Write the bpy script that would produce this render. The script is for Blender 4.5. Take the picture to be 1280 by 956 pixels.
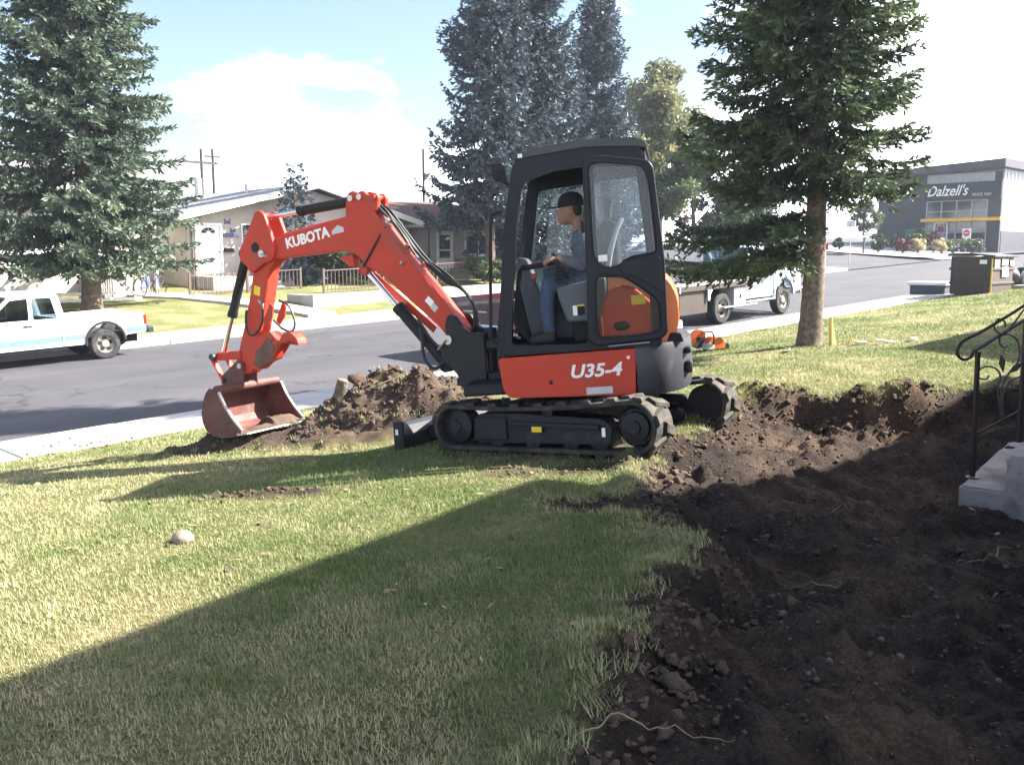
import bpy, bmesh, math, random
import numpy as np
from mathutils import Matrix, Vector
from mathutils.geometry import delaunay_2d_cdt
rad = math.radians
for o in list(bpy.data.objects): bpy.data.objects.remove(o)
S = bpy.context.scene
C = S.collection

# ------------------------------------------------------------ camera, sky, sun, exposure
cam_d = bpy.data.cameras.new('camera'); cam = bpy.data.objects.new('camera', cam_d); C.objects.link(cam)
cam.location = (0, 0, 1.8); cam.rotation_euler = (rad(90 - 7.8), 0, 0)
cam_d.sensor_width = 36; cam_d.lens = 36 * 1155 / 1280; cam_d.clip_start = .05; cam_d.clip_end = 4000
S.camera = cam
SUN_AZ = math.atan2(.15, 1.0)      # the sun stands to the right of the view
SUN_EL = rad(40)
W = bpy.data.worlds.new('World'); S.world = W; W.use_nodes = True
nt = W.node_tree; nt.nodes.clear()
out = nt.nodes.new('ShaderNodeOutputWorld'); bg = nt.nodes.new('ShaderNodeBackground')
sky = nt.nodes.new('ShaderNodeTexSky'); sky.sky_type = 'NISHITA'; sky.sun_disc = False
sky.sun_elevation = SUN_EL; sky.sun_rotation = rad(90) - SUN_AZ
sky.air_density = 1.0; sky.dust_density = 1.6; sky.ozone_density = 1.2
tc = nt.nodes.new('ShaderNodeTexCoord'); mp = nt.nodes.new('ShaderNodeMapping'); mp.inputs['Scale'].default_value = (1, 1, 2.4); mp.inputs['Location'].default_value = (.35, .0, .2)
nz = nt.nodes.new('ShaderNodeTexNoise'); nz.inputs['Scale'].default_value = 2.6; nz.inputs['Detail'].default_value = 8; nz.inputs['Roughness'].default_value = .55
sp = nt.nodes.new('ShaderNodeSeparateXYZ')
def wmath(op, a, b):
    m = nt.nodes.new('ShaderNodeMath'); m.operation = op
    for i, q in enumerate((a, b)):
        if isinstance(q, (int, float)): m.inputs[i].default_value = q
        else: nt.links.new(q, m.inputs[i])
    return m.outputs[0]
nt.links.new(tc.outputs['Generated'], mp.inputs[0]); nt.links.new(mp.outputs[0], nz.inputs['Vector']); nt.links.new(tc.outputs['Generated'], sp.inputs[0])
low = wmath('MINIMUM', wmath('MAXIMUM', wmath('MULTIPLY', wmath('SUBTRACT', .15, sp.outputs['Z']), 2.2), -.10), .35)      # cloud banks thicken towards the horizon
cov = wmath('ADD', wmath('ADD', nz.outputs[0], low), wmath('MULTIPLY', sp.outputs['X'], .30))                               # and towards the sun
rp = nt.nodes.new('ShaderNodeValToRGB'); rp.color_ramp.elements[0].position = .44; rp.color_ramp.elements[1].position = .66
rp.color_ramp.elements[0].color = (0, 0, 0, 1); rp.color_ramp.elements[1].color = (.95, .95, .95, 1)
mx = nt.nodes.new('ShaderNodeMixRGB'); mx.inputs[2].default_value = (19.5, 19.9, 21.5, 1)
nt.links.new(cov, rp.inputs[0]); nt.links.new(rp.outputs[0], mx.inputs[0]); nt.links.new(sky.outputs[0], mx.inputs[1])
nt.links.new(mx.outputs[0], bg.inputs[0]); nt.links.new(bg.outputs[0], out.inputs[0])
bg.inputs[1].default_value = .055
sd = bpy.data.lights.new('sun', 'SUN'); sun = bpy.data.objects.new('sun', sd); C.objects.link(sun)
sd.energy = 5.0; sd.angle = rad(.55); sd.color = (1.0, .94, .84)
to_sun = Vector((math.cos(SUN_AZ) * math.cos(SUN_EL), math.sin(SUN_AZ) * math.cos(SUN_EL), math.sin(SUN_EL)))
sun.rotation_euler = to_sun.to_track_quat('Z', 'Y').to_euler()
vs = S.view_settings; vs.view_transform = 'Standard'; vs.look = 'None'; vs.exposure = 2.35; vs.gamma = 1; vs.use_curve_mapping = False
S.cycles.max_bounces = 8; S.cycles.transparent_max_bounces = 16

# ------------------------------------------------------------ helpers
rng = np.random.default_rng(7); random.seed(7)
def hash2(ix, iy, seed):
    h = (ix.astype(np.int64) * 374761393 + iy.astype(np.int64) * 668265263 + seed * 1442695041) & 0xffffffff
    h = ((h ^ (h >> 13)) * 1274126177) & 0xffffffff
    return ((h ^ (h >> 16)) & 0xffff) / 65535.0
def vnoise(x, y, seed=0):
    x = np.asarray(x, float); y = np.asarray(y, float)
    ix = np.floor(x); iy = np.floor(y); fx = x - ix; fy = y - iy
    fx = fx * fx * (3 - 2 * fx); fy = fy * fy * (3 - 2 * fy)
    a = hash2(ix, iy, seed); b = hash2(ix + 1, iy, seed); c = hash2(ix, iy + 1, seed); d = hash2(ix + 1, iy + 1, seed)
    return (a + (b - a) * fx) * (1 - fy) + (c + (d - c) * fx) * fy
def fbm(x, y, oct=4, seed=0, gain=.5):
    s = 0; a = 1; t = 0
    for k in range(oct):
        s = s + a * vnoise(x * 2 ** k, y * 2 ** k, seed + k * 17); t += a; a *= gain
    return s / t - .5
def np_mesh(name, verts, faces, smooth=False):
    verts = np.asarray(verts, np.float32); faces = np.asarray(faces, np.int32)
    me = bpy.data.meshes.new(name); nf, k = faces.shape
    me.vertices.add(len(verts)); me.vertices.foreach_set('co', verts.ravel())
    me.loops.add(nf * k); me.loops.foreach_set('vertex_index', faces.ravel())
    me.polygons.add(nf); me.polygons.foreach_set('loop_start', np.arange(nf, dtype=np.int32) * k)
    me.polygons.foreach_set('loop_total', np.full(nf, k, np.int32))
    if smooth: me.polygons.foreach_set('use_smooth', np.ones(nf, bool))
    me.update(calc_edges=True); return me
def f_attr(me, name, vals, dom='POINT'):
    a = me.attributes.new(name, 'FLOAT', dom); a.data.foreach_set('value', np.asarray(vals, np.float32))
def link(name, me, mat=None, parent=None, frame=None):
    o = bpy.data.objects.new(name, me); C.objects.link(o)
    if mat is not None and me is not None and not me.materials: me.materials.append(mat)
    if parent is not None: o.parent = parent
    if frame is not None: o.matrix_local = frame
    return o
def tag(o, label=None, cat=None, group=None, kind=None):
    if label: o['label'] = label
    if cat: o['category'] = cat
    if group: o['group'] = group
    if kind: o['kind'] = kind
    return o
def thing(name, label, cat, loc=(0, 0, 0), rz=0, group=None):
    o = bpy.data.objects.new(name, None); C.objects.link(o); o.empty_display_size = .2
    o.location = loc; o.rotation_euler = (0, 0, rz)
    return tag(o, label, cat, group)
def copy_tree(o, parent=None):
    c = o.copy(); C.objects.link(c)
    if parent is not None: c.parent = parent
    for ch in [x for x in bpy.data.objects if x.parent == o]: copy_tree(ch, c)
    return c
def rounded(poly, r, n=5):
    P = [Vector(p).to_2d() if len(p) > 2 else Vector(p) for p in poly]; out = []
    for i, p in enumerate(P):
        a = P[i - 1] - p; b = P[(i + 1) % len(P)] - p
        rr = min(r if not isinstance(r, (list, tuple)) else r[i], .48 * min(a.length, b.length))
        if rr < 1e-4: out.append(tuple(p)); continue
        a = p + a.normalized() * rr; b = p + b.normalized() * rr
        for k in range(n + 1):
            t = k / n; out.append(tuple(a * (1 - t) ** 2 + p * 2 * t * (1 - t) + b * t * t))
    return out
def smooth_pts(pts, sub=7):
    P_ = [Vector(p) for p in pts]; fine = []
    for i in range(len(P_) - 1):
        p0, p1, p2, p3 = P_[max(i - 1, 0)], P_[i], P_[i + 1], P_[min(i + 2, len(P_) - 1)]
        for q in range(sub):
            t = q / sub; fine.append(.5 * ((2 * p1) + (-p0 + p2) * t + (2 * p0 - 5 * p1 + 4 * p2 - p3) * t * t + (-p0 + 3 * p1 - 3 * p2 + p3) * t ** 3))
    return fine + [P_[-1]]
class MB:
    def __init__(s): s.v = []; s.f = []
    def add(s, vs, fs):
        o = len(s.v); s.v += [tuple(v) for v in vs]; s.f += [tuple(i + o for i in f) for f in fs]; return s
    def box(s, c, d, rot=None):
        vs = []
        for x in (-.5, .5):
            for y in (-.5, .5):
                for z in (-.5, .5):
                    p = Vector((x * d[0], y * d[1], z * d[2]))
                    if rot is not None: p = rot @ p
                    vs.append(Vector(c) + p)
        return s.add(vs, [(0, 1, 3, 2), (4, 6, 7, 5), (0, 4, 5, 1), (2, 3, 7, 6), (0, 2, 6, 4), (1, 5, 7, 3)])
    def bx(s, x0, x1, y0, y1, z0, z1):
        return s.box(((x0 + x1) / 2, (y0 + y1) / 2, (z0 + z1) / 2), (abs(x1 - x0), abs(y1 - y0), abs(z1 - z0)))
    def bar(s, p, q, w, h, up=(0, 0, 1)):
        p = Vector(p); q = Vector(q); d = (q - p); L = d.length; d.normalize(); u = Vector(up)
        if abs(d.dot(u)) > .98: u = Vector((0, 1, 0))
        sd = d.cross(u).normalized(); u = sd.cross(d)
        R = Matrix((d, sd, u)).transposed()
        return s.box((p + q) / 2, (L, w, h), R)
    def tube(s, pts, r, seg=8, cap=True):
        P = [Vector(p) for p in pts]; n = len(P); rr = r if isinstance(r, (list, tuple)) else [r] * n
        prev = None; vs = []
        for i in range(n):
            d = (P[min(i + 1, n - 1)] - P[max(i - 1, 0)]).normalized()
            if prev is None:
                u = Vector((0, 0, 1)) if abs(d.z) < .9 else Vector((1, 0, 0))
                a = d.cross(u).normalized()
            else: a = (prev - d * prev.dot(d)).normalized()
            b = d.cross(a); prev = a
            for k in range(seg):
                t = 2 * math.pi * k / seg; vs.append(P[i] + (a * math.cos(t) + b * math.sin(t)) * rr[i])
        fs = [(i * seg + k, i * seg + (k + 1) % seg, (i + 1) * seg + (k + 1) % seg, (i + 1) * seg + k) for i in range(n - 1) for k in range(seg)]
        if cap: fs += [tuple(range(seg))[::-1], tuple((n - 1) * seg + k for k in range(seg))]
        return s.add(vs, fs)
    def cyl(s, p, q, r, seg=20, r2=None): return s.tube([p, q], [r, r if r2 is None else r2], seg)
    def ball(s, c, r, seg=10, rings=7, sc=(1, 1, 1)):
        vs = []; fs = []
        for i in range(rings + 1):
            t = math.pi * i / rings
            for k in range(seg):
                a = 2 * math.pi * k / seg
                vs.append((c[0] + r * sc[0] * math.sin(t) * math.cos(a), c[1] + r * sc[1] * math.sin(t) * math.sin(a), c[2] + r * sc[2] * math.cos(t)))
        for i in range(rings):
            for k in range(seg): fs.append((i * seg + k, (i + 1) * seg + k, (i + 1) * seg + (k + 1) % seg, i * seg + (k + 1) % seg))
        return s.add(vs, fs)
    def lathe(s, prof, c, axis, seg=24, cap0=True):
        """profile of (radius, height along axis)"""
        ax = Vector(axis).normalized(); u = Vector((0, 0, 1)) if abs(ax.z) < .9 else Vector((1, 0, 0))
        a = ax.cross(u).normalized(); b = ax.cross(a); c = Vector(c); n = len(prof); vs = []
        for r, h in prof:
            for k in range(seg):
                t = 2 * math.pi * k / seg; vs.append(c + ax * h + (a * math.cos(t) + b * math.sin(t)) * r)
        fs = [(i * seg + k, i * seg + (k + 1) % seg, (i + 1) * seg + (k + 1) % seg, (i + 1) * seg + k) for i in range(n - 1) for k in range(seg)]
        fs += ([tuple(range(seg))[::-1]] if cap0 else []) + [tuple((n - 1) * seg + k for k in range(seg))]
        return s.add(vs, fs)
    def prism(s, poly, y0, y1, ax='xz'):
        """outline in the plane `ax`, pulled along the third axis from y0 to y1"""
        n = len(poly)
        def m(p, y):
            return (p[0], y, p[1]) if ax == 'xz' else (y, p[0], p[1]) if ax == 'yz' else (p[0], p[1], y)
        vs = [m(p, y0) for p in poly] + [m(p, y1) for p in poly]
        return s.add(vs, [tuple(range(n)), tuple(range(2 * n - 1, n - 1, -1))] + [(i, i + n, (i + 1) % n + n, (i + 1) % n) for i in range(n)])
    def plate(s, outer, holes, y0, y1, ax='xz'):
        """an outline with openings cut through it"""
        loops = [outer] + list(holes); vs2 = []; ed = []
        for L in loops:
            o = len(vs2); vs2 += [Vector((p[0], p[1])) for p in L]; ed += [(o + i, o + (i + 1) % len(L)) for i in range(len(L))]
        V, E_, F_, *_ = delaunay_2d_cdt(vs2, ed, [], 0, 1e-7)
        def inside(x, y, L):
            c = False
            for i in range(len(L)):
                (x1, y1), (x2, y2) = L[i][:2], L[i - 1][:2]
                if (y1 > y) != (y2 > y) and x < (x2 - x1) * (y - y1) / (y2 - y1) + x1: c = not c
            return c
        keep = []
        for f in F_:
            cx = sum(V[i][0] for i in f) / len(f); cy = sum(V[i][1] for i in f) / len(f)
            if inside(cx, cy, outer) and not any(inside(cx, cy, h) for h in holes): keep.append(f)
        F_ = keep
        def m(p, y):
            return (p[0], y, p[1]) if ax == 'xz' else (y, p[0], p[1]) if ax == 'yz' else (p[0], p[1], y)
        n = len(V); fs = [tuple(f) for f in F_] + [tuple(reversed([i + n for i in f])) for f in F_]
        from collections import Counter
        cnt = Counter(tuple(sorted((f[i], f[(i + 1) % len(f)]))) for f in F_ for i in range(len(f)))
        for (a, b), k in cnt.items():
            if k == 1: fs.append((a, b, b + n, a + n))
        return s.add([m(p, y0) for p in V] + [m(p, y1) for p in V], fs)
    def mesh(s, name, smooth=False):
        me = bpy.data.meshes.new(name); me.from_pydata(s.v, [], s.f)
        bm = bmesh.new(); bm.from_mesh(me); bmesh.ops.recalc_face_normals(bm, faces=bm.faces); bm.to_mesh(me); bm.free()
        if smooth:
            for p in me.polygons: p.use_smooth = True
        return me
    def build(s, name, mat, parent=None, frame=None, smooth=False, bevel=0, seg=2):
        o = link(name, s.mesh(name, smooth), mat, parent, frame)
        if bevel:
            m = o.modifiers.new('bevel', 'BEVEL'); m.width = bevel; m.segments = seg; m.limit_method = 'ANGLE'; m.angle_limit = rad(35)
        if smooth:
            try:
                o.data.set_sharp_from_angle(angle=rad(38))
            except Exception: pass
        return o
def text_part(name, txt, size, mat, parent, frame, extrude=.0015, shear=0, offset=0, sx=1.0):
    cu = bpy.data.curves.new(name, 'FONT'); cu.body = txt; cu.size = size; cu.extrude = extrude; cu.shear = shear; cu.offset = offset
    cu.align_x = 'CENTER'; cu.align_y = 'CENTER'; cu.resolution_u = 3
    t = bpy.data.objects.new(name, cu); C.objects.link(t); dg = bpy.context.evaluated_depsgraph_get()
    me = bpy.data.meshes.new_from_object(t.evaluated_get(dg)); bpy.data.objects.remove(t); bpy.data.curves.remove(cu)
    me.materials.clear(); me.transform(Matrix.Diagonal((sx, 1, 1, 1)))
    return link(name, me, mat, parent, frame)
def frame3(o, x, y):
    x = Vector(x).normalized(); y = Vector(y); y = (y - x * x.dot(y)).normalized(); z = x.cross(y)
    M = Matrix((x, y, z)).transposed().to_4x4(); M.translation = Vector(o); return M

# ------------------------------------------------------------ materials
def pm(name, col, rough=.6, metal=0, var=.12, scale=6, bump=0, bscale=40, col2=None, coat=0, dirt=None, dscale=3, dlo=.5, dhi=.7, spec=.5):
    m = bpy.data.materials.new(name); m.use_nodes = True; t = m.node_tree; b = t.nodes['Principled BSDF']
    b.inputs['Roughness'].default_value = rough; b.inputs['Metallic'].default_value = metal; b.inputs['Coat Weight'].default_value = coat
    b.inputs['Specular IOR Level'].default_value = spec
    tc = t.nodes.new('ShaderNodeTexCoord'); n = t.nodes.new('ShaderNodeTexNoise'); n.inputs['Scale'].default_value = scale; n.inputs['Detail'].default_value = 6
    t.links.new(tc.outputs['Object'], n.inputs['Vector'])
    mixn = t.nodes.new('ShaderNodeMixRGB'); r = t.nodes.new('ShaderNodeMapRange'); r.inputs[1].default_value = .3; r.inputs[2].default_value = .7
    t.links.new(n.outputs[0], r.inputs[0]); t.links.new(r.outputs[0], mixn.inputs[0])
    c2 = col2 or tuple(min(1, c * (1 + var)) for c in col); c1 = col if col2 else tuple(c * (1 - var) for c in col)
    mixn.inputs[1].default_value = (*c1, 1); mixn.inputs[2].default_value = (*c2, 1); last = mixn.outputs[0]
    if dirt:
        n2 = t.nodes.new('ShaderNodeTexNoise'); n2.inputs['Scale'].default_value = dscale; n2.inputs['Detail'].default_value = 8; n2.inputs['Roughness'].default_value = .65
        t.links.new(tc.outputs['Object'], n2.inputs['Vector']); r2 = t.nodes.new('ShaderNodeMapRange'); r2.inputs[1].default_value = dlo; r2.inputs[2].default_value = dhi
        t.links.new(n2.outputs[0], r2.inputs[0]); mx2 = t.nodes.new('ShaderNodeMixRGB'); mx2.inputs[2].default_value = (*dirt, 1)
        t.links.new(r2.outputs[0], mx2.inputs[0]); t.links.new(last, mx2.inputs[1]); last = mx2.outputs[0]
        ad = t.nodes.new('ShaderNodeMath'); ad.operation = 'MULTIPLY_ADD'; ad.inputs[1].default_value = .85 - rough if rough < .85 else 0; ad.inputs[2].default_value = rough
        t.links.new(r2.outputs[0], ad.inputs[0]); t.links.new(ad.outputs[0], b.inputs['Roughness'])
    t.links.new(last, b.inputs['Base Color'])
    if bump:
        n3 = t.nodes.new('ShaderNodeTexNoise'); n3.inputs['Scale'].default_value = bscale; n3.inputs['Detail'].default_value = 5
        t.links.new(tc.outputs['Object'], n3.inputs['Vector']); bp = t.nodes.new('ShaderNodeBump'); bp.inputs['Strength'].default_value = bump; bp.inputs['Distance'].default_value = .01
        t.links.new(n3.outputs[0], bp.inputs['Height']); t.links.new(bp.outputs[0], b.inputs['Normal'])
    return m
def glass_mat(name, tint=(.85, .9, .92), alpha=.25, rough=.03, dust=0):
    """clear sheet glass: mostly transparent, mirror-like at grazing angles, with a little film of dust"""
    m = bpy.data.materials.new(name); m.use_nodes = True; t = m.node_tree; t.nodes.clear()
    o = t.nodes.new('ShaderNodeOutputMaterial'); tr = t.nodes.new('ShaderNodeBsdfTransparent'); tr.inputs[0].default_value = (*tint, 1)
    g = t.nodes.new('ShaderNodeBsdfGlossy'); g.inputs['Roughness'].default_value = rough; fr = t.nodes.new('ShaderNodeFresnel'); fr.inputs[0].default_value = 1.5
    ad = t.nodes.new('ShaderNodeMath'); ad.operation = 'ADD'; ad.inputs[1].default_value = alpha; hf = t.nodes.new('ShaderNodeMath'); hf.operation = 'MULTIPLY'; hf.inputs[1].default_value = .3; t.links.new(fr.outputs[0], hf.inputs[0]); t.links.new(hf.outputs[0], ad.inputs[0])
    mx = t.nodes.new('ShaderNodeMixShader'); t.links.new(ad.outputs[0], mx.inputs[0]); t.links.new(tr.outputs[0], mx.inputs[1]); t.links.new(g.outputs[0], mx.inputs[2])
    last = mx.outputs[0]
    if dust:
        df = t.nodes.new('ShaderNodeBsdfDiffuse'); df.inputs[0].default_value = (.45, .45, .45, 1); n = t.nodes.new('ShaderNodeTexNoise'); n.inputs['Scale'].default_value = 5
        mu = t.nodes.new('ShaderNodeMath'); mu.operation = 'MULTIPLY'; mu.inputs[1].default_value = dust * 2; t.links.new(n.outputs[0], mu.inputs[0])
        m2 = t.nodes.new('ShaderNodeMixShader'); t.links.new(mu.outputs[0], m2.inputs[0]); t.links.new(last, m2.inputs[1]); t.links.new(df.outputs[0], m2.inputs[2]); last = m2.outputs[0]
    t.links.new(last, o.inputs[0]); return m
def leaf_mat(name, a, b, rough=.55, trans=.25):
    m = bpy.data.materials.new(name); m.use_nodes = True; t = m.node_tree; p = t.nodes['Principled BSDF']
    at = t.nodes.new('ShaderNodeAttribute'); at.attribute_name = 'tint'; mx = t.nodes.new('ShaderNodeMixRGB')
    mx.inputs[1].default_value = (*a, 1); mx.inputs[2].default_value = (*b, 1); t.links.new(at.outputs['Fac'], mx.inputs[0]); t.links.new(mx.outputs[0], p.inputs['Base Color'])
    p.inputs['Roughness'].default_value = rough; p.inputs['Specular IOR Level'].default_value = .3
    tr = t.nodes.new('ShaderNodeBsdfTranslucent'); t.links.new(mx.outputs[0], tr.inputs[0]); ms = t.nodes.new('ShaderNodeMixShader'); ms.inputs[0].default_value = trans
    t.links.new(p.outputs[0], ms.inputs[1]); t.links.new(tr.outputs[0], ms.inputs[2]); t.links.new(ms.outputs[0], t.nodes['Material Output'].inputs[0]); return m
M = {}
SOIL = (.085, .055, .036)
M['red'] = pm('machine red paint', (.47, .042, .022), .48, var=.08, scale=3, spec=.3, dirt=(.23, .095, .065), dscale=4.5, dlo=.50, dhi=.82)
M['orange'] = pm('engine cover orange paint', (.70, .16, .025), .35, var=.05, scale=3, coat=.3)
M['bucket'] = pm('worn bucket paint', (.105, .030, .026), .6, var=.3, scale=5, dirt=(.11, .075, .058), dscale=9, dlo=.5, dhi=.66, bump=.2)
M['bucket_in'] = pm('bucket inside scraped', (.105, .042, .034), .6, var=.3, scale=7, dirt=(.14, .095, .075), dscale=6, dlo=.45, dhi=.65, bump=.25)
M['cab'] = pm('cab black paint', (.010, .011, .019), .45, var=.2, spec=.25)
M['plastic'] = pm('black plastic', (.014, .014, .017), .6, var=.2, spec=.3)
M['dgrey'] = pm('dark grey casting', (.030, .032, .042), .45, var=.12, dirt=(.09, .07, .06), dscale=5, dlo=.6, dhi=.85)
M['grey'] = pm('grey trim plastic', (.075, .08, .10), .55, var=.08)
M['lgrey'] = pm('light grey cloth', (.35, .36, .40), .7, var=.1)
M['rubber'] = pm('track rubber', (.016, .015, .015), .8, var=.2, dirt=(.075, .055, .042), dscale=7, dlo=.44, dhi=.66, bump=.3)
M['frame'] = pm('track frame paint', (.012, .013, .020), .5, var=.15, spec=.3, dirt=(.06, .045, .035), dscale=6, dlo=.55, dhi=.78)
M['chrome'] = pm('chromed rod', (.75, .76, .8), .12, 1, var=.03)
M['steel'] = pm('worn steel', (.45, .44, .43), .35, .9, var=.15)
M['white'] = pm('white print', (.82, .82, .82), .5, var=.02)
M['sticker'] = pm('yellow sticker', (.75, .52, .03), .5, var=.05)
M['silver'] = pm('silver sticker', (.45, .45, .47), .4, .3, var=.05)
M['hose'] = pm('hydraulic hose', (.012, .012, .014), .5, var=.2)
M['glass'] = glass_mat('cab glass', (.86, .90, .92), .0, dust=.012)
M['doorglass'] = glass_mat('tinted door glass', (.88, .91, .93), .0, dust=.008)

# ------------------------------------------------------------ the lie of the land: r runs along the street, n across it
RD = np.array([.721, .693]); ND = np.array([-.693, .721])
KN = np.array([(-60, .3), (-12, .18), (0, .10), (3, .06), (5, 0.), (8, -.24), (11.2, -.60), (12.6, -.64), (12.62, -.78), (17.5, -.72), (22.4, -.78), (22.42, -.64), (23.8, -.60), (28, -.35), (32, -.02), (36, .2), (60, .4), (400, .4)])
def g_n(n): return np.interp(n, KN[:, 0], KN[:, 1])
def along(r): return np.interp(r, [-400, -60, 0, 60, 160, 400], [-8, -2.4, 0, 2.4, 4.6, 6])
def xy(r, n): return (RD[0] * r + ND[0] * n, RD[1] * r + ND[1] * n)
def rn(x, y): return (RD[0] * x + RD[1] * y, ND[0] * x + ND[1] * y)
def P3(r, n, z=0.0):
    """a point at street coordinates, z above the ground there"""
    x, y = xy(r, n); return Vector((x, y, float(along(r) + g_n(n)) + z))
RZ = math.atan2(RD[1], RD[0])          # direction of the street
PIT = np.array([(-.55, 1.6), (-.1, 2.68), (.13, 2.84), (.34, 3.2), (.41, 3.59), (.54, 3.98), (.8, 4.45), (1.01, 4.85), (.76, 5.33), (.3, 5.66), (.27, 5.95), (.83, 5.83), (1.0, 6.34), (1.06, 6.82), (1.25, 7.35), (1.57, 7.76), (1.96, 8.4), (2.3, 9.21), (2.96, 9.4), (3.31, 8.99), (3.99, 8.93), (4.57, 9.16), (5.21, 9.16), (8.2, 9.7), xy(14.5, -1.2), xy(-1, -1.2)])
def sdist(x, y, poly):
    """signed distance to an outline, positive inside"""
    x = np.asarray(x, float); y = np.asarray(y, float); d = np.full(x.shape, 1e9); ins = np.zeros(x.shape, bool)
    for i in range(len(poly)):
        a = poly[i]; b = poly[(i + 1) % len(poly)]; e = b - a
        t = np.clip(((x - a[0]) * e[0] + (y - a[1]) * e[1]) / (e @ e), 0, 1)
        d = np.minimum(d, np.hypot(x - a[0] - t * e[0], y - a[1] - t * e[1]))
        c = ((a[1] > y) != (b[1] > y)) & (x < (b[0] - a[0]) * (y - a[1]) / (b[1] - a[1] + 1e-12) + a[0]); ins ^= c
    return np.where(ins, d, -d)
def sst(a, b, x):
    t = np.clip((x - a) / (b - a), 0, 1); return t * t * (3 - 2 * t)
def base_z(x, y):
    r, n = rn(x, y); return along(r) + g_n(n)
def yard(x, y):
    """height and bareness of the front yard"""
    x = np.asarray(x, float); y = np.asarray(y, float)
    z = base_z(x, y); sd = sdist(x, y, PIT); wob = fbm(x * 2.1, y * 2.1, 4, 3) * .5
    s = sd + wob * .55
    w = np.where(y > 7.6, .26, .42)
    D = np.interp(y, [2, 4, 5.5, 6.8, 8.2, 9], [.13, .18, .36, .44, .34, .28]) * (.15 + .85 * np.maximum(sst(1.3, 2.9, x), sst(6.0, 5.0, y) * .7))
    dep = D * sst(0, 1, s / w)
    rough = sst(-.10, .25, s)
    z = z - dep
    lump = fbm(x * 2.2, y * 2.2, 4, 11) * .24 + fbm(x * 9, y * 9, 3, 5) * .14 + np.abs(fbm(x * 13, y * 13, 2, 6)) * .09 + np.maximum(fbm(x * 5, y * 5, 3, 23), 0) * .30
    z = z + rough * lump * np.where(y > 4.5, .8, 1)
    rim = np.exp(-((s + .10) / .17) ** 2) * (fbm(x * 2.5, y * 2.5, 3, 31) + .30)
    z = z + rim * np.where(y > 8, .34, .20) * sst(-.55, -.2, s)
    dirt = sst(-.12, .06, s + fbm(x * 7, y * 7, 3, 41) * .25)
    # loose soil strewn on the turf round the heap, and a bare streak in the lawn
    def blot(cx, cy, rx, ry, a, seed):
        ca, sa = math.cos(a), math.sin(a); u = ((x - cx) * ca + (y - cy) * sa) / rx; v = (-(x - cx) * sa + (y - cy) * ca) / ry
        return sst(1.1, .55, np.hypot(u, v) + fbm(x * 4, y * 4, 4, seed) * 1.3)
    b1 = blot(-1.75, 9.15, 1.75, .62, -.12, 51); b2 = blot(-1.85, 6.62, .62, .13, -.2, 52); b3 = blot(.5, 6.75, .9, .22, -.1, 53); b4 = blot(.35, 8.1, 1.2, 1.3, .3, 54)
    dirt = np.maximum.reduce([dirt, b1, b2 * .9, b3 * .75, b4 * .7])
    z = z + b1 * (.07 + fbm(x * 5, y * 5, 3, 61) * .16) + b2 * (.03 + fbm(x * 9, y * 9, 2, 62) * .05)
    z = z + fbm(x * 1.3, y * 1.3, 3, 71) * .05 * (1 - dirt)
    return z, dirt, s
def graded(lo, hi, flo, fhi, st, grow=1.22, mx=6):
    a = list(np.arange(flo, fhi, st)); d = st; p = a[-1]
    while p < hi: d = min(d * grow, mx); p += d; a.append(min(p, hi))
    d = st; p = a[0]; pre = []
    while p > lo: d = min(d * grow, mx); p -= d; pre.append(max(p, lo))
    return np.array(pre[::-1] + a)
def grid_mesh(name, rr, nn, zf, attr=None):
    G, H = np.meshgrid(rr, nn, indexing='ij'); X, Y = xy(G, H); z = zf(X, Y)
    at = None
    if isinstance(z, tuple): z, at = z[0], z[1]
    V = np.stack([X, Y, z], -1).reshape(-1, 3); a, b = len(rr), len(nn); I = np.arange(a * b).reshape(a, b)
    Fc = np.stack([I[:-1, :-1], I[1:, :-1], I[1:, 1:], I[:-1, 1:]], -1).reshape(-1, 4)
    me = np_mesh(name, V, Fc, True)
    if at is not None: f_attr(me, 'dirt', at.ravel())
    return me

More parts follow.
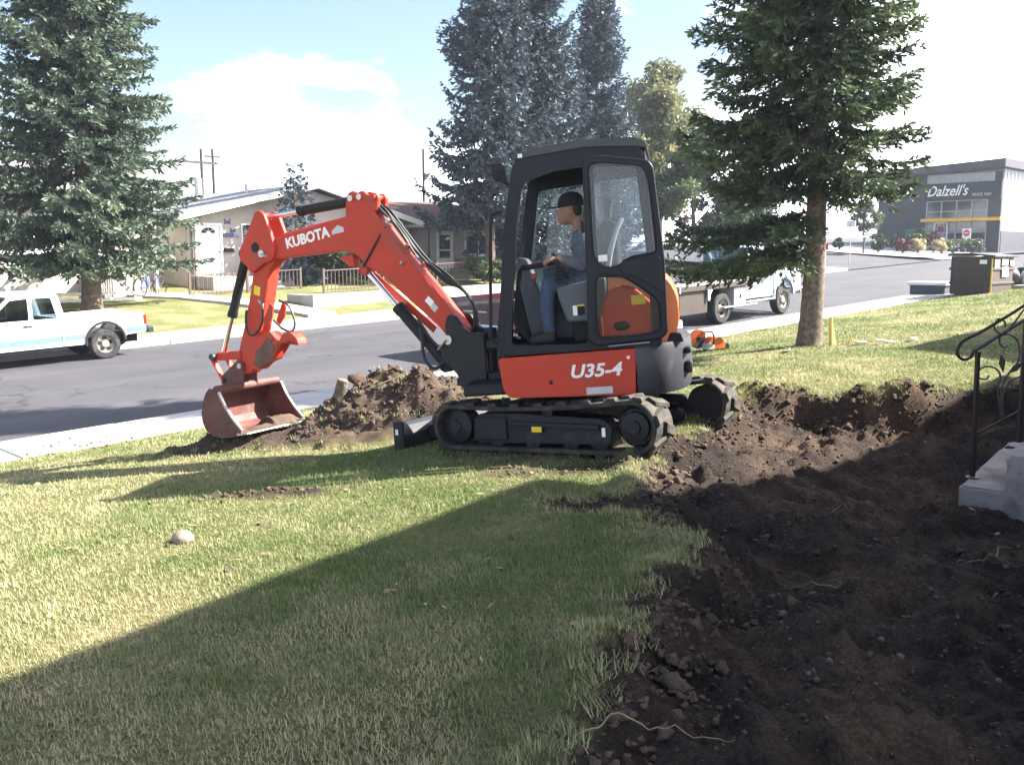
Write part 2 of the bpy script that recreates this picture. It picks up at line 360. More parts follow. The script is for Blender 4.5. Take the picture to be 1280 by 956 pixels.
def ground_mat():
    m = bpy.data.materials.new('lawn and soil'); m.use_nodes = True; t = m.node_tree; b = t.nodes['Principled BSDF']; b.inputs['Roughness'].default_value = .95; b.inputs['Specular IOR Level'].default_value = .1
    tc = t.nodes.new('ShaderNodeTexCoord')
    def noise(sc, det=6, ro=.6):
        n = t.nodes.new('ShaderNodeTexNoise'); n.inputs['Scale'].default_value = sc; n.inputs['Detail'].default_value = det; n.inputs['Roughness'].default_value = ro
        t.links.new(tc.outputs['Object'], n.inputs['Vector']); return n
    def ramp(src, stops):
        r = t.nodes.new('ShaderNodeValToRGB'); e = r.color_ramp.elements
        while len(e) < len(stops): e.new(.5)
        for k, (p, c) in enumerate(stops): e[k].position = p; e[k].color = (*c, 1)
        t.links.new(src.outputs[0], r.inputs[0]); return r
    def mix(f, a, c, mode='MIX'):
        x = t.nodes.new('ShaderNodeMixRGB'); x.blend_type = mode
        for i, s in ((0, f), (1, a), (2, c)):
            if isinstance(s, (int, float)): x.inputs[i].default_value = s if i == 0 else (s, s, s, 1)
            else: t.links.new(s, x.inputs[i])
        return x.outputs[0]
    gr = ramp(noise(.9, 8, .65), [(.32, (.125, .15, .055)), (.5, (.20, .205, .09)), (.66, (.34, .30, .17))]).outputs[0]
    gf = ramp(noise(34, 4, .8), [(.35, (.55, .55, .5)), (.65, (1.35, 1.3, 1.3))]).outputs[0]
    gr = mix(1, gr, gf, 'MULTIPLY')
    so = ramp(noise(1.1, 8, .65), [(.38, (.042, .034, .032)), (.52, (.080, .060, .050)), (.68, (.175, .120, .086))]).outputs[0]
    sf = ramp(noise(55, 5, .8), [(.34, (.5, .5, .5)), (.5, (.95, .93, .9)), (.72, (1.9, 1.8, 1.7))]).outputs[0]
    so = mix(1, so, sf, 'MULTIPLY')
    at = t.nodes.new('ShaderNodeAttribute'); at.attribute_name = 'dirt'
    t.links.new(mix(at.outputs['Fac'], gr, so), b.inputs['Base Color'])
    bp = t.nodes.new('ShaderNodeBump'); bp.inputs['Strength'].default_value = 1.0; bp.inputs['Distance'].default_value = .05
    t.links.new(noise(42, 10, .85).outputs[0], bp.inputs['Height']); t.links.new(bp.outputs[0], b.inputs['Normal'])
    return m
M['ground'] = ground_mat()
rr = graded(-60, 160, .3, 13.6, .036); nn = graded(-25, 11.2, -1.0, 9.2, .036, 1.2, 3)
lawn = link('lawn', grid_mesh('lawn', rr, nn, lambda x, y: yard(x, y)[:2]), M['ground'])
tag(lawn, 'patchy front lawn with a dug out bare earth area', kind='structure')
rr = graded(-60, 44.5, 0, 44.5, 1.0); nn = graded(23.8, 75, 23.8, 40, .7, 1.2, 5)
def far_z(x, y):
    r, n = rn(x, y); z = base_z(x, y) + fbm(x * .5, y * .5, 3, 81) * .1 * sst(23.9, 25, n)
    m = sst(25.9, 26.6, n) * sst(15.6, 16.6, r) * sst(25.5, 24.5, r); return z + m * np.maximum(.45 + .02 * (r - 16) - z, 0), np.zeros(np.shape(x))
fl = link('far_lawn', grid_mesh('far_lawn', rr, nn, far_z), M['ground']); tag(fl, 'front lawns on the far side of the street', kind='structure')
M['asphalt'] = pm('asphalt', (.046, .044, .053), .88, var=.2, scale=.7, bump=.5, bscale=120, dirt=(.062, .059, .068), dscale=.35, dlo=.5, dhi=.62)
_t = M['asphalt'].node_tree; _mp = _t.nodes.new('ShaderNodeMapping'); _mp.vector_type = 'TEXTURE'; _mp.inputs['Rotation'].default_value = (0, 0, RZ); _mp.inputs['Scale'].default_value = (14, .55, 1)
_tc = next(q for q in _t.nodes if q.type == 'TEX_COORD'); _n2 = [q for q in _t.nodes if q.type == 'TEX_NOISE' and abs(q.inputs['Scale'].default_value - .35) < 1e-3][0]
_t.links.new(_tc.outputs['Object'], _mp.inputs[0]); _t.links.new(_mp.outputs[0], _n2.inputs['Vector'])     # wheel-worn streaks run along the street
_vo = _t.nodes.new('ShaderNodeTexVoronoi'); _vo.feature = 'DISTANCE_TO_EDGE'; _vo.inputs['Scale'].default_value = .23
_dn = _t.nodes.new('ShaderNodeTexNoise'); _dn.inputs['Scale'].default_value = 1.6; _dn.inputs['Detail'].default_value = 6; _dm = _t.nodes.new('ShaderNodeMixRGB'); _dm.blend_type = 'ADD'; _dm.inputs[0].default_value = .9
_t.links.new(_tc.outputs['Object'], _dn.inputs['Vector']); _t.links.new(_tc.outputs['Object'], _dm.inputs[1]); _t.links.new(_dn.outputs['Color'], _dm.inputs[2]); _t.links.new(_dm.outputs[0], _vo.inputs['Vector'])
_cr = _t.nodes.new('ShaderNodeMapRange'); _cr.inputs[1].default_value = .0025; _cr.inputs[2].default_value = .006; _cr.inputs[3].default_value = .45; _cr.inputs[4].default_value = 1.0; _t.links.new(_vo.outputs['Distance'], _cr.inputs[0])
_mm = _t.nodes.new('ShaderNodeMixRGB'); _mm.blend_type = 'MULTIPLY'; _mm.inputs[0].default_value = 1; _bs = _t.nodes['Principled BSDF']; _src = _bs.inputs['Base Color'].links[0].from_socket
_t.links.new(_src, _mm.inputs[1]); _t.links.new(_cr.outputs[0], _mm.inputs[2]); _t.links.new(_mm.outputs[0], _bs.inputs['Base Color'])     # hairline cracks
def sheet(name, r0, r1, n0, n1, mat, dz, label, step=2.0, nst=1.2, zf=None):
    rr = np.unique(np.append(np.arange(r0, r1, step), r1)); nn = np.unique(np.append(np.arange(n0, n1, nst), n1))
    o = link(name, grid_mesh(name, rr, nn, zf or (lambda x, y: base_z(x, y) + dz)), mat); return tag(o, label, kind='structure')
sheet('road', -60, 160, 12.62, 22.4, M['asphalt'], 0, 'grey asphalt street rising past the lawn', nst=.815)
sheet('cross_street', 45.2, 57, 22.405, 140, M['asphalt'], .004, 'side street joining the far kerb', zf=lambda x, y: base_z(x, y) - .14 * sst(32, 22.45, rn(x, y)[1]) * (rn(x, y)[1] > 22.41) + .004)
M['conc'] = pm('pale concrete', (.36, .345, .34), .85, var=.12, scale=2.5, bump=.25, bscale=60, dirt=(.27, .24, .22), dscale=1.1, dlo=.55, dhi=.75)
M['concd'] = pm('weathered concrete', (.30, .28, .27), .9, var=.18, scale=5, bump=.5, bscale=45, dirt=(.14, .11, .095), dscale=4, dlo=.5, dhi=.72)
def sidewalk(name, r0, r1, n0, n1, label, lip, W_=1.55):
    root = thing(name, label, None); del root['label']; root['label'] = label; root['kind'] = 'structure'
    ra = r0; k = 0
    while ra < r1:
        rb = ra + W_; mb = MB(); e = .006; dz = random.uniform(-.004, .006)
        cor = [(ra + e, n0), (rb - e, n0), (rb - e, n1), (ra + e, n1)]
        top = [P3(a, min(max(b, 11.2), 12.6) if n0 < 15 else min(max(b, 22.42), 23.8), .012 + dz) for a, b in cor]
        bot = [v - Vector((0, 0, .17)) for v in top]
        mb.add(top + bot, [(0, 1, 2, 3), (7, 6, 5, 4), (0, 4, 5, 1), (1, 5, 6, 2), (2, 6, 7, 3), (3, 7, 4, 0)])
        mb.build('slab', M['conc'], root, bevel=.012, seg=1); ra = rb; k += 1
    return root
sidewalk('sidewalk', 0, 62, 11.2, 12.6, 'pale concrete pavement between the lawn and the street', 1)
sidewalk('sidewalk', 2, 45, 22.42, 23.8, 'pale concrete pavement along the far lawns', -1)
# the wide ground beyond the street block
def wide_z(x, y): return base_z(x, y) - 1.1
link('ground', grid_mesh('ground', graded(-900, 1200, -60, 170, 10, 1.3, 80), graded(-900, 1500, -30, 140, 10, 1.3, 80), lambda x, y: (wide_z(x, y), np.zeros(np.shape(x)))), M['ground'])
tag(bpy.data.objects['ground'], 'open ground reaching to the horizon', kind='structure')
M['gravel'] = pm('pale gravel bed', (.36, .33, .33), .95, var=.3, scale=6, bump=.8, bscale=30)
sheet('planting_bed', 57.2, 66.5, 23.2, 60, M['gravel'], .03, 'pale gravel planting bed before the shop')
sheet('car_park', 66.5, 160, 22.6, 80, M['asphalt'], .008, 'paved forecourt round the shop')
sheet('car_park', 57.2, 66.5, 22.405, 23.2, M['conc'], .016, 'pale kerb strip beside the planting bed')

# ------------------------------------------------------------ grass blades
def make_grass():
    zone = []
    cx0, cy0 = 0, 0
    def samp(d0, d1, dens, a0=-38, a1=38):
        A = rad(a1 - a0) / 2 * (d1 ** 2 - d0 ** 2); n = int(A * dens)
        d = np.sqrt(rng.uniform(d0 ** 2, d1 ** 2, n)); a = np.radians(rng.uniform(a0, a1, n)); return np.stack([d * np.sin(a), d * np.cos(a)], -1), d
    P = []; Dd = []
    for d0, d1 in ((2.0, 3), (3, 4), (4, 5), (5, 6.5), (6.5, 8), (8, 10), (10, 13), (13, 17), (17, 23), (23, 32)):
        p, d = samp(d0, d1, 17000 * (4 / max(4, (d0 + d1) / 2)) ** 1.9); P.append(p); Dd.append(d)
    P = np.concatenate(P); Dd = np.concatenate(Dd); x, y = P[:, 0], P[:, 1]; r, n = rn(x, y)
    k = (n < 11.17) & (n > -1.2); x, y, Dd, r, n = x[k], y[k], Dd[k], r[k], n[k]
    z, dirt, s = yard(x, y)
    k = (rng.random(len(x)) > dirt * 1.25 - .12); x, y, z, Dd, dirt = x[k], y[k], z[k], Dd[k], dirt[k]; N_ = len(x)
    patch = fbm(x * .55, y * .55, 3, 91) * 1.2 + fbm(x * 2.6, y * 2.6, 3, 95) * .7 + fbm(x * 13, y * 13, 2, 96) * .45
    thin = sst(.0, .24, patch); keep = rng.random(N_) > thin * .45
    x, y, z, Dd, patch, dirt = x[keep], y[keep], z[keep], Dd[keep], patch[keep], dirt[keep]; N_ = len(x)
    sc = np.maximum(1, Dd / 4.5)
    wd = .0027 * sc ** .8 * rng.uniform(.7, 1.4, N_); L = (.012 + .026 * rng.random(N_) ** 1.6 + .026 * (fbm(x * 1.7, y * 1.7, 2, 99) + .1) + .03 * np.maximum(fbm(x * 7, y * 7, 2, 98) - .12, 0)) * (1 + .12 * (sc - 1))
    L = np.maximum(L, .012) * (1 + .15 * np.exp(-(dirt - .4) ** 2 / .03))
    az = rng.uniform(0, 2 * np.pi, N_); lean = np.radians(rng.uniform(15, 75, N_))
    dx, dy = np.cos(az), np.sin(az); sx, sy = -dy, dx
    up = np.cos(lean) * L; ou = np.sin(lean) * L
    b1 = np.stack([x - sx * wd, y - sy * wd, z - .006], -1); b2 = np.stack([x + sx * wd, y + sy * wd, z - .006], -1)
    tp = np.stack([x + dx * ou, y + dy * ou, z + up], -1)
    V = np.stack([b1, b2, tp], 1).reshape(-1, 3); me = np_mesh('grass', V, np.arange(N_ * 3).reshape(-1, 3))
    tint = np.clip(.38 + patch * 1.7 + rng.normal(0, .15, N_), 0, 1); f_attr(me, 'tint', np.repeat(tint, 3))
    o = link('grass', me, leaf_mat('grass blades', (.138, .190, .062), (.44, .395, .23), .6, .3)); tag(o, 'short patchy grass of the front lawn', kind='stuff')
make_grass()

# ------------------------------------------------------------ the excavator
EC = Vector((.68, 8.05, 0)); EC.z = float(base_z(EC.x, EC.y)) + .0
def mframe(head, pitch, org=(0, 0, 0)):
    """local x forward, y to the machine's left, z up; nose down by `pitch`"""
    f = Vector((-math.cos(head), math.sin(head), 0)); l = Vector((-math.sin(head), -math.cos(head), 0)); u = Vector((0, 0, 1))
    f2 = f * math.cos(pitch) - u * math.sin(pitch); u2 = f2.cross(l)
    m = Matrix((f2, l, u2)).transposed().to_4x4(); m.translation = Vector(org); return m
FU = mframe(rad(10), rad(5)); FT = mframe(rad(34), rad(5), (0, 0, -.03))
FB = mframe(rad(28), 0, (-.45 - EC.x, 8.22 - EC.y, -EC.z))
ex = thing('excavator', 'red and black tracked mini excavator with closed cab digging on the lawn', 'excavator', EC)

def belt_profile(xf, xb, zl, rf, rb, n=14):
    """closed outline of a track: front idler (x=xf), rear sprocket (x=xb)"""
    pts = []
    for k in range(n + 1):
        a = -math.pi / 2 + math.pi * k / n; pts.append((xf + rf * math.cos(a), zl + rf + rf * math.sin(a)))
    for k in range(1, 6):
        t = k / 6; x = xf + (xb - xf) * t; pts.append((x, zl + 2 * (rf + (rb - rf) * t) - .035 * math.sin(math.pi * t)))
    for k in range(n + 1):
        a = math.pi / 2 + math.pi * k / n; pts.append((xb + rb * math.cos(a), zl + rb + rb * math.sin(a)))
    return pts
def resample(P, m):
    P = [Vector(p) for p in P] + [Vector(P[0])]; L = [0]
    for a, b in zip(P, P[1:]): L.append(L[-1] + (b - a).length)
    outp = []
    for k in range(m):
        s_ = L[-1] * k / m; i = max(j for j in range(len(L)) if L[j] <= s_ + 1e-9); i = min(i, len(P) - 2)
        t = (s_ - L[i]) / (L[i + 1] - L[i]); d = (P[i + 1] - P[i]).normalized(); outp.append((P[i].lerp(P[i + 1], t), d))
    return outp
lugA = MB().prism([(-.05, 0), (.05, 0), (.034, .026), (-.034, .026)], -.012, .138); 
lugA.v = [(x + (y - .06) * .35, y, z) for x, y, z in lugA.v]; lug_l = lugA.mesh('tread_lug'); lug_l.materials.append(M['rubber'])
lugA.v = [(x, -y, z) for x, y, z in lugA.v]; lug_r = lugA.mesh('tread_lug'); lug_r.materials.append(M['rubber'])
def track(side):
    yc = side * .70; hw = .15
    prof = belt_profile(.86, -.86, .03, .195, .215)
    mb = MB(); inner = belt_profile(.86, -.86, .065, .16, .18)
    mb.plate(prof, [inner], yc - hw, yc + hw)
    tr = mb.build('track', M['rubber'], ex, FT, bevel=.006, seg=1)
    for k, (p, d) in enumerate(resample(prof, 42)):
        nrm = Vector((d.y, -d.x)); me = lug_l if k % 2 else lug_r
        fr = Matrix(((d.x, 0, nrm.x, p.x), (0, 1, 0, yc), (d.y, 0, nrm.y, p.y), (0, 0, 0, 1)))
        link('tread_lug', me, None, tr, fr)
    # undercarriage beam with its cover plates
    f = MB(); ys = yc + side * .06
    f.prism(rounded([(.62, .09), (.60, .34), (.20, .35), (-.60, .31), (-.68, .25), (-.66, .10)], .03), yc - .11, ys + .05)
    f.prism([(.64, .12), (.62, .31), (.30, .315), (.30, .12)], ys + .05, ys + .075)
    fo = f.build('track_frame', M['frame'], ex, FT, bevel=.012)
    g = MB().prism(rounded([(.26, .25), (-.58, .225), (-.58, .265), (.26, .285)], .012), ys + .05, ys + .082); g.build('beam_rib', M['frame'], fo, bevel=.006)
    w = MB().lathe([(.165, -.10), (.165, .03), (.14, .05), (.12, .05), (.115, .075), (.055, .085), (.05, .10)], (-.86, yc, .245), (0, side, 0), 28)
    for k in range(9):
        a = k * math.tau / 9; w.cyl((-.86 + .135 * math.cos(a), yc + side * .05, .245 + .135 * math.sin(a)), (-.86 + .135 * math.cos(a), yc + side * .062, .245 + .135 * math.sin(a)), .011, 8)
    w.build('drive_sprocket', M['frame'], ex, FT, smooth=True)
    w = MB().lathe([(.15, -.09), (.15, .06), (.12, .07), (.06, .075), (.05, .09)], (.86, yc, .225), (0, side, 0), 28); w.build('idler_wheel', M['frame'], ex, FT, smooth=True)
    for xr in (.42, .06, -.30, -.56):
        MB().lathe([(.075, -.11), (.075, .11), (.03, .12)], (xr, yc, .125), (0, side, 0), 18).build('track_roller', M['frame'], ex, FT, smooth=True)
    MB().lathe([(.05, -.06), (.05, .06), (.02, .07)], (-.1, yc + side * .05, .365), (0, side, 0), 14).build('carrier_roller', M['frame'], ex, FT, smooth=True)
    if side > 0:
        MB().bx(-.055, .04, ys + .083, ys + .085, .20, .245).build('warning_sticker', M['sticker'], fo)
        MB().bx(-.62, -.59, ys + .052, ys + .055, .17, .24).build('label_plate', M['white'], fo)
    return tr
track(1); track(-1)
mb = MB().bx(-.45, .45, -.56, .56, .22, .42); mb.cyl((0, 0, .40), (0, 0, .52), .34, 32); mb.build('undercarriage', M['frame'], ex, FT, bevel=.02)
mb = MB().cyl((0, 0, .44), (0, 0, .50), .42, 40); mb.build('slew_ring', M['frame'], ex, FT)
# dozer blade in front of the tracks
bp = []
for k in range(9):
    a = rad(-48 + 96 * k / 8); bp.append((1.47 - .26 * math.cos(a) + .22, .11 + .19 * math.sin(a)))
bl = MB().prism(bp + [(p[0] - .03, p[1]) for p in bp[::-1]], -.85, .85).build('dozer_blade', M['frame'], ex, FT, bevel=.004)
for y_ in (.845, -.875): MB().bx(1.40, 1.51, y_, y_ + .03, -.03, .27).build('end_plate', M['frame'], bl, bevel=.008)
for sgn in (1, -1):
    MB().bar((.3, sgn * .42, .26), (1.40, sgn * .46, .12), .09, .13).build('blade_arm', M['frame'], ex, FT, bevel=.01)
MB().bx(1.45, 1.48, .876, .879, .15, .20).build('label_plate', M['white'], bl)

# upper structure: floor, red side panel, counterweight, engine cover
MB().bx(-.55, .95, -.62, .62, .50, .60).build('revolving_frame', M['frame'], ex, FU, bevel=.02)
pn = MB().prism(rounded([(.606, .815), (-.505, .822), (-.479, .452), (.54, .485), (.585, .56)], [.03, .01, .01, .05, .04]), .30, .745)
panel = pn.build('side_panel', M['red'], ex, FU, bevel=.015, seg=3)
mb = MB().prism(rounded([(.30, .60), (.09, .60), (.09, .775), (.30, .775)], .05), .745, .7465); 
pl_ = MB().plate(rounded([(.315, .585), (.08, .585), (.08, .79), (.315, .79)], .055), [rounded([(.308, .592), (.087, .592), (.087, .783), (.308, .783)], .05)], .7455, .7475); pl_.build('access_hatch', M['red'], panel)
MB().cyl((.19, .745, .595), (.19, .752, .595), .017, 14).build('hatch_lock', M['plastic'], panel)
MB().cyl((-.44, .745, .755), (-.44, .753, .755), .014, 14).build('bolt', M['steel'], panel)
MB().bx(-.30, -.09, .7455, .7475, .478, .535).build('maker_plate', M['silver'], panel)
text_part('lettering', 'U35-4', .145, M['white'], panel, frame3((-.17, .747, .665), (-1, 0, 0), (0, 0, 1)), shear=.22, offset=.004, sx=1.12)
# counterweight, round tail
def tail(x0, r, z0, z1, yl, yr, sq=.45):
    pts = []
    for k in range(33):
        a = math.pi * k / 32; c_, s_ = math.cos(a), math.sin(a)
        pts.append((-.34 - r * abs(s_) ** sq * .70, yl * c_ if c_ > 0 else -yr * c_ * -1))
    return [(x0, yl)] + pts + [(x0, -yr)]
cwp = tail(-.50, .86, 0, 0, .752, .752)
cwp = [(x, y) for x, y in cwp if x < -.498]
cw = MB(); lo = [(x * .965 - .015, y * .96) for x, y in cwp]; n_ = len(cwp)
vs_ = [(x, y, .445) for x, y in lo] + [(x, y, .53) for x, y in cwp] + [(x, y, .80) for x, y in cwp] + [(x * .985 - .008, y * .98, .845) for x, y in cwp]
cw.add(vs_, [tuple(range(n_))[::-1], tuple(range(3 * n_, 4 * n_))] + [(j * n_ + i, j * n_ + (i + 1) % n_, (j + 1) * n_ + (i + 1) % n_, (j + 1) * n_ + i) for j in range(3) for i in range(n_)])
cwo = cw.build('counterweight', M['dgrey'], ex, FU, smooth=True)
for zz, hh in ((.755, .055), (.62, .10)):
    MB().box((-.905, .42, zz), (.06, .16, hh)).build('tail_recess_shade', M['plastic'], cwo, bevel=.02)  # raised dark blocks; the recess's shade is put into their colour
hp = [(-.80, .79), (-.86, 1.0), (-.855, 1.2), (-.79, 1.34), (-.70, 1.40), (-.30, 1.44), (-.30, .79)]
hm = MB().prism(rounded(hp, [.02, .1, .1, .1, .08, .02, .02]), -.66, .58); hood = hm.build('engine_cover', M['orange'], ex, FU, bevel=.05, seg=4)
hs = MB().prism(rounded([(-.215, .86), (-.70, .86), (-.73, .98), (-.72, 1.10), (-.52, 1.30), (-.38, 1.33), (-.27, 1.24), (-.225, 1.08)], .06), .585, .645); hs.build('engine_side_cover', M['red'], ex, FU, bevel=.02)
MB().ball((-.40, .66, 1.0), .05, 12, 8, (1.3, .5, .75)).build('filler_cap', M['plastic'], ex, FU, smooth=True)
MB().bar((-.25, .65, .93), (-.245, .65, 1.09), .012, .02).build('cover_rib', M['orange'], ex, FU)
MB().bx(-.60, -.49, .646, .648, 1.16, 1.235).build('warning_sticker', M['sticker'], ex, FU)
MB().prism([(-.83, .90), (-.87, .90), (-.875, .945), (-.83, .945)], -.3, .585).build('tail_stripe', M['white'], hood, None)
MB().prism(rounded([(-.74, .835), (-.88, .835), (-.86, .905), (-.78, .915)], .015), .34, .60).build('tail_grille', M['plastic'], ex, FU, bevel=.006)

# cab
yo = .74; yr = -.20
fr_out = [(.605, .83), (.60, 1.0), (.55, 1.27), (.45, 1.95), (.36, 2.32), (.31, 2.375), (-.22, 2.41), (-.62, 2.375), (-.675, 2.30), (-.70, 1.50), (-.71, .83)]
opening = rounded([(.487, .908), (.455, 1.21), (.36, 1.90), (.29, 2.19), (.045, 2.25), (-.19, 2.262), (-.165, 1.575), (-.135, .885)], [.05, .02, .02, .07, .01, .03, .02, .06])
quarter = rounded([(-.27, 2.25), (-.60, 2.22), (-.635, 1.55), (-.62, 1.45), (-.33, 1.45), (-.26, 1.55)], .05)
lowq = rounded([(-.24, 1.40), (-.64, 1.36), (-.655, .93), (-.215, .93)], .04)
cf = MB().plate(rounded(fr_out, [.03, .01, .02, .05, .06, .06, .1, .06, .05, .02, .02]), [opening, quarter, lowq], yo - .055, yo)
cabL = cf.build('cab_frame', M['cab'], ex, FU, bevel=.012, seg=3)
rwin = rounded([(.46, 1.30), (.29, 2.18), (-.60, 2.22), (-.64, 1.42), (-.1, 1.22)], .05)
MB().plate(rounded(fr_out, .03), [rwin], yr, yr + .05).build('cab_frame', M['cab'], ex, FU, bevel=.012)
for (xa, za), (xb, zb), w_ in (((.575, .84), (.575, 1.02), .05), ((-.66, .85), (-.665, 1.55), .05)):
    MB().bar((xa, yo - .03, za), (xb, yo - .03, zb), .05, w_).build('cab_pillar', M['cab'], ex, FU)
# front and rear cross members
for x_, z_, h_ in ((.575, .90, .13), (.335, 2.30, .08), (-.655, 2.29, .10), (-.685, 1.46, .10)):
    MB().bx(x_ - .022, x_ + .022, yr + .05, yo - .055, z_ - h_ / 2, z_ + h_ / 2).build('cross_member', M['cab'], ex, FU, bevel=.01)
MB().bx(-.70, .56, yr + .05, yo - .056, .835, .875).build('cab_floor', M['plastic'], ex, FU)
rf = [(.37, 2.365), (.345, 2.405), (.10, 2.445), (-.22, 2.462), (-.60, 2.44), (-.685, 2.40), (-.70, 2.345), (-.62, 2.37), (-.22, 2.405), (.31, 2.37)]
MB().prism(rounded(rf, .03), yr - .015, yo + .015).build('cab_roof', M['dgrey'], ex, FU, bevel=.02, seg=3)
MB().bx(.27, .305, yo + .016, yo + .019, 2.375, 2.405).build('label_plate', M['white'], ex, FU)
def pane(name, poly, y, parent=None, mat='glass'):
    return MB().prism(poly, y - .003, y + .003).build(name, M[mat], parent or ex, None if parent else FU)
pane('side_glass', rwin, yr + .025)
pane('quarter_glass', quarter, yo - .03)
fw_ = MB(); fw_.add([(.585, yr + .05, 1.0), (.585, yo - .06, 1.0), (.345, yo - .06, 2.27), (.345, yr + .05, 2.27), (.591, yr + .05, 1.0), (.591, yo - .06, 1.0), (.351, yo - .06, 2.27), (.351, yr + .05, 2.27)],
    [(0, 1, 2, 3), (7, 6, 5, 4), (0, 4, 5, 1), (1, 5, 6, 2), (2, 6, 7, 3), (3, 7, 4, 0)]); fw_.build('windscreen', M['glass'], ex, FU)
MB().bx(-.668, -.662, yr + .05, yo - .06, 1.52, 2.25).build('rear_glass', M['glass'], ex, FU)
# door, swung open and latched back along the cab's rear quarter
do = rounded([(-.205, 2.315), (-.35, 2.322), (-.70, 2.25), (-.735, 2.20), (-.775, 1.50), (-.765, .93), (-.70, .887), (-.20, .868), (-.15, .915), (-.17, 1.5)], [.05, .05, .04, .05, .04, .06, .05, .06, .05, .02])
u_ = rounded([(-.245, 2.265), (-.35, 2.272), (-.645, 2.215), (-.685, 2.13), (-.715, 1.556), (-.50, 1.54), (-.40, 1.465), (-.29, 1.48), (-.235, 1.56)], [.05, .02, .06, .04, .05, .06, .04, .05, .06])
l_ = rounded([(-.235, 1.407), (-.42, 1.40), (-.50, 1.355), (-.70, 1.19), (-.705, .975), (-.66, .945), (-.26, .925), (-.215, .97)], [.05, .05, .05, .05, .04, .03, .05, .05])
door = MB().plate(do, [u_, l_], .815, .85).build('door', M['cab'], ex, FU, bevel=.014, seg=3)
pane('door_glass', u_, .832, door, 'doorglass'); pane('door_glass', l_, .832, door, 'doorglass')
for nm, L_ in (('window_seal', u_), ('window_seal', l_)):
    c_ = Vector((sum(p[0] for p in L_) / len(L_), sum(p[1] for p in L_) / len(L_)))
    MB().plate([tuple(c_ + (Vector(p) - c_) * 1.035) for p in L_], [[tuple(c_ + (Vector(p) - c_) * .985) for p in L_]], .848, .858).build(nm, M['plastic'], door, bevel=.004)
hd = MB().plate(rounded([(-.505, 1.415), (-.62, 1.415), (-.62, 1.485), (-.505, 1.485)], .008), [rounded([(-.512, 1.422), (-.557, 1.422), (-.557, 1.478), (-.512, 1.478)], .005), rounded([(-.566, 1.422), (-.613, 1.422), (-.613, 1.478), (-.566, 1.478)], .005)], .85, .862).build('door_handle', M['steel'], door, bevel=.003)
MB().prism(rounded([(-.43, 1.50), (-.62, 1.52), (-.74, 1.53), (-.75, 1.24), (-.56, 1.38), (-.45, 1.41)], .03), .85, .872).build('door_panel', M['cab'], door, bevel=.012, seg=3)
for z_ in (1.05, 1.75): MB().cyl((-.165, .80, z_), (-.165, .80, z_ + .09), .018, 12).build('hinge', M['plastic'], door)
MB().bx(-.34, -.27, .836, .838, 1.52, 1.57).build('label_plate', M['white'], door)
for dx in (0,): MB().tube([(-.30, .853, .862), (-.62, .853, .872)], .006, 6).build('lower_rail', M['steel'], door)
# hand rail and mirror on the front pillar
MB().tube(smooth_pts([(.47, .75, 1.98), (.53, .78, 1.96), (.56, .78, 1.9), (.62, .78, 1.25), (.635, .78, 1.0), (.60, .75, .95)]), .014, 8).build('hand_rail', M['plastic'], ex, FU, smooth=True)
MB().tube([(.36, .70, 2.15), (.46, .74, 2.22), (.47, .76, 2.30)], .012, 6).build('mirror_arm', M['plastic'], ex, FU)
MB().prism(rounded([(.42, 2.20), (.52, 2.22), (.535, 2.36), (.43, 2.36)], .02), .66, .74).build('work_lamp', M['plastic'], ex, FU, bevel=.01)
# seat, consoles, levers
se = MB().bx(-.34, .10, .03, .50, 1.17, 1.27).build('seat_cushion', M['plastic'], ex, FU, bevel=.04, seg=3)
MB().prism(rounded([(-.28, 1.24), (-.14, 1.26), (-.27, 1.83), (-.33, 1.86), (-.41, 1.82), (-.40, 1.3)], .04), .05, .48).build('seat_back', M['plastic'], ex, FU, bevel=.04, seg=3)
MB().tube([(-.30, .49, 1.40), (-.345, .50, 1.60), (-.40, .49, 1.76), (-.45, .46, 1.85)], .022, 8).build('seat_trim', M['lgrey'], ex, FU, smooth=True)
MB().prism(rounded([(-.35, 1.86), (-.30, 1.86), (-.32, 2.02), (-.38, 2.02)], .02), .16, .38).build('head_rest', M['plastic'], ex, FU, bevel=.02)
MB().bx(-.35, .02, .10, .42, .875, 1.17).build('seat_base', M['plastic'], ex, FU, bevel=.02)
con = MB().prism(rounded([(.10, 1.345), (-.30, 1.40), (-.30, 1.05), (.03, 1.06), (.09, 1.25)], .03), .50, .64).build('arm_console', M['grey'], ex, FU, bevel=.02)
MB().bx(-.055, -.02, .6405, .643, 1.11, 1.19).build('label_plate', M['white'], con); MB().bx(-.115, -.06, .6405, .643, 1.11, 1.18).build('label_plate', M['plastic'], con); MB().bx(-.115, -.06, .6405, .6425, 1.181, 1.195).build('label_plate', M['sticker'], con)
MB().lathe([(.075, 0), (.06, .025), (.065, .03), (.05, .055), (.055, .06), (.04, .085), (.045, .09), (.025, .12)], (.06, .56, 1.385), (.12, 0, 1), 16).build('lever_boot', M['plastic'], ex, FU)
MB().tube([(.075, .56, 1.49), (.09, .56, 1.55), (.11, .555, 1.62)], [.016, .02, .024], 10).build('joystick', M['plastic'], ex, FU, smooth=True)
MB().prism(rounded([(.30, 1.50), (.16, 1.53), (-.2, 1.46), (-.2, .88), (.22, .88)], .03), -.13, .0).build('right_console', M['grey'], ex, FU, bevel=.02)
MB().prism(rounded([(.50, 1.62), (.41, 1.60), (.37, 1.45), (.25, 1.05), (.28, .90), (.42, .90), (.50, 1.4)], .03), -.12, .06).build('dash_column', M['grey'], ex, FU, bevel=.02)
MB().bar((.42, .30, 1.52), (.14, .30, 1.545), .05, .045).build('lock_lever', M['plastic'], ex, FU, bevel=.01)
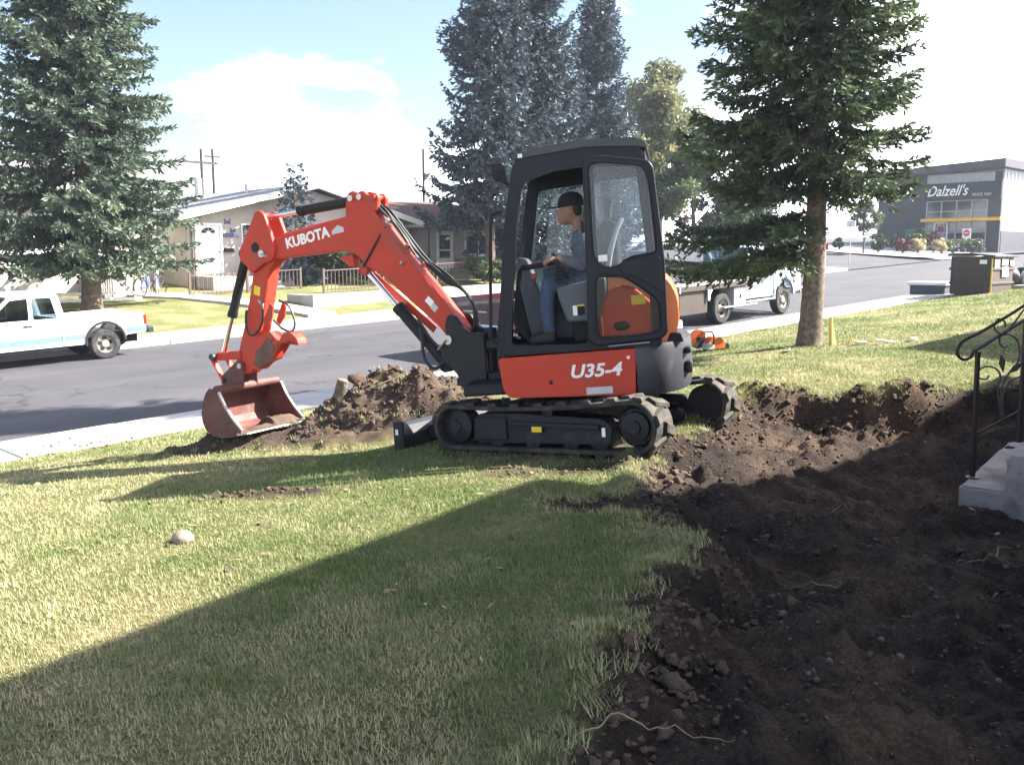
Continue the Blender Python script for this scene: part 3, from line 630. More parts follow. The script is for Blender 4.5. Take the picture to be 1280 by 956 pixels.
for y_ in (.36, .26):
    MB().tube([(.40, y_, .90), (.52, y_, 1.08), (.44, y_, 1.50), (.40, y_, 1.55)], .012, 8).build('travel_lever', M['plastic'], ex, FU, smooth=True)
MB().bx(.30, .345, .305, .34, 1.42, 1.47).build('lever_grip', M['red'], ex, FU, bevel=.008)
for k in range(4): MB().cyl((.52 - .03 * (k % 2), .25 + .06 * k, .93 + .03 * (k // 2)), (.515 - .03 * (k % 2), .25 + .06 * k, .95 + .03 * (k // 2)), .01, 8).build('bolt', M['steel'], ex, FU)

# swing bracket at the front
sb = MB(); sb.prism(rounded([(.76, .50), (1.02, .48), (1.05, .60), (1.13, .68), (1.20, .73), (1.215, .84), (1.14, .92), (1.155, 1.03), (1.12, 1.13), (1.05, 1.13), (.98, 1.02), (.90, .97), (.76, .95)], .03), -.17, -.11)
sb.prism(rounded([(.76, .50), (1.02, .48), (1.05, .60), (1.13, .68), (1.20, .73), (1.215, .84), (1.14, .92), (1.155, 1.03), (1.12, 1.13), (1.05, 1.13), (.98, 1.02), (.90, .97), (.76, .95)], .03), .11, .17)
FS = mframe(rad(28), rad(4), (-.47 + 1.17 * math.cos(rad(28)) - EC.x, 8.23 - 1.17 * math.sin(rad(28)) - EC.y, .02 - .0))
swb = sb.build('swing_bracket', M['frame'], ex, FS, bevel=.012)
m2 = MB(); 
for z0, z1 in ((.50, .57), (.66, .70), (.86, .96)): m2.bx(.78, 1.1, -.11, .11, z0, z1)
m2.cyl((.80, 0, .45), (.80, 0, 1.0), .07, 20); m2.build('swing_pivot', M['frame'], ex, FS, bevel=.008)
MB().bx(.55, .80, -.2, .14, .52, .62).bx(.55, .80, -.2, .14, .82, .90).build('swing_mount', M['frame'], ex, FS, bevel=.012)
# boom, in the plane of FB (x away from the foot, z above datum)
boom_o = [(.00, 1.06), (-.055, 1.09), (-.075, 1.16), (.0, 1.25), (.202, 1.475), (.445, 1.715), (.65, 1.93), (.80, 2.10), (.88, 2.22), (.95, 2.275), (1.06, 2.25), (1.186, 2.165), (1.694, 2.055), (2.05, 1.975), (2.18, 1.95), (2.25, 1.90), (2.255, 1.80), (2.134, 1.765), (1.636, 1.812), (1.223, 1.848), (1.075, 1.81), (.96, 1.70), (.788, 1.62), (.596, 1.475), (.424, 1.35), (.171, 1.165), (.06, 1.04)]
bo = MB().prism(rounded(boom_o, .05, 3), -.085, .085); boom = bo.build('boom', M['red'], ex, FB, bevel=.012, seg=2)
MB().tube([(x, .0, z + .004) for x, z in ((1.20, 2.155), (1.60, 2.08), (2.05, 1.99))], .018, 8).build('boom_pipe', M['red'], boom, smooth=True)
text_part('lettering', 'KUBOTA', .135, M['white'], boom, frame3((1.66, .0865, 1.965), (-1, 0, -math.tan(rad(-12))), (0, 0, 1)), offset=.005)
MB().prism([(1.36, 1.995), (1.22, 2.02), (1.22, 2.06), (1.29, 2.085), (1.36, 2.03)], .0855, .0862).build('dealer_sticker', M['silver'], boom)
MB().prism([(.33, 1.40), (.27, 1.35), (.23, 1.395), (.29, 1.445)], .0855, .0868).build('label_plate', M['white'], boom)
MB().prism([(.275, 1.345), (.225, 1.30), (.185, 1.345), (.235, 1.385)], .0855, .0866).build('label_plate', M['silver'], boom)
# elbow bracket
for y_ in (-.07, .05):
    eb = MB().prism(rounded([(.84, 2.20), (.82, 2.33), (.87, 2.375), (.94, 2.345), (1.00, 2.395), (1.07, 2.37), (1.10, 2.395), (1.16, 2.38), (1.19, 2.30), (1.20, 2.13), (1.0, 2.2)], .025), y_ - .012, y_ + .032); eb.build('cylinder_bracket', M['red'], boom, bevel=.006)
for px_, pz_ in ((.875, 2.325), (1.03, 2.335), (1.13, 2.325)):
    MB().cyl((px_, -.10, pz_), (px_, .10, pz_), .028, 16).build('pin', M['steel'] if px_ > 1.0 else M['red'], boom)
MB().prism(rounded([(1.17, 1.70), (1.29, 1.78), (1.13, 1.81), (1.11, 1.70)], .01), -.02, .08).build('cylinder_guard', M['red'], boom, bevel=.006)
MB().tube([(1.0, .09, 1.70), (.93, .092, 1.80), (.84, .092, 1.93), (.76, .06, 2.06)], .012, 8).build('hose', M['hose'], boom, smooth=True)
# boom cylinder under the boom
def cylinder(name, a, b, t0, rb, rr_, y=0, parent=ex, mat='plastic', frame=FB):
    a = Vector((a[0], y, a[1])); b = Vector((b[0], y, b[1])); m_ = a.lerp(b, t0)
    c = MB().cyl(a, m_, rb, 20); c.cyl(m_ - (b - a).normalized() * .05, m_ + (b - a).normalized() * .012, rb * 1.12, 20); c.cyl(a + Vector((0, -.06, 0)), a + Vector((0, .06, 0)), rb * 1.05, 18)
    o = c.build(name, M[mat], parent, frame, smooth=True)
    r_ = MB().cyl(m_, b, rr_, 18); r_.build('piston_rod', M['chrome'], o, smooth=True)
    MB().cyl(b + Vector((0, -.055, 0)), b + Vector((0, .055, 0)), rr_ * 1.7, 18).build('rod_eye', M['red'], o, smooth=True)
    return o
bc = cylinder('boom_cylinder', (.14, .82), (1.03, 1.665), .60, .055, .027, y=.0)
MB().bar((.32, -.07, 1.13), (1.02, -.07, 1.63), .012, .07).build('cylinder_cover', M['red'], ex, FB, bevel=.004)
MB().tube(smooth_pts([(.12, .10, .86), (.22, .12, .80), (.33, .11, .90), (.37, .08, 1.10), (.40, .07, 1.16)]), .016, 8).build('hose', M['hose'], bc, smooth=True)
MB().tube([(.42, .06, 1.23), (.30, .07, 1.08), (.17, .06, .95)], .012, 8).build('cylinder_pipe', M['hose'], bc, smooth=True)
MB().cyl((.03, -.19, 1.07), (.03, .19, 1.07), .042, 20).build('foot_pin', M['steel'], ex, FB, smooth=True)
MB().bar((.04, .192, 1.07), (.12, .192, .98), .01, .05, (0, 1, 0)).build('pin_keeper', M['silver'], ex, FB, bevel=.01)
# hoses along the back of the boom
for k in range(6):
    o_ = -.055 + .022 * k; w_ = .02 * math.sin(k * 2.1)
    pts = [(.90 + w_, o_, 2.28), (.78, o_, 2.20 + w_), (.62, o_, 2.02 + .02 * (k % 2)), (.42, o_, 1.80 + w_), (.27, o_, 1.66 + .025 * (k % 3)), (.13, o_ * 1.2, 1.56 + .03 * (k % 3)), (-.02, o_ * 1.3, 1.46 + .016 * k), (-.11 - .010 * k, o_ * 1.3, 1.33 + .010 * k), (-.125 - .008 * k, o_ * 1.2, 1.18), (-.10, o_, 1.05), (-.14, o_, .92)]
    P_ = [Vector(p) for p in pts]; fine = []
    for i in range(len(P_) - 1):
        p0, p1, p2, p3 = P_[max(i - 1, 0)], P_[i], P_[i + 1], P_[min(i + 2, len(P_) - 1)]
        for q in range(5):
            t = q / 5; fine.append(.5 * ((2 * p1) + (-p0 + p2) * t + (2 * p0 - 5 * p1 + 4 * p2 - p3) * t * t + (-p0 + 3 * p1 - 3 * p2 + p3) * t ** 3))
    MB().tube(fine + [P_[-1]], .0135, 8).build('hose', M['hose'], ex, FB, smooth=True)
for x_, z_ in ((.735, 2.115), (.53, 1.885), (.36, 1.72)):
    MB().box((x_, 0, z_), (.05, .15, .035), Matrix.Rotation(rad(45), 3, 'Y')).build('hose_clamp', M['red'] if x_ < .7 else M['silver'], boom, bevel=.005)
for x_, z_ in ((.47, 1.83), (.40, 1.76), (.44, 1.79)):
    MB().cyl((x_, .05, z_), (x_ - .06, .06, z_ - .05), .013, 10).build('hose_fitting', M['steel'], boom)
MB().cyl((.56, .085, 1.73), (.56, .115, 1.74), .016, 10).build('grease_point', M['steel'], boom)
# arm (dipper)
arm_o = [(2.20, 1.95), (2.08, 1.90), (2.06, 1.78), (2.16, 1.66), (2.215, 1.40), (2.29, 1.08), (2.36, .84), (2.44, .62), (2.60, .60), (2.66, .70), (2.60, .86), (2.51, 1.12), (2.405, 1.48), (2.36, 1.70), (2.40, 1.86)]
am = MB().prism(rounded(arm_o, .04, 3), -.075, .075); arm = am.build('arm', M['red'], ex, FB, bevel=.012)
for y_ in (.088, -.118):
    MB().prism(rounded([(2.27, 2.245), (2.18, 2.225), (2.09, 2.02), (2.04, 1.86), (2.07, 1.76), (2.20, 1.72), (2.36, 1.62), (2.42, 1.70), (2.51, 1.76), (2.50, 1.86), (2.40, 2.02)], [.05,.05,.04,.04,.04,.04,.03,.03,.04,.04,.1]), y_ - .012, y_ + .03).build('arm_cheek', M['red'], arm, bevel=.008)
MB().cyl((2.29, .10, 1.88), (2.29, .122, 1.88), .05, 20).build('pin_hole_shade', M['plastic'], arm)  # solid black disc standing in for the shaded hole
MB().cyl((2.205, -.13, 1.82), (2.205, .135, 1.82), .036, 18).build('boom_arm_pin', M['steel'], arm, smooth=True)
MB().bar((2.20, .138, 1.82), (2.13, .138, 1.79), .012, .05, (0, 1, 0)).build('pin_keeper', M['silver'], arm, bevel=.008)
MB().prism([(2.375, 1.42), (2.295, 1.40), (2.28, 1.49), (2.36, 1.51)], .0755, .077).build('warning_sticker', M['sticker'], arm)
cylinder('arm_cylinder', (1.08, 2.315), (2.25, 2.175), .62, .048, .025, y=.0)
cylinder('bucket_cylinder', (2.52, 1.82), (2.90, .77), .60, .046, .024, y=.0)
MB().tube(smooth_pts([(2.27, .08, 1.34), (2.22, .12, 1.31), (2.21, .15, 1.15), (2.29, .16, 1.03), (2.39, .15, 1.03), (2.45, .12, 1.14), (2.455, .1, 1.26)]), .012, 8).build('hose', M['hose'], arm, smooth=True)
MB().tube(smooth_pts([(2.16, -.05, 1.36), (2.06, -.08, 1.30), (1.99, -.08, 1.14), (2.02, -.06, 1.05), (2.12, -.04, 1.08), (2.21, -.02, 1.16)]), .011, 8).build('hose', M['hose'], arm, smooth=True)
MB().cyl((2.30, .08, 1.36), (2.24, .09, 1.31), .018, 10).build('hose_fitting', M['steel'], arm)
for y_ in (.08, -.10):   # thumb mount
    MB().prism(rounded([(2.15, 1.34), (2.10, 1.31), (2.12, 1.20), (2.20, 1.10), (2.24, 1.13)], .02), y_, y_ + .02).build('thumb_mount', M['red'], arm, bevel=.004)
# hydraulic thumb
th_o = [(2.33, .66), (2.23, .74), (2.12, .78), (2.06, .90), (2.03, .985), (1.98, 1.05), (1.89, 1.055), (1.815, 1.0), (1.79, .93), (1.85, .97), (1.92, .985), (1.99, .945), (2.08, .985), (2.16, 1.06), (2.26, 1.04), (2.35, .95), (2.44, .78), (2.44, .68)]
th = MB(); th.prism(rounded(th_o, .025, 3), -.035, .10)
thumb = th.build('thumb', M['red'], ex, FB, bevel=.005)
mc = [(2.235 + (.13 + .03 * math.sin(5.3 * k) + .02 * math.sin(2.1 * k)) * math.cos(k * math.tau / 22) * (.75 if math.sin(k * math.tau / 22) > 0 else 1), .84 + (.15 + .025 * math.sin(3.7 * k)) * math.sin(k * math.tau / 22)) for k in range(22)]
MB().prism([(x + (z - .84) * -.55, z) for x, z in mc], .101, .106).build('mud_cake', M['bucket_in'], thumb)
# bucket linkage
for y_ in (.085, -.105):
    lk = MB().bar((2.90, y_, .765), (2.57, y_, .80), .02, .085, (0, 0, 1)); lk.build('link_arm', M['red'], ex, FB, bevel=.01)
    MB().bar((2.955, y_ + .01, .75), (2.80, y_ + .01, .52), .02, .07, (0, 1, 0)).build('link_rod', M['red'], ex, FB, bevel=.01)
MB().cyl((2.93, -.14, .765), (2.93, .14, .765), .035, 16).build('link_pin', M['dgrey'], ex, FB, smooth=True)
MB().cyl((2.57, -.12, .69), (2.57, .12, .69), .028, 16).build('bucket_pin', M['steel'], ex, FB, smooth=True)
MB().cyl((2.79, -.12, .53), (2.79, .12, .53), .03, 16).build('link_pin', M['plastic'], ex, FB, smooth=True)
# wide ditching bucket, open towards the machine
bw = .435
shell = [(2.60, .475), (2.655, .49), (2.70, .44), (2.745, .34), (2.765, .24), (2.755, .15), (2.71, .075), (2.63, .03), (2.52, .015), (2.40, .03), (2.22, .075)]
inn = [(2.25, .088), (2.40, .046), (2.52, .033), (2.62, .048), (2.695, .09), (2.737, .155), (2.746, .24), (2.728, .335), (2.685, .43), (2.65, .470), (2.607, .46)]
bkt = MB().prism(shell + inn, -bw, bw).build('bucket', M['bucket'], ex, FB)
side_o = [(2.60, .475), (2.655, .497), (2.705, .445), (2.752, .34), (2.772, .24), (2.762, .145), (2.715, .068), (2.63, .023), (2.52, .008), (2.40, .022), (2.24, .068), (2.25, .105), (2.36, .20), (2.46, .32), (2.54, .455)]
for y_ in (bw, -bw - .018): MB().prism(side_o, y_, y_ + .018).build('bucket_side', M['bucket'], bkt, bevel=.004)
for y_ in (bw - .004, -bw - .022):
    MB().prism([(2.54, .46), (2.46, .325), (2.36, .205), (2.25, .108), (2.232, .118), (2.345, .222), (2.445, .34), (2.522, .475)], y_, y_ + .026).build('side_cutter', M['steel'], bkt, bevel=.003)
MB().prism([(2.30, .052), (2.16, .082), (2.165, .092), (2.30, .076)], -bw - .02, bw + .02).build('cutting_edge', M['steel'], bkt)
MB().cyl((2.575, -bw, .485), (2.575, bw, .485), .042, 18).build('top_tube', M['bucket'], bkt, smooth=True)
for y_ in (.088, -.11):
    MB().prism(rounded([(2.53, .47), (2.52, .72), (2.60, .75), (2.82, .58), (2.84, .49), (2.70, .43)], .03), y_, y_ + .022).build('bucket_ear', M['bucket'], bkt, bevel=.006)
sp = MB(); sx_ = np.linspace(2.24, 2.60, 18); sy_ = np.linspace(-bw + .01, bw - .01, 40)
SV = []
for a in sx_:
    for b in sy_:
        e = min((a - 2.24) / .1, (2.60 - a) / .2, 1); h = max(0, .0 + .05 * e + .10 * float(fbm(np.array(a * 9), np.array(b * 7), 3, 4)) * e + (.05 if b < -.05 else -.02) * e)
        base = .088 - .042 * (a - 2.25) / .15 if a < 2.40 else .036
        SV.append((a, b, max(base, .03) - .004 + h))
sp.add(SV, [(i * 40 + j, (i + 1) * 40 + j, (i + 1) * 40 + j + 1, i * 40 + j + 1) for i in range(17) for j in range(39)])
M['soil'] = pm('dug soil', (.050, .038, .032), .95, var=.3, scale=4, col2=(.115, .080, .060), bump=1, bscale=60, spec=.1)
sp.build('soil_load', M['soil'], bkt, smooth=True)

# ------------------------------------------------------------ trees and shrubs
M['bark'] = pm('spruce bark', (.085, .066, .055), .95, var=.3, scale=9, bump=1, bscale=22, col2=(.16, .125, .105), spec=.1)
M['bark_pale'] = pm('pale scarred bark', (.085, .066, .054), .95, var=.3, scale=16, bump=1, bscale=34, col2=(.22, .18, .15), spec=.1, dirt=(.27, .23, .19), dscale=2.2, dlo=.56, dhi=.64)
M['nd_green'] = leaf_mat('spruce needles green', (.030, .048, .034), (.15, .195, .085), .55, .18)
M['nd_blue'] = leaf_mat('spruce needles blue green', (.030, .044, .058), (.098, .130, .152), .55, .15)
M['nd_grey'] = leaf_mat('spruce needles grey green', (.040, .062, .045), (.145, .19, .125), .55, .15)
M['lf_yel'] = leaf_mat('turning leaves', (.085, .105, .050), (.25, .24, .105), .5, .4)
M['lf_green'] = leaf_mat('green leaves', (.045, .068, .034), (.12, .155, .070), .5, .35)
M['lf_dark'] = leaf_mat('dark leaves', (.022, .040, .020), (.06, .09, .035), .5, .25)
M['lf_red'] = leaf_mat('dark red leaves', (.07, .02, .03), (.17, .05, .06), .5, .3)
M['lf_pale'] = leaf_mat('dry pale grass tufts', (.30, .25, .13), (.52, .46, .28), .6, .3)
M['lf_pink'] = leaf_mat('pink petals', (.55, .12, .30), (.85, .55, .70), .5, .3)
def sprays(P, Dr, L, Wd, tint, rs):
    """needle sprays: two crossed slim rhombs along direction Dr at P"""
    n = len(P); up = rs.normal(0, 1, (n, 3)); up[:, 2] += .8
    s1 = np.cross(Dr, up); s1 /= np.linalg.norm(s1, axis=1, keepdims=True) + 1e-9; s2 = np.cross(Dr, s1)
    L = L[:, None]; Wd = Wd[:, None]; tip = P + Dr * L; mid = P + Dr * L * .5 - np.array([0, 0, .08]) * L
    c_ = rs.uniform(0, 6.28, n)[:, None]; s1 = s1 * np.cos(c_) + s2 * np.sin(c_)
    V = np.stack([P, mid + s1 * Wd, tip, mid - s1 * Wd], 1).reshape(-1, 3)
    F = np.arange(n * 4).reshape(-1, 4); return V, F, np.repeat(tint, 4)
def spruce(name, label, x, y, z, H, Rmax, seed, mat, bark, trunk_r, clear, group=None, dens=1.0, spray=.11, droop=.35, upturn=.35, top=1.0, gapp=.12, prof=.8, whorl=.33, bump_low=1.0, twig_gap=1.0, side_gain=None, wide=.27, one_side=None):
    rs = np.random.default_rng(seed); t = thing(name, label, 'tree', (x, y, z), 0, group)
    tr = MB(); hs_ = np.concatenate([[-.15, 0, .2, .45, .8, 1.3, 2], np.linspace(3, H, 8)]) if H > 6 else np.linspace(-.15, H, 10); tr.tube([(.03 * math.sin(h * 1.3), .03 * math.cos(h), h) for h in hs_], [trunk_r * max(.06, (1 - max(h, 0) / H) ** .75) * (1 + .22 * math.exp(-max(h, 0) * 2.5)) for h in hs_], 14)
    tr.build('trunk', bark, t, smooth=True)
    PP = []; DD = []; LL = []; TT = []; BR = MB(); h = clear
    while h < H * .985:
        f = (h - clear) / (H - clear); Rb = Rmax * ((1 - f) ** prof) * (bump_low + (1 - bump_low) * min(1, f / .18)) + .12
        nb = max(4, int(rs.integers(7, 10) * (1 if f < .8 else .8))); a0 = rs.uniform(0, 6.28)
        for b in range(nb):
            az = a0 + b * 6.283 / nb + rs.normal(0, .22)
            if rs.random() < gapp or (one_side and h < one_side[1] and math.cos(az - one_side[0]) < .25): continue
            Lb = Rb * rs.uniform(.72, 1.12) * (1 + .18 * math.sin(az * 2 + seed))
            if side_gain: Lb *= 1 + side_gain[1] * max(0, math.cos(az - side_gain[0])) * (1 if f < side_gain[2] else .3)
            hh = h + rs.normal(0, .07); d = np.array([math.cos(az), math.sin(az), 0]); ns = max(6, int(Lb / .14)); tt = np.linspace(0, 1, ns)
            sl = (.35 + .25 * f) if f > .6 else 0
            zc = hh + Lb * (sl * tt - droop * (1 - f * .8) * tt ** 1.3 * 1.0 + upturn * tt ** 3.2)
            pts = np.stack([d[0] * tt * Lb, d[1] * tt * Lb, zc], 1); side = np.array([-d[1], d[0], 0]); btint = rs.normal(0, .20)
            if Lb > .5: BR.tube([tuple(p) for p in pts[::max(1, ns // 5)]], [max(.006, .022 * (1 - k / 6) * (trunk_r / .25)) for k in range(len(pts[::max(1, ns // 5)]))], 4, False)
            step = .085 * twig_gap; m = int(Lb / step)
            for k in range(m):
                u = (k + rs.random()) / m
                if u < .12: continue
                p = np.array([np.interp(u, tt, pts[:, i]) for i in range(3)]); sg = 1 if k % 2 else -1
                tl = min(.75, .42 * Lb) * (1.05 - u) ** .7 * rs.uniform(.55, 1.1) + .06
                dr = d * rs.uniform(.45, .9) + side * sg * rs.uniform(.5, 1.0) + np.array([0, 0, rs.uniform(-.45, .12)]); dr /= np.linalg.norm(dr)
                q = max(1, int(tl / (spray * .62) * dens))
                w = (np.arange(q) + rs.random(q)) / q
                pos = p + dr * (w * tl)[:, None] + np.stack([np.zeros(q), np.zeros(q), -.25 * tl * w ** 2], 1) + rs.normal(0, .018, (q, 3))
                dd = dr + rs.normal(0, .42, (q, 3)) + np.array([0, 0, -.10]); dd /= np.linalg.norm(dd, axis=1, keepdims=True)
                PP.append(pos); DD.append(dd); LL.append(spray * rs.uniform(.7, 1.3, q)); TT.append(np.clip(.28 + btint + .28 * w * u + rs.normal(0, .08, q), 0, 1))
            # spray along the branch itself
            q = int(Lb / (spray * .5) * dens); u = rs.uniform(.15, 1, q); pos = np.stack([np.interp(u, tt, pts[:, i]) for i in range(3)], 1)
            dd = d + rs.normal(0, .5, (q, 3)); dd /= np.linalg.norm(dd, axis=1, keepdims=True); PP.append(pos); DD.append(dd); LL.append(spray * rs.uniform(.7, 1.2, q)); TT.append(np.clip(.3 + btint + rs.normal(0, .08, q), 0, 1))
        h += whorl * (1 - .45 * f) * rs.uniform(.8, 1.2)
    P_ = np.concatenate(PP); D_ = np.concatenate(DD); L_ = np.concatenate(LL); T_ = np.concatenate(TT)
    V, F, T2 = sprays(P_, D_, L_, L_ * wide, T_, rs); me = np_mesh('crown', V, F); f_attr(me, 'tint', T2)
    cr = link('crown', me, mat, t)
    BR.build('limbs', bark, t)
    return t, len(F) * 2
tri = 0
sx_, sy_ = 4.82, 14.91
t_, k_ = spruce('spruce_tree', 'dark green spruce with a tall bare scarred trunk on the near lawn', sx_, sy_, float(yard(sx_, sy_)[0]), 12.0, 1.30, 3, M['nd_green'], M['bark_pale'], .175, 1.5, dens=4.6, spray=.13, droop=.42, upturn=.30, prof=.55, whorl=.235, gapp=.05, twig_gap=.72, side_gain=(math.pi * .95, .42, .75), wide=.15, one_side=(math.pi * .95, 2.5)); tri += k_
tx, ty = -12.64, 27.83
t_, k_ = spruce('spruce_tree', 'broad grey green spruce on the far lawn behind the white pickup', tx, ty, float(far_z(tx, ty)[0]), 16.5, 3.3, 5, M['nd_grey'], M['bark'], .28, 1.5, dens=4.2, spray=.18, droop=.24, upturn=.18, prof=.70, whorl=.36, gapp=.05, twig_gap=1.15, wide=.19); tri += k_
for (r_, n_, H_, R_, sd_, lab) in ((26.2, 28.6, 16.5, 2.35, 21, 'tall blue spruce of the three, nearest the brown roofed house'), (29.8, 29.6, 17.5, 2.8, 22, 'tall blue spruce in the middle of the three behind the cab'), (34.9, 30.4, 13.8, 2.8, 23, 'slimmer blue spruce of the three, farthest along the street')):
    p_ = P3(r_, n_); t_, k_ = spruce('blue_spruce', lab, p_.x, p_.y, p_.z, H_, R_, sd_, M['nd_blue'], M['bark'], .22, 2.8 if sd_ == 21 else .8, 'three blue spruces behind the cab', dens=4.0, spray=.21, droop=.55, upturn=.62, prof=.72, whorl=.38, gapp=.06, twig_gap=1.3, wide=.20); tri += k_
p_ = P3(18.9, 31.6); t_, k_ = spruce('spruce_tree', 'slender young spruce before the beige bungalow', p_.x, p_.y, p_.z, 4.6, 1.15, 31, M['nd_blue'], M['bark'], .09, .3, dens=1.1, spray=.22, droop=.25, upturn=.3, prof=.9, whorl=.26, twig_gap=1.5); tri += k_

def leaf_cloud(centers, radii, count, size, rs, flat=.8, shell=.5):
    """leaf quads spread through overlapping clumps"""
    P = []; k = rs.choice(len(centers), count, p=np.array([r ** 2 for r in radii]) / sum(r ** 2 for r in radii))
    d = rs.normal(0, 1, (count, 3)); d /= np.linalg.norm(d, axis=1, keepdims=True); rr_ = rs.random(count) ** shell
    C_ = np.array(centers)[k]; R_ = np.array(radii)[k][:, None]; P = C_ + d * R_ * rr_[:, None] * np.array([1, 1, flat])
    a = rs.normal(0, 1, (count, 3)); a[:, 2] *= .6; a /= np.linalg.norm(a, axis=1, keepdims=True); b = np.cross(a, rs.normal(0, 1, (count, 3))); b /= np.linalg.norm(b, axis=1, keepdims=True)
    s_ = (size * rs.uniform(.6, 1.35, count))[:, None]
    V = np.stack([P - a * s_, P + b * s_ * .5, P + a * s_, P - b * s_ * .5], 1).reshape(-1, 3)
    ct = rs.normal(.42, .2, len(centers))[k] + rs.normal(0, .16, count)
    return V, np.arange(count * 4).reshape(-1, 4), np.repeat(np.clip(ct, 0, 1), 4)
def leafy_tree(name, label, p, H, Rc, seed, mat, clear=.3, count=16000, size=.11, group=None, clumps=46, trunk=.13):
    rs = np.random.default_rng(seed); t = thing(name, label, 'tree', p, 0, group); cs = []; rd = []
    tr = MB(); tr.tube([(0, 0, -.2), (.05, .03, H * .25), (-.04, .06, H * .5), (.02, 0, H * .8)], [trunk * 1.3, trunk, trunk * .7, trunk * .25], 10); tr.build('trunk', M['bark'], t, smooth=True)
    lb = MB()
    for k in range(clumps):
        f = rs.random() ** .8; z = H * (clear + (1 - clear) * f); a = rs.uniform(0, 6.28); env = Rc * math.sin(math.pi * min(1, .18 + .80 * f)) ** .75
        d = env * rs.random() ** .5; c_ = (d * math.cos(a), d * math.sin(a), z); cs.append(c_); rd.append(Rc * rs.uniform(.18, .36))
        if k % 2 == 0: lb.tube([(0, 0, max(.2 * H, z - .3 * H)), (c_[0] * .5, c_[1] * .5, z - .1 * H), c_], [trunk * .35, trunk * .2, .01], 5, False)
    lb.build('limbs', M['bark'], t)
    V, F, T = leaf_cloud(cs, rd, count, size, rs); me = np_mesh('crown', V, F); f_attr(me, 'tint', T); link('crown', me, mat, t); return t
def shrub(name, label, p, R_, H_, seed, mat, count=1500, size=.07, group=None, cat='shrub'):
    rs = np.random.default_rng(seed); t = thing(name, label, cat, p, 0, group); cs = []; rd = []; st = MB()
    for k in range(14):
        a = rs.uniform(0, 6.28); d = R_ * .75 * rs.random() ** .5; z = H_ * rs.uniform(.3, .85); cs.append((d * math.cos(a), d * math.sin(a), z)); rd.append(min(R_, H_) * rs.uniform(.22, .42))
        st.tube([(0, 0, -.05), (d * .4 * math.cos(a), d * .4 * math.sin(a), z * .5), cs[-1]], [.02, .014, .006], 4, False)
    st.build('stems', M['bark'], t); V, F, T = leaf_cloud(cs, rd, count, size, rs); me = np_mesh('foliage', V, F); f_attr(me, 'tint', T); link('foliage', me, mat, t); return t
leafy_tree('aspen_tree', 'tall yellowing leafy tree beside the blue spruces', P3(41.5, 31.5), 8.8, 2.5, 41, M['lf_yel'], .25, 15000, .13)
leafy_tree('aspen_tree', 'tall thin leafy tree with turning top behind the near spruce', P3(47.5, 36), 11.4, 3.0, 42, M['lf_yel'], .3, 13000, .14)
leafy_tree('bushy_tree', 'dense green tree behind the flatbed truck', P3(40.3, 28.4), 6.0, 2.4, 43, M['lf_green'], .05, 15000, .12)
leafy_tree('bushy_tree', 'dense dark tree at the street corner behind the flatbed truck', P3(43.5, 27.2), 4.6, 2.3, 44, M['lf_dark'], .05, 13000, .12)
leafy_tree('bushy_tree', 'dark leafy tree standing behind the blue spruces', P3(37.5, 33), 5.2, 2.6, 45, M['lf_dark'], .1, 12000, .13)
leafy_tree('lilac_bush', 'low bright green bush at the street corner', P3(46.0, 30.0), 2.9, 1.8, 46, M['lf_green'], .02, 7000, .10)
shrub('juniper', 'wide dark juniper against the beige bungalow', P3(20.6, 31.5), 1.9, 1.7, 47, M['lf_dark'], 7000, .10)
shrub('garden_bush', 'pale green leafy bush before the brown roofed house', P3(25.9, 27.9), 1.5, 1.0, 48, M['lf_green'], 4500, .09)
# planting in front of the shop
sh = [(60.0, 27.6, 'nd', .55, .8, 'lf_dark', 'dark round shrub in the gravel bed by the young tree'), (60.5, 26.2, 'x', .5, .9, 'lf_red', 'dark red shrub in the gravel bed'), (61.4, 25.6, 'x', .7, 1.0, 'lf_pale', 'pale dry grass tuft in the gravel bed, nearer the corner'),
      (62.6, 24.5, 'x', .7, 1.0, 'lf_pale', 'pale dry grass tuft in the gravel bed, before the no entry sign'), (63.2, 26.6, 'x', .8, 1.2, 'lf_green', 'green shrub before the shop door'), (63.6, 27.9, 'x', .6, 1.2, 'lf_dark', 'dark clipped shrub before the green cabinet'), (63.0, 28.9, 'x', .7, 1.2, 'lf_dark', 'dark clipped shrub beside the white post'),
      (64.4, 25.8, 'x', .8, 1.8, 'lf_red', 'tall dark red shrub before the shop door'), (64.6, 24.6, 'x', 1.0, 1.1, 'lf_green', 'wide green shrub beside the no entry sign'), (65.5, 23.7, 'x', .8, 1.0, 'lf_green', 'olive green shrub at the end of the bed'), (59.0, 29.8, 'x', .5, .9, 'lf_dark', 'small dark shrub near the young tree'), (58.8, 32.0, 'x', .7, .9, 'lf_dark', 'low dark shrub beside the side street'), (64.9, 27.0, 'x', .8, 1.7, 'lf_yel', 'yellowing shrub before the shop window')]
for k, (r_, n_, _, R_, H_, m_, lab) in enumerate(sh): shrub('shrub', lab, P3(r_, n_, .03), R_, H_, 60 + k, M[m_], 900, .10, 'shrubs in the gravel bed')
leafy_tree('young_tree', 'small young street tree with yellow green crown before the gravel bed', P3(57.6, 27.5), 3.4, 1.0, 81, M['lf_green'], .40, 3600, .09, clumps=60, trunk=.05)

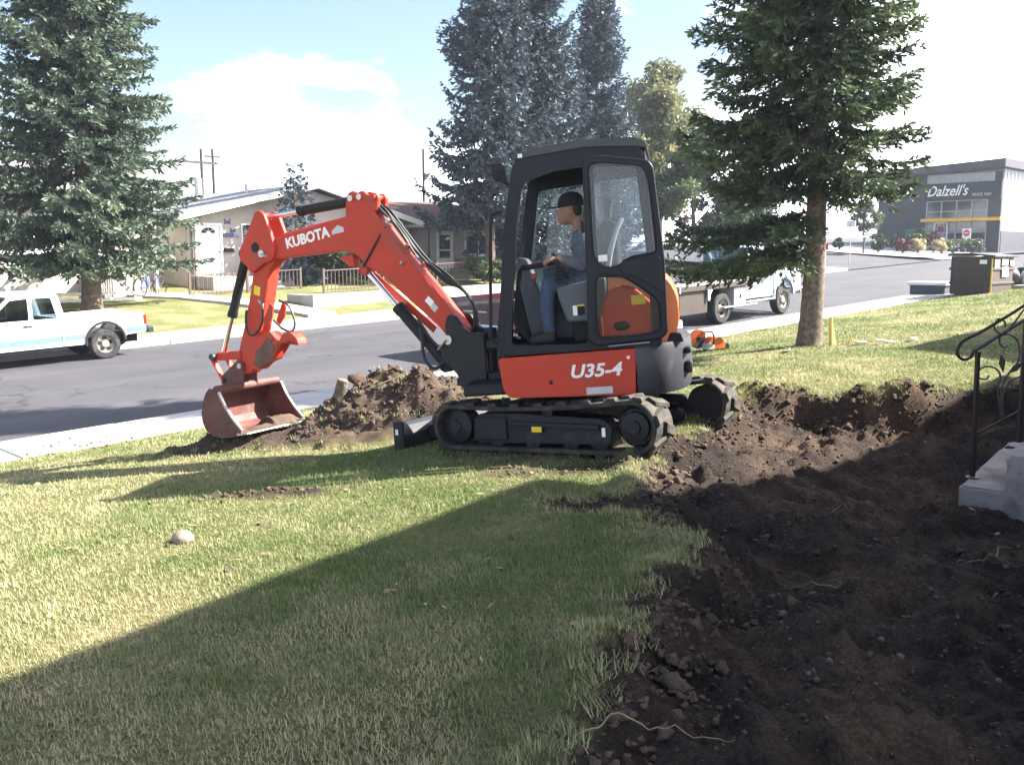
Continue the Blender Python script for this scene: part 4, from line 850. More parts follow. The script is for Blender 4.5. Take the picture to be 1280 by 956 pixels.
# ------------------------------------------------------------ houses across the street (built in street coordinates: x along r, y along n)
M['stucco'] = pm('beige stucco', (.42, .375, .34), .95, var=.08, scale=2, bump=.5, bscale=60)
M['stuccow'] = pm('off white stucco', (.62, .58, .53), .95, var=.06, scale=2, bump=.4, bscale=60)
M['whitep'] = pm('white house paint', (.80, .79, .77), .6, var=.04)
M['roofg'] = pm('grey shingles', (.22, .215, .235), .95, var=.2, scale=9, bump=.6, bscale=16)
M['roofb'] = pm('brown shingles', (.115, .062, .058), .95, var=.25, scale=9, bump=.6, bscale=16)
M['brick'] = pm('red brown brick', (.30, .16, .12), .9, var=.25, scale=12, bump=.4, bscale=30)
M['dark'] = pm('dark room behind glass', (.02, .021, .025), .6)
M['wglass'] = pm('window glass', (.025, .03, .035), .06, var=.1, spec=.8)
M['iron'] = pm('brown painted iron', (.10, .065, .052), .6, var=.15)
M['blackiron'] = pm('black wrought iron', (.016, .015, .018), .45, var=.2)
M['bluep'] = pm('dull blue paint', (.09, .10, .17), .6)
M['curtain'] = pm('pale curtain', (.55, .60, .62), .9, var=.1, scale=8)
M['wood'] = pm('grey weathered timber', (.30, .27, .25), .9, var=.25, scale=12, bump=.4)
HZ = Matrix.Rotation(RZ, 4, 'Z')
def house_root(name, label, r, n, z=None, cat='house'):
    p = P3(r, n); p.z = p.z if z is None else z; return thing(name, label, cat, p, RZ)
def window(parent, x0, x1, z0, z1, y, cols=1, rows=1, frame='whitep', fw=.07, glass='wglass', mull=.04):
    """frame, sill and single panes in a wall whose outside face is at y (facing -y)"""
    w = MB().plate([(x0 - fw, z0 - fw), (x1 + fw, z0 - fw), (x1 + fw, z1 + fw), (x0 - fw, z1 + fw)], [[(x0, z0), (x1, z0), (x1, z1), (x0, z1)]], y - .045, y + .03).build('window', M[frame], parent)
    MB().bx(x0 - fw - .03, x1 + fw + .03, y - .11, y - .046, z0 - fw - .045, z0 - fw + .0).build('sill', M[frame], w)
    cw_ = (x1 - x0 - mull * (cols - 1)) / cols; ch = (z1 - z0 - mull * (rows - 1)) / rows
    for i in range(cols):
        for j in range(rows):
            a = x0 + i * (cw_ + mull); b = z0 + j * (ch + mull); MB().bx(a, a + cw_, y + .012, y + .022, b, b + ch).build('pane', M[glass], w)
    for i in range(1, cols): a = x0 + i * (cw_ + mull) - mull; MB().bx(a, a + mull, y - .03, y + .01, z0, z1).build('mullion', M[frame], w)
    for j in range(1, rows): b = z0 + j * (ch + mull) - mull; MB().bx(x0, x1, y - .025, y + .008, b, b + mull).build('transom', M[frame], w)
    return w
def wall_with_holes(parent, outer, holes, y0, y1, mat, ax='xz', name='wall'):
    return MB().plate(outer, holes, y0, y1, ax).build(name, M[mat], parent)
# beige bungalow, gable to the street
BH = house_root('bungalow', 'beige stucco bungalow with grey gable roof and white front door', 20.4, 33.0, .55)
def rect(x0, x1, z0, z1): return [(x0, z0), (x1, z0), (x1, z1), (x0, z1)]
dz = .50
wall_with_holes(BH, [(-5.2, -.3), (4.7, -.3), (4.7, 2.72), (0, 3.88), (-5.2, 2.72)], [rect(-3.02, -1.62, .95, 2.42), rect(-4.85, -3.93, .55, 2.38), rect(1.2, 3.1, .95, 2.3)], 0, .2, 'stucco')
MB().bx(-5.2, -5.0, .2, 11, -.3, 2.72).build('wall', M['stucco'], BH); MB().bx(4.5, 4.7, .2, 11, -.3, 2.72).build('wall', M['stucco'], BH); MB().bx(-5, 4.5, 10.8, 11, -.3, 2.72).build('wall', M['stucco'], BH)
window(BH, -3.02, -1.62, .95, 2.42, 0, 1, 1, 'whitep', .04, 'wglass'); window(BH, 1.2, 3.1, .95, 2.3, 0, 2, 1, 'whitep', .07)
for nm, x0, x1, z0, z1 in (('roof', -5.75, 0, 2.62, 4.0), ('roof', 0, 5.25, 4.0, 2.62)):
    rfp = MB(); rfp.prism([(x0, z0), (x1, z1), (x1, z1 + .12), (x0, z0 + .12)], -.65, 11.5); ro = rfp.build(nm, M['roofg'], BH)
    MB().prism([(x0, z0 - .10), (x1, z1 - .10), (x1, z1 + .13), (x0, z0 + .13)], -.70, -.652).build('fascia', M['whitep'], ro)
    MB().bx(min(x0, x1, key=abs) if False else (x0 - .12 if x0 < 0 else x1 + .0), (x0 if x0 < 0 else x1 + .12), -.70, 11.5, 2.50, 2.66).build('gutter', M['whitep'], ro)
dr_ = MB().plate(rect(-4.93, -3.85, .47, 2.46), [rect(-4.85, -3.93, .50, 2.38)], -.06, .04).build('front_door', M['whitep'], BH)
lf = MB().bx(-4.845, -3.935, .0, .05, .505, 2.375).build('door_leaf', M['whitep'], dr_)
for k in range(4):
    a0, a1 = rad(180 - 45 * k - 3), rad(180 - 45 * k - 42); MB().prism([(-4.39 + .10 * math.cos(a0), 2.08 + .10 * math.sin(a0)), (-4.39 + .29 * math.cos(a0), 2.08 + .22 * math.sin(a0)), (-4.39 + .29 * math.cos(a1), 2.08 + .22 * math.sin(a1)), (-4.39 + .10 * math.cos(a1), 2.08 + .10 * math.sin(a1))], -.012, -.001).build('fan_pane', M['wglass'], dr_)
for i in range(2):
    for j in range(2): MB().bx(-4.75 + .43 * i, -4.43 + .43 * i, -.008, -.0005, .68 + .66 * j, 1.22 + .66 * j).build('door_panel', M['whitep'], dr_, bevel=.004)
MB().ball((-4.0, -.04, 1.4), .035).build('door_knob', M['steel'], dr_)
for bx_, bz_, sc_, bl_ in ((-3.62, 2.52, .19, 'upper dark blue butterfly ornament on the beige bungalow wall'), (-3.40, 2.20, .17, 'lower dark blue butterfly ornament on the beige bungalow wall')):
    bf = MB()
    for sg in (1, -1): bf.prism([(bx_, bz_ - .12 * sc_ * 2), (bx_ + sg * sc_ * .7, bz_ - .5 * sc_), (bx_ + sg * sc_ * .55, bz_ + .05 * sc_), (bx_ + sg * sc_ * .75, bz_ + .65 * sc_), (bx_ + sg * .1 * sc_, bz_ + .15 * sc_)], -.05, -.03)
    MB_ = bf.build('butterfly_ornament', M['bluep'], None); MB_.matrix_world = BH.matrix_basis.copy(); tag(MB_, bl_, 'ornament', 'butterfly ornaments on the bungalow')
MB().bx(-3.98 + .18, -3.2, -.04, -.002, 1.95, 2.10).build('house_sign', M['bluep'], BH)
mbx = MB().prism(rounded([(-.20, -.06), (-.17, .08), (.17, .08), (.20, -.06)], .02), -.13, -.003).build('mailbox', M['plastic'], None, bevel=.008)
mbx.matrix_world = BH.matrix_basis @ Matrix.Translation((-3.62, 0, 1.45)); tag(mbx, 'small black mailbox beside the white front door', 'mailbox')
lnd = MB().bx(-5.0, -1.7, -1.5, -.002, -.3, .50).build('porch', M['conc'], BH)
for k in range(3): MB().bx(-3.4 + .0, -2.4, -1.5 - .28 * (k + 1), -1.501 - .28 * k, -.3, .50 - .18 * (k + 1)).build('step', M['conc'], BH)
rl = MB().bx(-3.75, -1.75, -1.47, -1.43, 1.30, 1.34).build('porch_railing', M['bluep'], BH)
for k in range(13): MB().bx(-3.74 + .165 * k, -3.715 + .165 * k, -1.462, -1.438, .50, 1.30).build('baluster', M['bluep'], rl)
pnl = MB().bx(-3.70, -1.80, -1.445, -1.435, .62, 1.12).build('railing_panel', M['bluep'], rl)
MB().tube([(-5.06, -.06, -.2), (-5.06, -.06, 2.4), (-5.2, -.25, 2.5)], .04, 8).build('downpipe', M['iron'], BH)
for x_ in (-.9, 1.6): MB().cyl((x_, 3.5, 3.2), (x_, 3.5, 4.25), .07, 10).build('vent_pipe', M['silver'], BH)

# off-white house at the left, partly behind the spruce
WH = house_root('bungalow', 'off white house with curtained front window and wooden steps behind the spruce', 8.0, 33.4, .35)
wall_with_holes(WH, rect(-9, 5.6, -.3, 3.75), [rect(.75, 2.75, 1.62, 2.75), rect(-5, -2, 1.6, 2.75)], 0, .2, 'stuccow')
MB().bx(5.4, 5.6, .2, 9, -.3, 3.75).build('wall', M['stuccow'], WH); MB().bx(-9, -8.8, .2, 9, -.3, 3.75).build('wall', M['stuccow'], WH); MB().bx(-8.8, 5.4, 8.8, 9, -.3, 3.75).build('wall', M['stuccow'], WH)
w_ = window(WH, .75, 2.75, 1.62, 2.75, 0, 3, 1, 'whitep', .09, 'wglass', .07); window(WH, -5, -2, 1.6, 2.75, 0, 3, 1)
for k, (a, b) in enumerate(((1.42, 2.02), (2.12, 2.72))): MB().prism([(a + .04 * i, .005 + .012 * (i % 2)) for i in range(int((b - a) / .04))] + [(b - .02, .002), (a, .002)][::1], 1.66, 2.72, 'xy').build('curtain', M['curtain'], w_)
hr = MB().prism([(-1.0, 3.72), (4.5, 5.2), (4.5, 5.32), (-1.0, 3.84)], -9.8, 6.4, 'yz').build('roof', M['roofg'], WH); MB().prism([(4.5, 5.2), (10, 3.72), (10, 3.84), (4.5, 5.32)], -9.8, 6.4, 'yz').build('roof', M['roofg'], WH)
MB().bx(-9.8, 6.4, -1.06, -1.002, 3.62, 3.86).build('fascia', M['whitep'], hr)
MB().bx(-9.7, 6.3, -.99, -.002, 3.60, 3.64).build('soffit', M['stuccow'], WH)
for k in range(5): MB().bx(3.6, 5.2, -.9 - .30 * (k + 1), -.901 - .30 * k, -.5, .75 - .17 * (k + 1)).build('step', M['wood'], WH)
MB().bx(3.5, 5.5, -.9, -.003, -.5, .75).build('porch', M['wood'], WH)
for x_ in (3.62, 5.15):
    rl = MB().bar((x_, -2.5, .75), (x_, -.9, 1.6), .05, .05).build('stair_railing', M['iron'], WH)
    for k in range(8): MB().bx(x_ - .012, x_ + .012, -2.45 + .2 * k, -2.425 + .2 * k, -.15 + .107 * k, .76 + .107 * k).build('baluster', M['iron'], rl)
MB().cyl((6.05, -.2, -.3), (6.05, -.2, 3.6), .07, 12).build('porch_post', M['whitep'], WH)
wd = MB().bx(3.95, 4.85, -.05, .0, .78, 2.75).build('front_door', M['wood'], WH); MB().bx(4.1, 4.7, -.06, -.05, 1.7, 2.6).build('pane', M['wglass'], wd)
# low white rail fence
wf = thing('rail_fence', 'low white two rail fence along the off white house', 'fence', P3(8, 30.6), RZ)
for k in range(7): MB().bx(-6 + 1.7 * k - .05, -6 + 1.7 * k + .05, -.05, .05, -.1, .50).build('post', M['wood'], wf)
for z_ in (.22, .42): MB().bx(-6.1, 4.4, -.075, -.051, z_ - .05, z_ + .05).build('rail', M['whitep'], wf)
# brown roofed house further along
RH = house_root('bungalow', 'pale bungalow with brown hip roof and brick skirt behind the boom', 28.3, 34.0, .75)
wall_with_holes(RH, rect(-.9, 5.5, -.3, 2.62), [rect(-.45, .40, .50, 2.12), rect(1.3, 2.9, 1.15, 2.0)], 0, .2, 'stucco')
MB().bx(-3.2, -.9, 1.6, 1.8, -.3, 2.62).build('wall', M['stucco'], RH); MB().bx(-.9, -.72, .2, 9, -.3, 2.62).build('wall', M['stucco'], RH); MB().bx(5.3, 5.5, .2, 9, -.3, 2.62).build('wall', M['stucco'], RH); MB().bx(-3.2, -3.0, 1.8, 9, -.3, 2.62).build('wall', M['stucco'], RH)
MB().bx(.6, 5.52, -.12, -.002, -.3, .92).build('brick_skirt', M['brick'], RH)
d2 = MB().plate(rect(-.52, .47, .42, 2.2), [rect(-.45, .40, .50, 2.12)], -.05, .03).build('front_door', M['whitep'], RH)
MB().bx(-.35, .30, .0, .02, 1.35, 2.02).build('pane', M['wglass'], d2); MB().bx(-.35, .30, .0, .02, .95, 1.28).build('pane', M['wglass'], d2); MB().bx(-.448, .398, .012, .03, .502, 2.118).build('door_leaf', M['whitep'], d2)
window(RH, 1.3, 2.9, 1.15, 2.0, 0, 2, 1, 'whitep', .09)
rr_ = MB(); rr_.add([(-3.9, .9, 2.55), (-1.5, .9, 2.55), (-1.5, -.7, 2.55), (6.2, -.7, 2.55), (6.2, 9.8, 2.55), (-3.9, 9.8, 2.55), (-1.0, 4.4, 3.75), (3.2, 4.4, 3.85), (2.4, -.7, 3.3)],
    [(0, 1, 6), (1, 2, 8, 6), (8, 3, 4, 7), (6, 8, 7), (4, 5, 6, 7), (5, 0, 6), (2, 3, 8), (0, 5, 4, 3, 2, 1)]); ro = rr_.build('roof', M['roofb'], RH)
MB().bar((-1.5, -.72, 2.50), (2.4, -.72, 3.27), .04, .16).build('fascia', M['iron'], ro); MB().bar((2.4, -.72, 3.27), (6.2, -.72, 2.50), .04, .16).build('fascia', M['iron'], ro); MB().bx(-3.9, -1.52, .86, .90, 2.42, 2.58).build('fascia', M['iron'], ro); MB().bx(-1.54, -1.50, -.70, .86, 2.42, 2.56).build('fascia', M['iron'], ro)
MB().prism([(-.9, 2.5), (5.5, 2.5), (2.4, 3.15)], -.1, .1).build('gable_wall', M['stucco'], RH)
for x_, h_ in ((-2.0, .55), (-1.55, .5)): MB().cyl((x_, 4.0, 3.3), (x_, 4.0, 3.5 + h_), .075, 10).build('vent_pipe', M['silver'], RH)
MB().lathe([(.12, 0), (.12, .25), (.2, .27), (.2, .4), (.05, .5)], (-1.1, 4.2, 3.55), (0, 0, 1), 14).build('roof_ventilator', M['silver'], RH)
MB().tube([(-1.0, -.02 + .0, .0), (-1.0, -.03, 2.2), (-1.3, -.3, 2.45)], .04, 8).build('downpipe', M['iron'], RH)
MB().bx(-.75, .75, -1.1, -.13, -.5, .42).build('porch', M['conc'], RH)
# iron fences
def iron_fence(name, label, r0, r1, n0, h, z0, gap=.16, post=2.4, group=None):
    t = thing(name, label, 'fence', P3(r0, n0), RZ, group); L_ = r1 - r0; dz = float(along(r1) - along(r0)); sl = dz / L_
    for z_ in (.10, h): MB().bar((0, 0, z0 + z_), (L_, 0, z0 + z_ + dz), .05, .04).build('rail', M['iron'], t)
    bm_ = MB().bx(-.009, .009, -.009, .009, .02, h).mesh('picket'); bm_.materials.append(M['iron']); k = 0; x = .0
    while x < L_: link('picket', bm_, None, t, Matrix.Translation((x, 0, z0 + sl * x))); x += gap
    pm_ = MB().bx(-.035, .035, -.035, .035, -.15, h + .08).mesh('post'); pm_.materials.append(M['iron']); x = 0.
    while x <= L_ + .01: link('post', pm_, None, t, Matrix.Translation((x, 0, z0 + sl * x))); x += L_ / max(1, round(L_ / post))
    return t
iron_fence('iron_fence', 'brown iron picket fence on the grass before the beige bungalow', 14.0, 18.3, 30.4, .72, -.0)
iron_fence('iron_fence', 'brown iron picket fence on top of the white retaining wall', 17.9, 25.6, 28.2, .78, .12)
rw = MB(); a_ = P3(17.6, 26.6); rwt = thing('retaining_wall', 'low whitewashed retaining wall below the iron fence', 'wall', P3(15.9, 25.7), RZ)
MB().add([(0, 0, -.5), (4.4, 0, -.5), (4.4, 0, .50), (0, 0, .42), (0, .25, -.5), (4.4, .25, -.5), (4.4, .25, .50), (0, .25, .42)], [(0, 1, 2, 3), (7, 6, 5, 4), (0, 4, 5, 1), (1, 5, 6, 2), (2, 6, 7, 3), (3, 7, 4, 0)]).build('wall_section', M['conc'], rwt, bevel=.02)
MB().add([(5.3, 0, -.5), (8.6, 0, -.5), (8.6, 0, .60), (5.3, 0, .52), (5.3, .25, -.5), (8.6, .25, -.5), (8.6, .25, .60), (5.3, .25, .52)], [(0, 1, 2, 3), (7, 6, 5, 4), (0, 4, 5, 1), (1, 5, 6, 2), (2, 6, 7, 3), (3, 7, 4, 0)]).build('wall_section', M['conc'], rwt, bevel=.02)
MB().bx(0, .25, .251, 1.6, -.5, .40).build('wall_section', M['conc'], rwt, bevel=.02)
for k in range(3): MB().bx(4.42, 5.28, .0 + .3 * k, .299 + .3 * k, -.5, .05 + .17 * k).build('step', M['concd'], rwt)
# path across the far lawn
pt = thing('path', 'pale concrete path', None); del pt['label']; tag(pt, 'pale concrete garden path over the far lawn', kind='structure')
def path_strip(pts, w, parent):
    for (r0, n0), (r1, n1) in zip(pts, pts[1:]):
        d = Vector((r1 - r0, n1 - n0)).normalized() * (w / 2); nn_ = Vector((-d.y, d.x)); c = []
        for (r_, n_), sg in (((r0, n0), 1), ((r1, n1), 1), ((r1, n1), -1), ((r0, n0), -1)): c.append(P3(r_ + nn_.x * sg, n_ + nn_.y * sg, .09))
        MB().add(c + [v - Vector((0, 0, .3)) for v in c], [(0, 1, 2, 3), (7, 6, 5, 4), (0, 4, 5, 1), (1, 5, 6, 2), (2, 6, 7, 3), (3, 7, 4, 0)]).build('slab', M['conc'], parent)
path_strip([(12.6, 31.6), (13.8, 30.2), (14.6, 28.4), (15.0, 26.4), (15.1, 23.9)], 1.0, pt)

# the shop
DH = house_root('shop_building', 'dark grey flat roofed shop with white script sign and yellow band', 70, 27.2, None, 'shop')
DZ = DH.location.z
M['panel'] = pm('dark grey cladding', (.040, .038, .050), .6, var=.15, scale=2)
M['fascia'] = pm('near black sign band', (.016, .015, .020), .5, var=.1)
M['metal'] = pm('ribbed pale cladding', (.34, .35, .40), .5, var=.08, scale=2)
M['yellow'] = pm('yellow band paint', (.75, .42, .03), .5)
# facade faces -x here (towards the camera); y runs along n; local z from ground
y0, y1 = -3.6, 5.2; hz = 5.9
MB().plate([(y0, -.5), (y1, -.5), (y1, 5.4), (y0, 5.4)], [rect(-2.7, 1.5, .25, 3.5)], 0, .3, 'yz').build('front_wall', M['panel'], DH)
MB().prism([(y0 - .5, 5.62), (y1 + .4, 5.3), (y1 + .4, 5.75), (y0 - .5, 6.18)], -1.2, 14, 'yz').build('roof', M['panel'], DH)
MB().bx(-.10, -.005, -3.1 + .0, 1.55, 4.75, 5.40).build('upper_band', M['metal'], DH)
for k in range(12): MB().bx(-.13, -.10, -2.95 + .4 * k - .02, -2.95 + .4 * k + .02, 4.77, 5.38).build('rib', M['metal'], DH)
sg_ = MB().bx(-.25, -.004, -3.65, 1.62, 3.55, 4.75).build('sign_band', M['fascia'], DH)
text_part('lettering', "Dalzell's", 1.05, M['white'], sg_, frame3((-.262, .05, 4.18), (0, -1, 0), (0, 0, 1)), .004, .35, .012, .82)
text_part('lettering', 'SINCE 1969', .26, M['silver'], sg_, frame3((-.262, -2.35, 3.86), (0, -1, 0), (0, 0, 1)), .004, 0, .006, 1.0)
MB().bx(-.75, -.003, -3.85, 1.62, 2.02, 2.24).build('yellow_band', M['yellow'], DH)
wn = MB().bx(.14, .2, -2.7, 1.5, .25, 3.5).build('window_backing', M['dark'], DH)
ys = [-2.7, -1.66, -.6, .45, 1.5]; zs = [.25, 1.25, 2.02, 2.75, 3.5]
for i in range(4):
    for j in range(4): MB().bx(.06, .07, ys[i] + .04, ys[i + 1] - .04, zs[j] + .03, zs[j + 1] - .03).build('pane', M['wglass'], DH)
for yv in ys: MB().bx(-.03, .06, yv - .04, yv + .04, .25, 3.5).build('mullion', M['metal'], DH)
for zv in zs: MB().bx(-.025, .055, -2.7, 1.5, zv - .035, zv + .035).build('transom', M['metal'], DH)
MB().plate([(-.1, .0), (.9, .0), (.9, 2.0), (-.1, 2.0)], [rect(.0, .8, .12, 1.9)], -.06, -.03, 'yz').build('shop_door', M['white'], DH)
MB().bx(.3, 24, y0, y0 + .25, 1.3, 5.45).build('side_wall', M['metal'], DH); MB().bx(.3, 24, y0 - .03, y0 + .25, -.5, 1.3).build('side_plinth', M['panel'], DH)
for k in range(30): MB().bx(.8 + .75 * k, .84 + .75 * k, y0 - .03, y0 - .001, 1.31, 5.4).build('rib', M['metal'], DH)
MB().prism([(.3, 5.45), (24, 5.45), (24, 4.6), (14, 5.9), (.3, 6.0)][:2] + [(24, 5.5), (.3, 5.9)], y0 + .02, y1, 'xz').build('roof', M['metal'], DH)
# yard rail, sign and cabinet before the shop
yr_ = thing('pipe_railing', 'grey pipe railing between the gravel bed and the shop', 'railing', P3(66.4, 23.4), RZ + math.pi / 2)
for k in range(5): MB().cyl((1.5 * k, 0, -.1), (1.5 * k, 0, .95), .035, 8).build('post', M['silver'], yr_)
for z_ in (.5, .95): MB().tube([(0, 0, z_), (6.0, 0, z_)], .03, 8).build('rail', M['silver'], yr_)
ns = thing('no_entry_sign', 'round red no entry sign on a white board on a post', 'sign', P3(66.0, 24.3), RZ)
MB().cyl((0, 0, -.1), (0, 0, 1.6), .03, 8).build('post', M['silver'], ns); MB().bx(-.05, -.031, -.28, .28, 1.0, 1.65).build('sign_board', M['white'], ns)
M['signred'] = pm('sign red', (.55, .02, .03), .5); ds = MB().cyl((-.051, 0, 1.36), (-.058, 0, 1.36), .22, 24).build('sign_disc', M['signred'], ns); MB().bx(-.064, -.0585, -.15, .15, 1.325, 1.395).build('sign_bar', M['white'], ds)
M['greencab'] = pm('green cabinet paint', (.03, .16, .10), .5); gc = thing('utility_cabinet', 'green electrical cabinet before the shop front', 'cabinet', P3(66.2, 28.0), RZ)
MB().bx(-.5, .5, -1.0, .35, 0, 1.4).build('cabinet_body', M['greencab'], gc, bevel=.02); MB().bx(-.53, -.501, -.98, -.34, .1, 1.3).build('cabinet_door', M['greencab'], gc); MB().bx(-.53, -.501, -.31, .33, .1, 1.3).build('cabinet_door', M['greencab'], gc); MB().bx(-.55, .55, -1.05, .40, 1.4, 1.46).build('cabinet_lid', M['greencab'], gc)
# utility poles behind the houses
M['pole'] = pm('weathered pole', (.06, .05, .045), .9, var=.2)
for lab, r_, n_, H_, arm_ in (('tall wooden power pole with crossarm and transformer behind the bungalows', 25.0, 52, 6.6, 1), ('thinner wooden power pole beside the one carrying a transformer', 26.2, 53, 6.7, 2), ('plain wooden power pole behind the brown roofed house', 36.6, 46, 6.6, 0)):
    up_ = thing('power_pole', lab, 'pole', P3(r_, n_), RZ); MB().tube([(0, 0, -.3), (0, 0, H_)], [.11, .08], 10).build('pole_shaft', M['pole'], up_, smooth=True)
    if arm_ == 1:
        MB().bx(-1.0, 1.0, -.06, .06, H_ - .85, H_ - .72).build('crossarm', M['pole'], up_)
        for x_ in (-.9, -.3, .3, .9): MB().lathe([(.03, 0), (.06, .05), (.04, .1), (.06, .14), (.02, .2)], (x_, 0, H_ - .72), (0, 0, 1), 8).build('insulator', M['silver'], up_)
        MB().cyl((-.32, -.1, H_ - 2.6), (-.32, -.1, H_ - 1.7), .22, 14).build('transformer', M['silver'], up_)
    elif arm_ == 2: MB().bx(-.5, .5, -.05, .05, H_ - .5, H_ - .4).build('crossarm', M['pole'], up_)
    else: MB().cyl((.0, -.16, H_ - 1.9), (0, -.16, H_ - 1.5), .13, 10).build('bracket', M['pole'], up_)

# ------------------------------------------------------------ the house beside the camera, whose roof shades the yard, and its neighbour
M['siding'] = pm('cream siding', (.50, .47, .42), .8, var=.05)
NH = thing('house', 'two storey cream house whose roof shades the near lawn', 'house', (0, 0, .15), RZ)
MB().bx(3.4, 14.5, -9.1, -.61, -.6, 5.0).build('wall', M['siding'], NH)
MB().prism([(.10, 4.98), (-4.8, 6.9), (-4.8, 7.05), (.10, 5.13)], 2.8, 15.0, 'yz').build('roof', M['roofb'], NH); MB().prism([(-4.8, 6.9), (-9.7, 4.98), (-9.7, 5.13), (-4.8, 7.05)], 2.8, 15.0, 'yz').build('roof', M['roofb'], NH)
MB().bx(3.0, 14.8, -.6, .05, 4.93, 4.97).build('soffit', M['whitep'], NH)
iv = Matrix.Rotation(-RZ, 3, 'Z'); A_ = Vector((4.02, 4.53, 0)); d_ = Vector((.592, .806, 0)); B_ = Vector((6.1, 7.36, 0)); p_ = Vector((.805, -.593, 0))
q_ = [iv @ v for v in (A_ - d_ * 1.6, B_, B_ + p_ * 1.2, A_ - d_ * 1.6 + p_ * 1.2)]
MB().prism([(v.x, v.y) for v in q_], 4.99, 5.12, 'xy').build('shadow_roof_slab', M['roofb'], NH)  # unseen slab, added and angled so its edge draws the lawn shadow line
for x0 in (1.0, 8.5): window(NH, x0, x0 + 1.6, 3.0, 4.2, -1.75, 2, 1) if False else None
NH2 = thing('house', 'neighbouring cream house whose roof shades the lawn by the spruce', 'house', (*xy(0, 0), .75), RZ)
MB().bx(18.1, 32, -8, 1.9, -.6, 4.2).build('wall', M['siding'], NH2)
MB().prism([(2.47, 4.18), (-3, 6.4), (-3, 6.55), (2.47, 4.33)], 17.55, 33, 'yz').build('roof', M['roofb'], NH2); MB().prism([(-3, 6.4), (-8.6, 4.18), (-8.6, 4.33), (-3, 6.55)], 17.55, 33, 'yz').build('roof', M['roofb'], NH2)

# ------------------------------------------------------------ vehicles (local x forward, y left, z up)
M['vwhite'] = pm('white car paint', (.80, .80, .80), .3, var=.02, coat=.5, dirt=(.55, .53, .50), dscale=2, dlo=.6, dhi=.9)
M['vblue'] = pm('pale blue stripe', (.13, .20, .36), .35, var=.05)
M['vpale'] = pm('pale blue car paint', (.33, .39, .50), .3, var=.04, coat=.4)
M['maroon'] = pm('dark maroon car paint', (.045, .010, .016), .28, var=.1, coat=.6)
M['tyre'] = pm('tyre rubber', (.022, .022, .023), .85, var=.15, dirt=(.10, .09, .08), dscale=8, dlo=.5, dhi=.75)
M['hub'] = pm('wheel rim', (.24, .225, .19), .5, .2, var=.2, scale=12)
M['tail'] = pm('red tail lamp', (.45, .02, .02), .25)
M['amber'] = pm('amber lamp', (.7, .25, .02), .25)
M['carglass'] = glass_mat('car glass', (.45, .52, .56), .06)
M['under'] = pm('underbody', (.012, .012, .013), .9)
def wheel(parent, x, y, z, r, w, side, rim='hub', dish=.02):
    """tyre and rim as one wheel part with sub-parts"""
    t = MB().lathe([(r * .60, 0), (r * .62, -w / 2), (r * .9, -w / 2), (r, -w * .36), (r, w * .36), (r * .9, w / 2), (r * .62, w / 2), (r * .60, 0)], (x, y, z), (0, 1, 0), 30).build('wheel', M['tyre'], parent, smooth=True)
    c = MB().lathe([(r * .61, w * .38), (r * .57, w * .42), (r * .5, w * .30 - dish), (r * .30, w * .24 - dish), (r * .22, w * .42 - dish), (r * .10, w * .44 - dish)], (x, y, z), (0, side, 0), 26, False).build('rim', M[rim], t, smooth=True)
    for k in range(5):
        a = k * math.tau / 5 + .3; q = Vector((x + .38 * r * math.cos(a), y + side * (w * .31 - dish), z + .38 * r * math.sin(a))); MB().cyl(q - Vector((0, side * .02, 0)), q + Vector((0, side * .006, 0)), r * .13, 10).build('rim_hole_shade', M['under'], c)  # dark discs on the rim, coloured like the shade inside its holes
    return t
def vehicle(name, label, r, n, rz, cat):
    p = P3(r, n); t = thing(name, label, cat, p); sl = math.atan2(.04, 1)
    t.rotation_euler = Matrix(((1, 0, 0), (0, 1, 0), (0, 0, 1))).to_euler(); f = Vector((math.cos(rz), math.sin(rz), 0)); rd_ = Vector((RD[0], RD[1], .04))
    s_ = 1 if f.x * RD[0] + f.y * RD[1] > 0 else -1; f = (rd_ * s_).normalized(); l = Vector((0, 0, 1)).cross(f).normalized(); u = f.cross(l)
    t.rotation_euler = Matrix((f, l, u)).transposed().to_euler(); return t
def arch(cx, r, z0, a0=180, a1=0, n=10): return [(cx + r * math.cos(rad(a0 + (a1 - a0) * k / n)), z0 + r * math.sin(rad(a0 + (a1 - a0) * k / n))) for k in range(n + 1)]

# white compact extended-cab pickup, nose to the left of the street's rise
PU = vehicle('pickup_truck', 'white compact pickup with pale blue lower stripe parked by the far kerb', 6.2, 21.72, RZ + math.pi, 'pickup truck')
wy = .80; wr = .335; xr, xf = -1.45, 1.45      # axles; rear axle sits at r = 9.85 - ... (x forward = -r)
def body_side(y_out, y_in):
    low = .36
    prof = [(2.30, .42), (2.34, .60), (2.30, .82), (1.30, .93), (.95, .96), (-.52, .98), (-.56, .955), (-2.30, .965), (-2.345, .90), (-2.36, .55), (-2.30, .50)]
    prof += [(-1.94, .50)] + arch(xr, .43, .38, 180, 0)[::-1][::-1] + [(-1.0, low), (.98, low)] + arch(xf, .43, .38, 180, 0) + [(1.9, .42)]
    # order: going along the bottom from rear to front
    return prof
bp_ = [(2.30, .45), (2.34, .60), (2.28, .80), (1.30, .93), (.95, .955), (-.56, .965), (-2.28, .985), (-2.345, .95), (-2.37, .56), (-2.30, .52), (-1.92, .50)] + arch(xr, .42, .40, 180, 0) + [(-.99, .37), (1.0, .37)] + arch(xf, .42, .40, 180, 0) + [(1.95, .42)]
for y_ in (wy, -wy - .06): MB().prism(bp_, y_, y_ + .06).build('body_side', M['vwhite'], PU, bevel=.02)
MB().bx(.95, 2.25, -wy, wy, .55, .92).build('bonnet', M['vwhite'], PU, bevel=.05, seg=3)
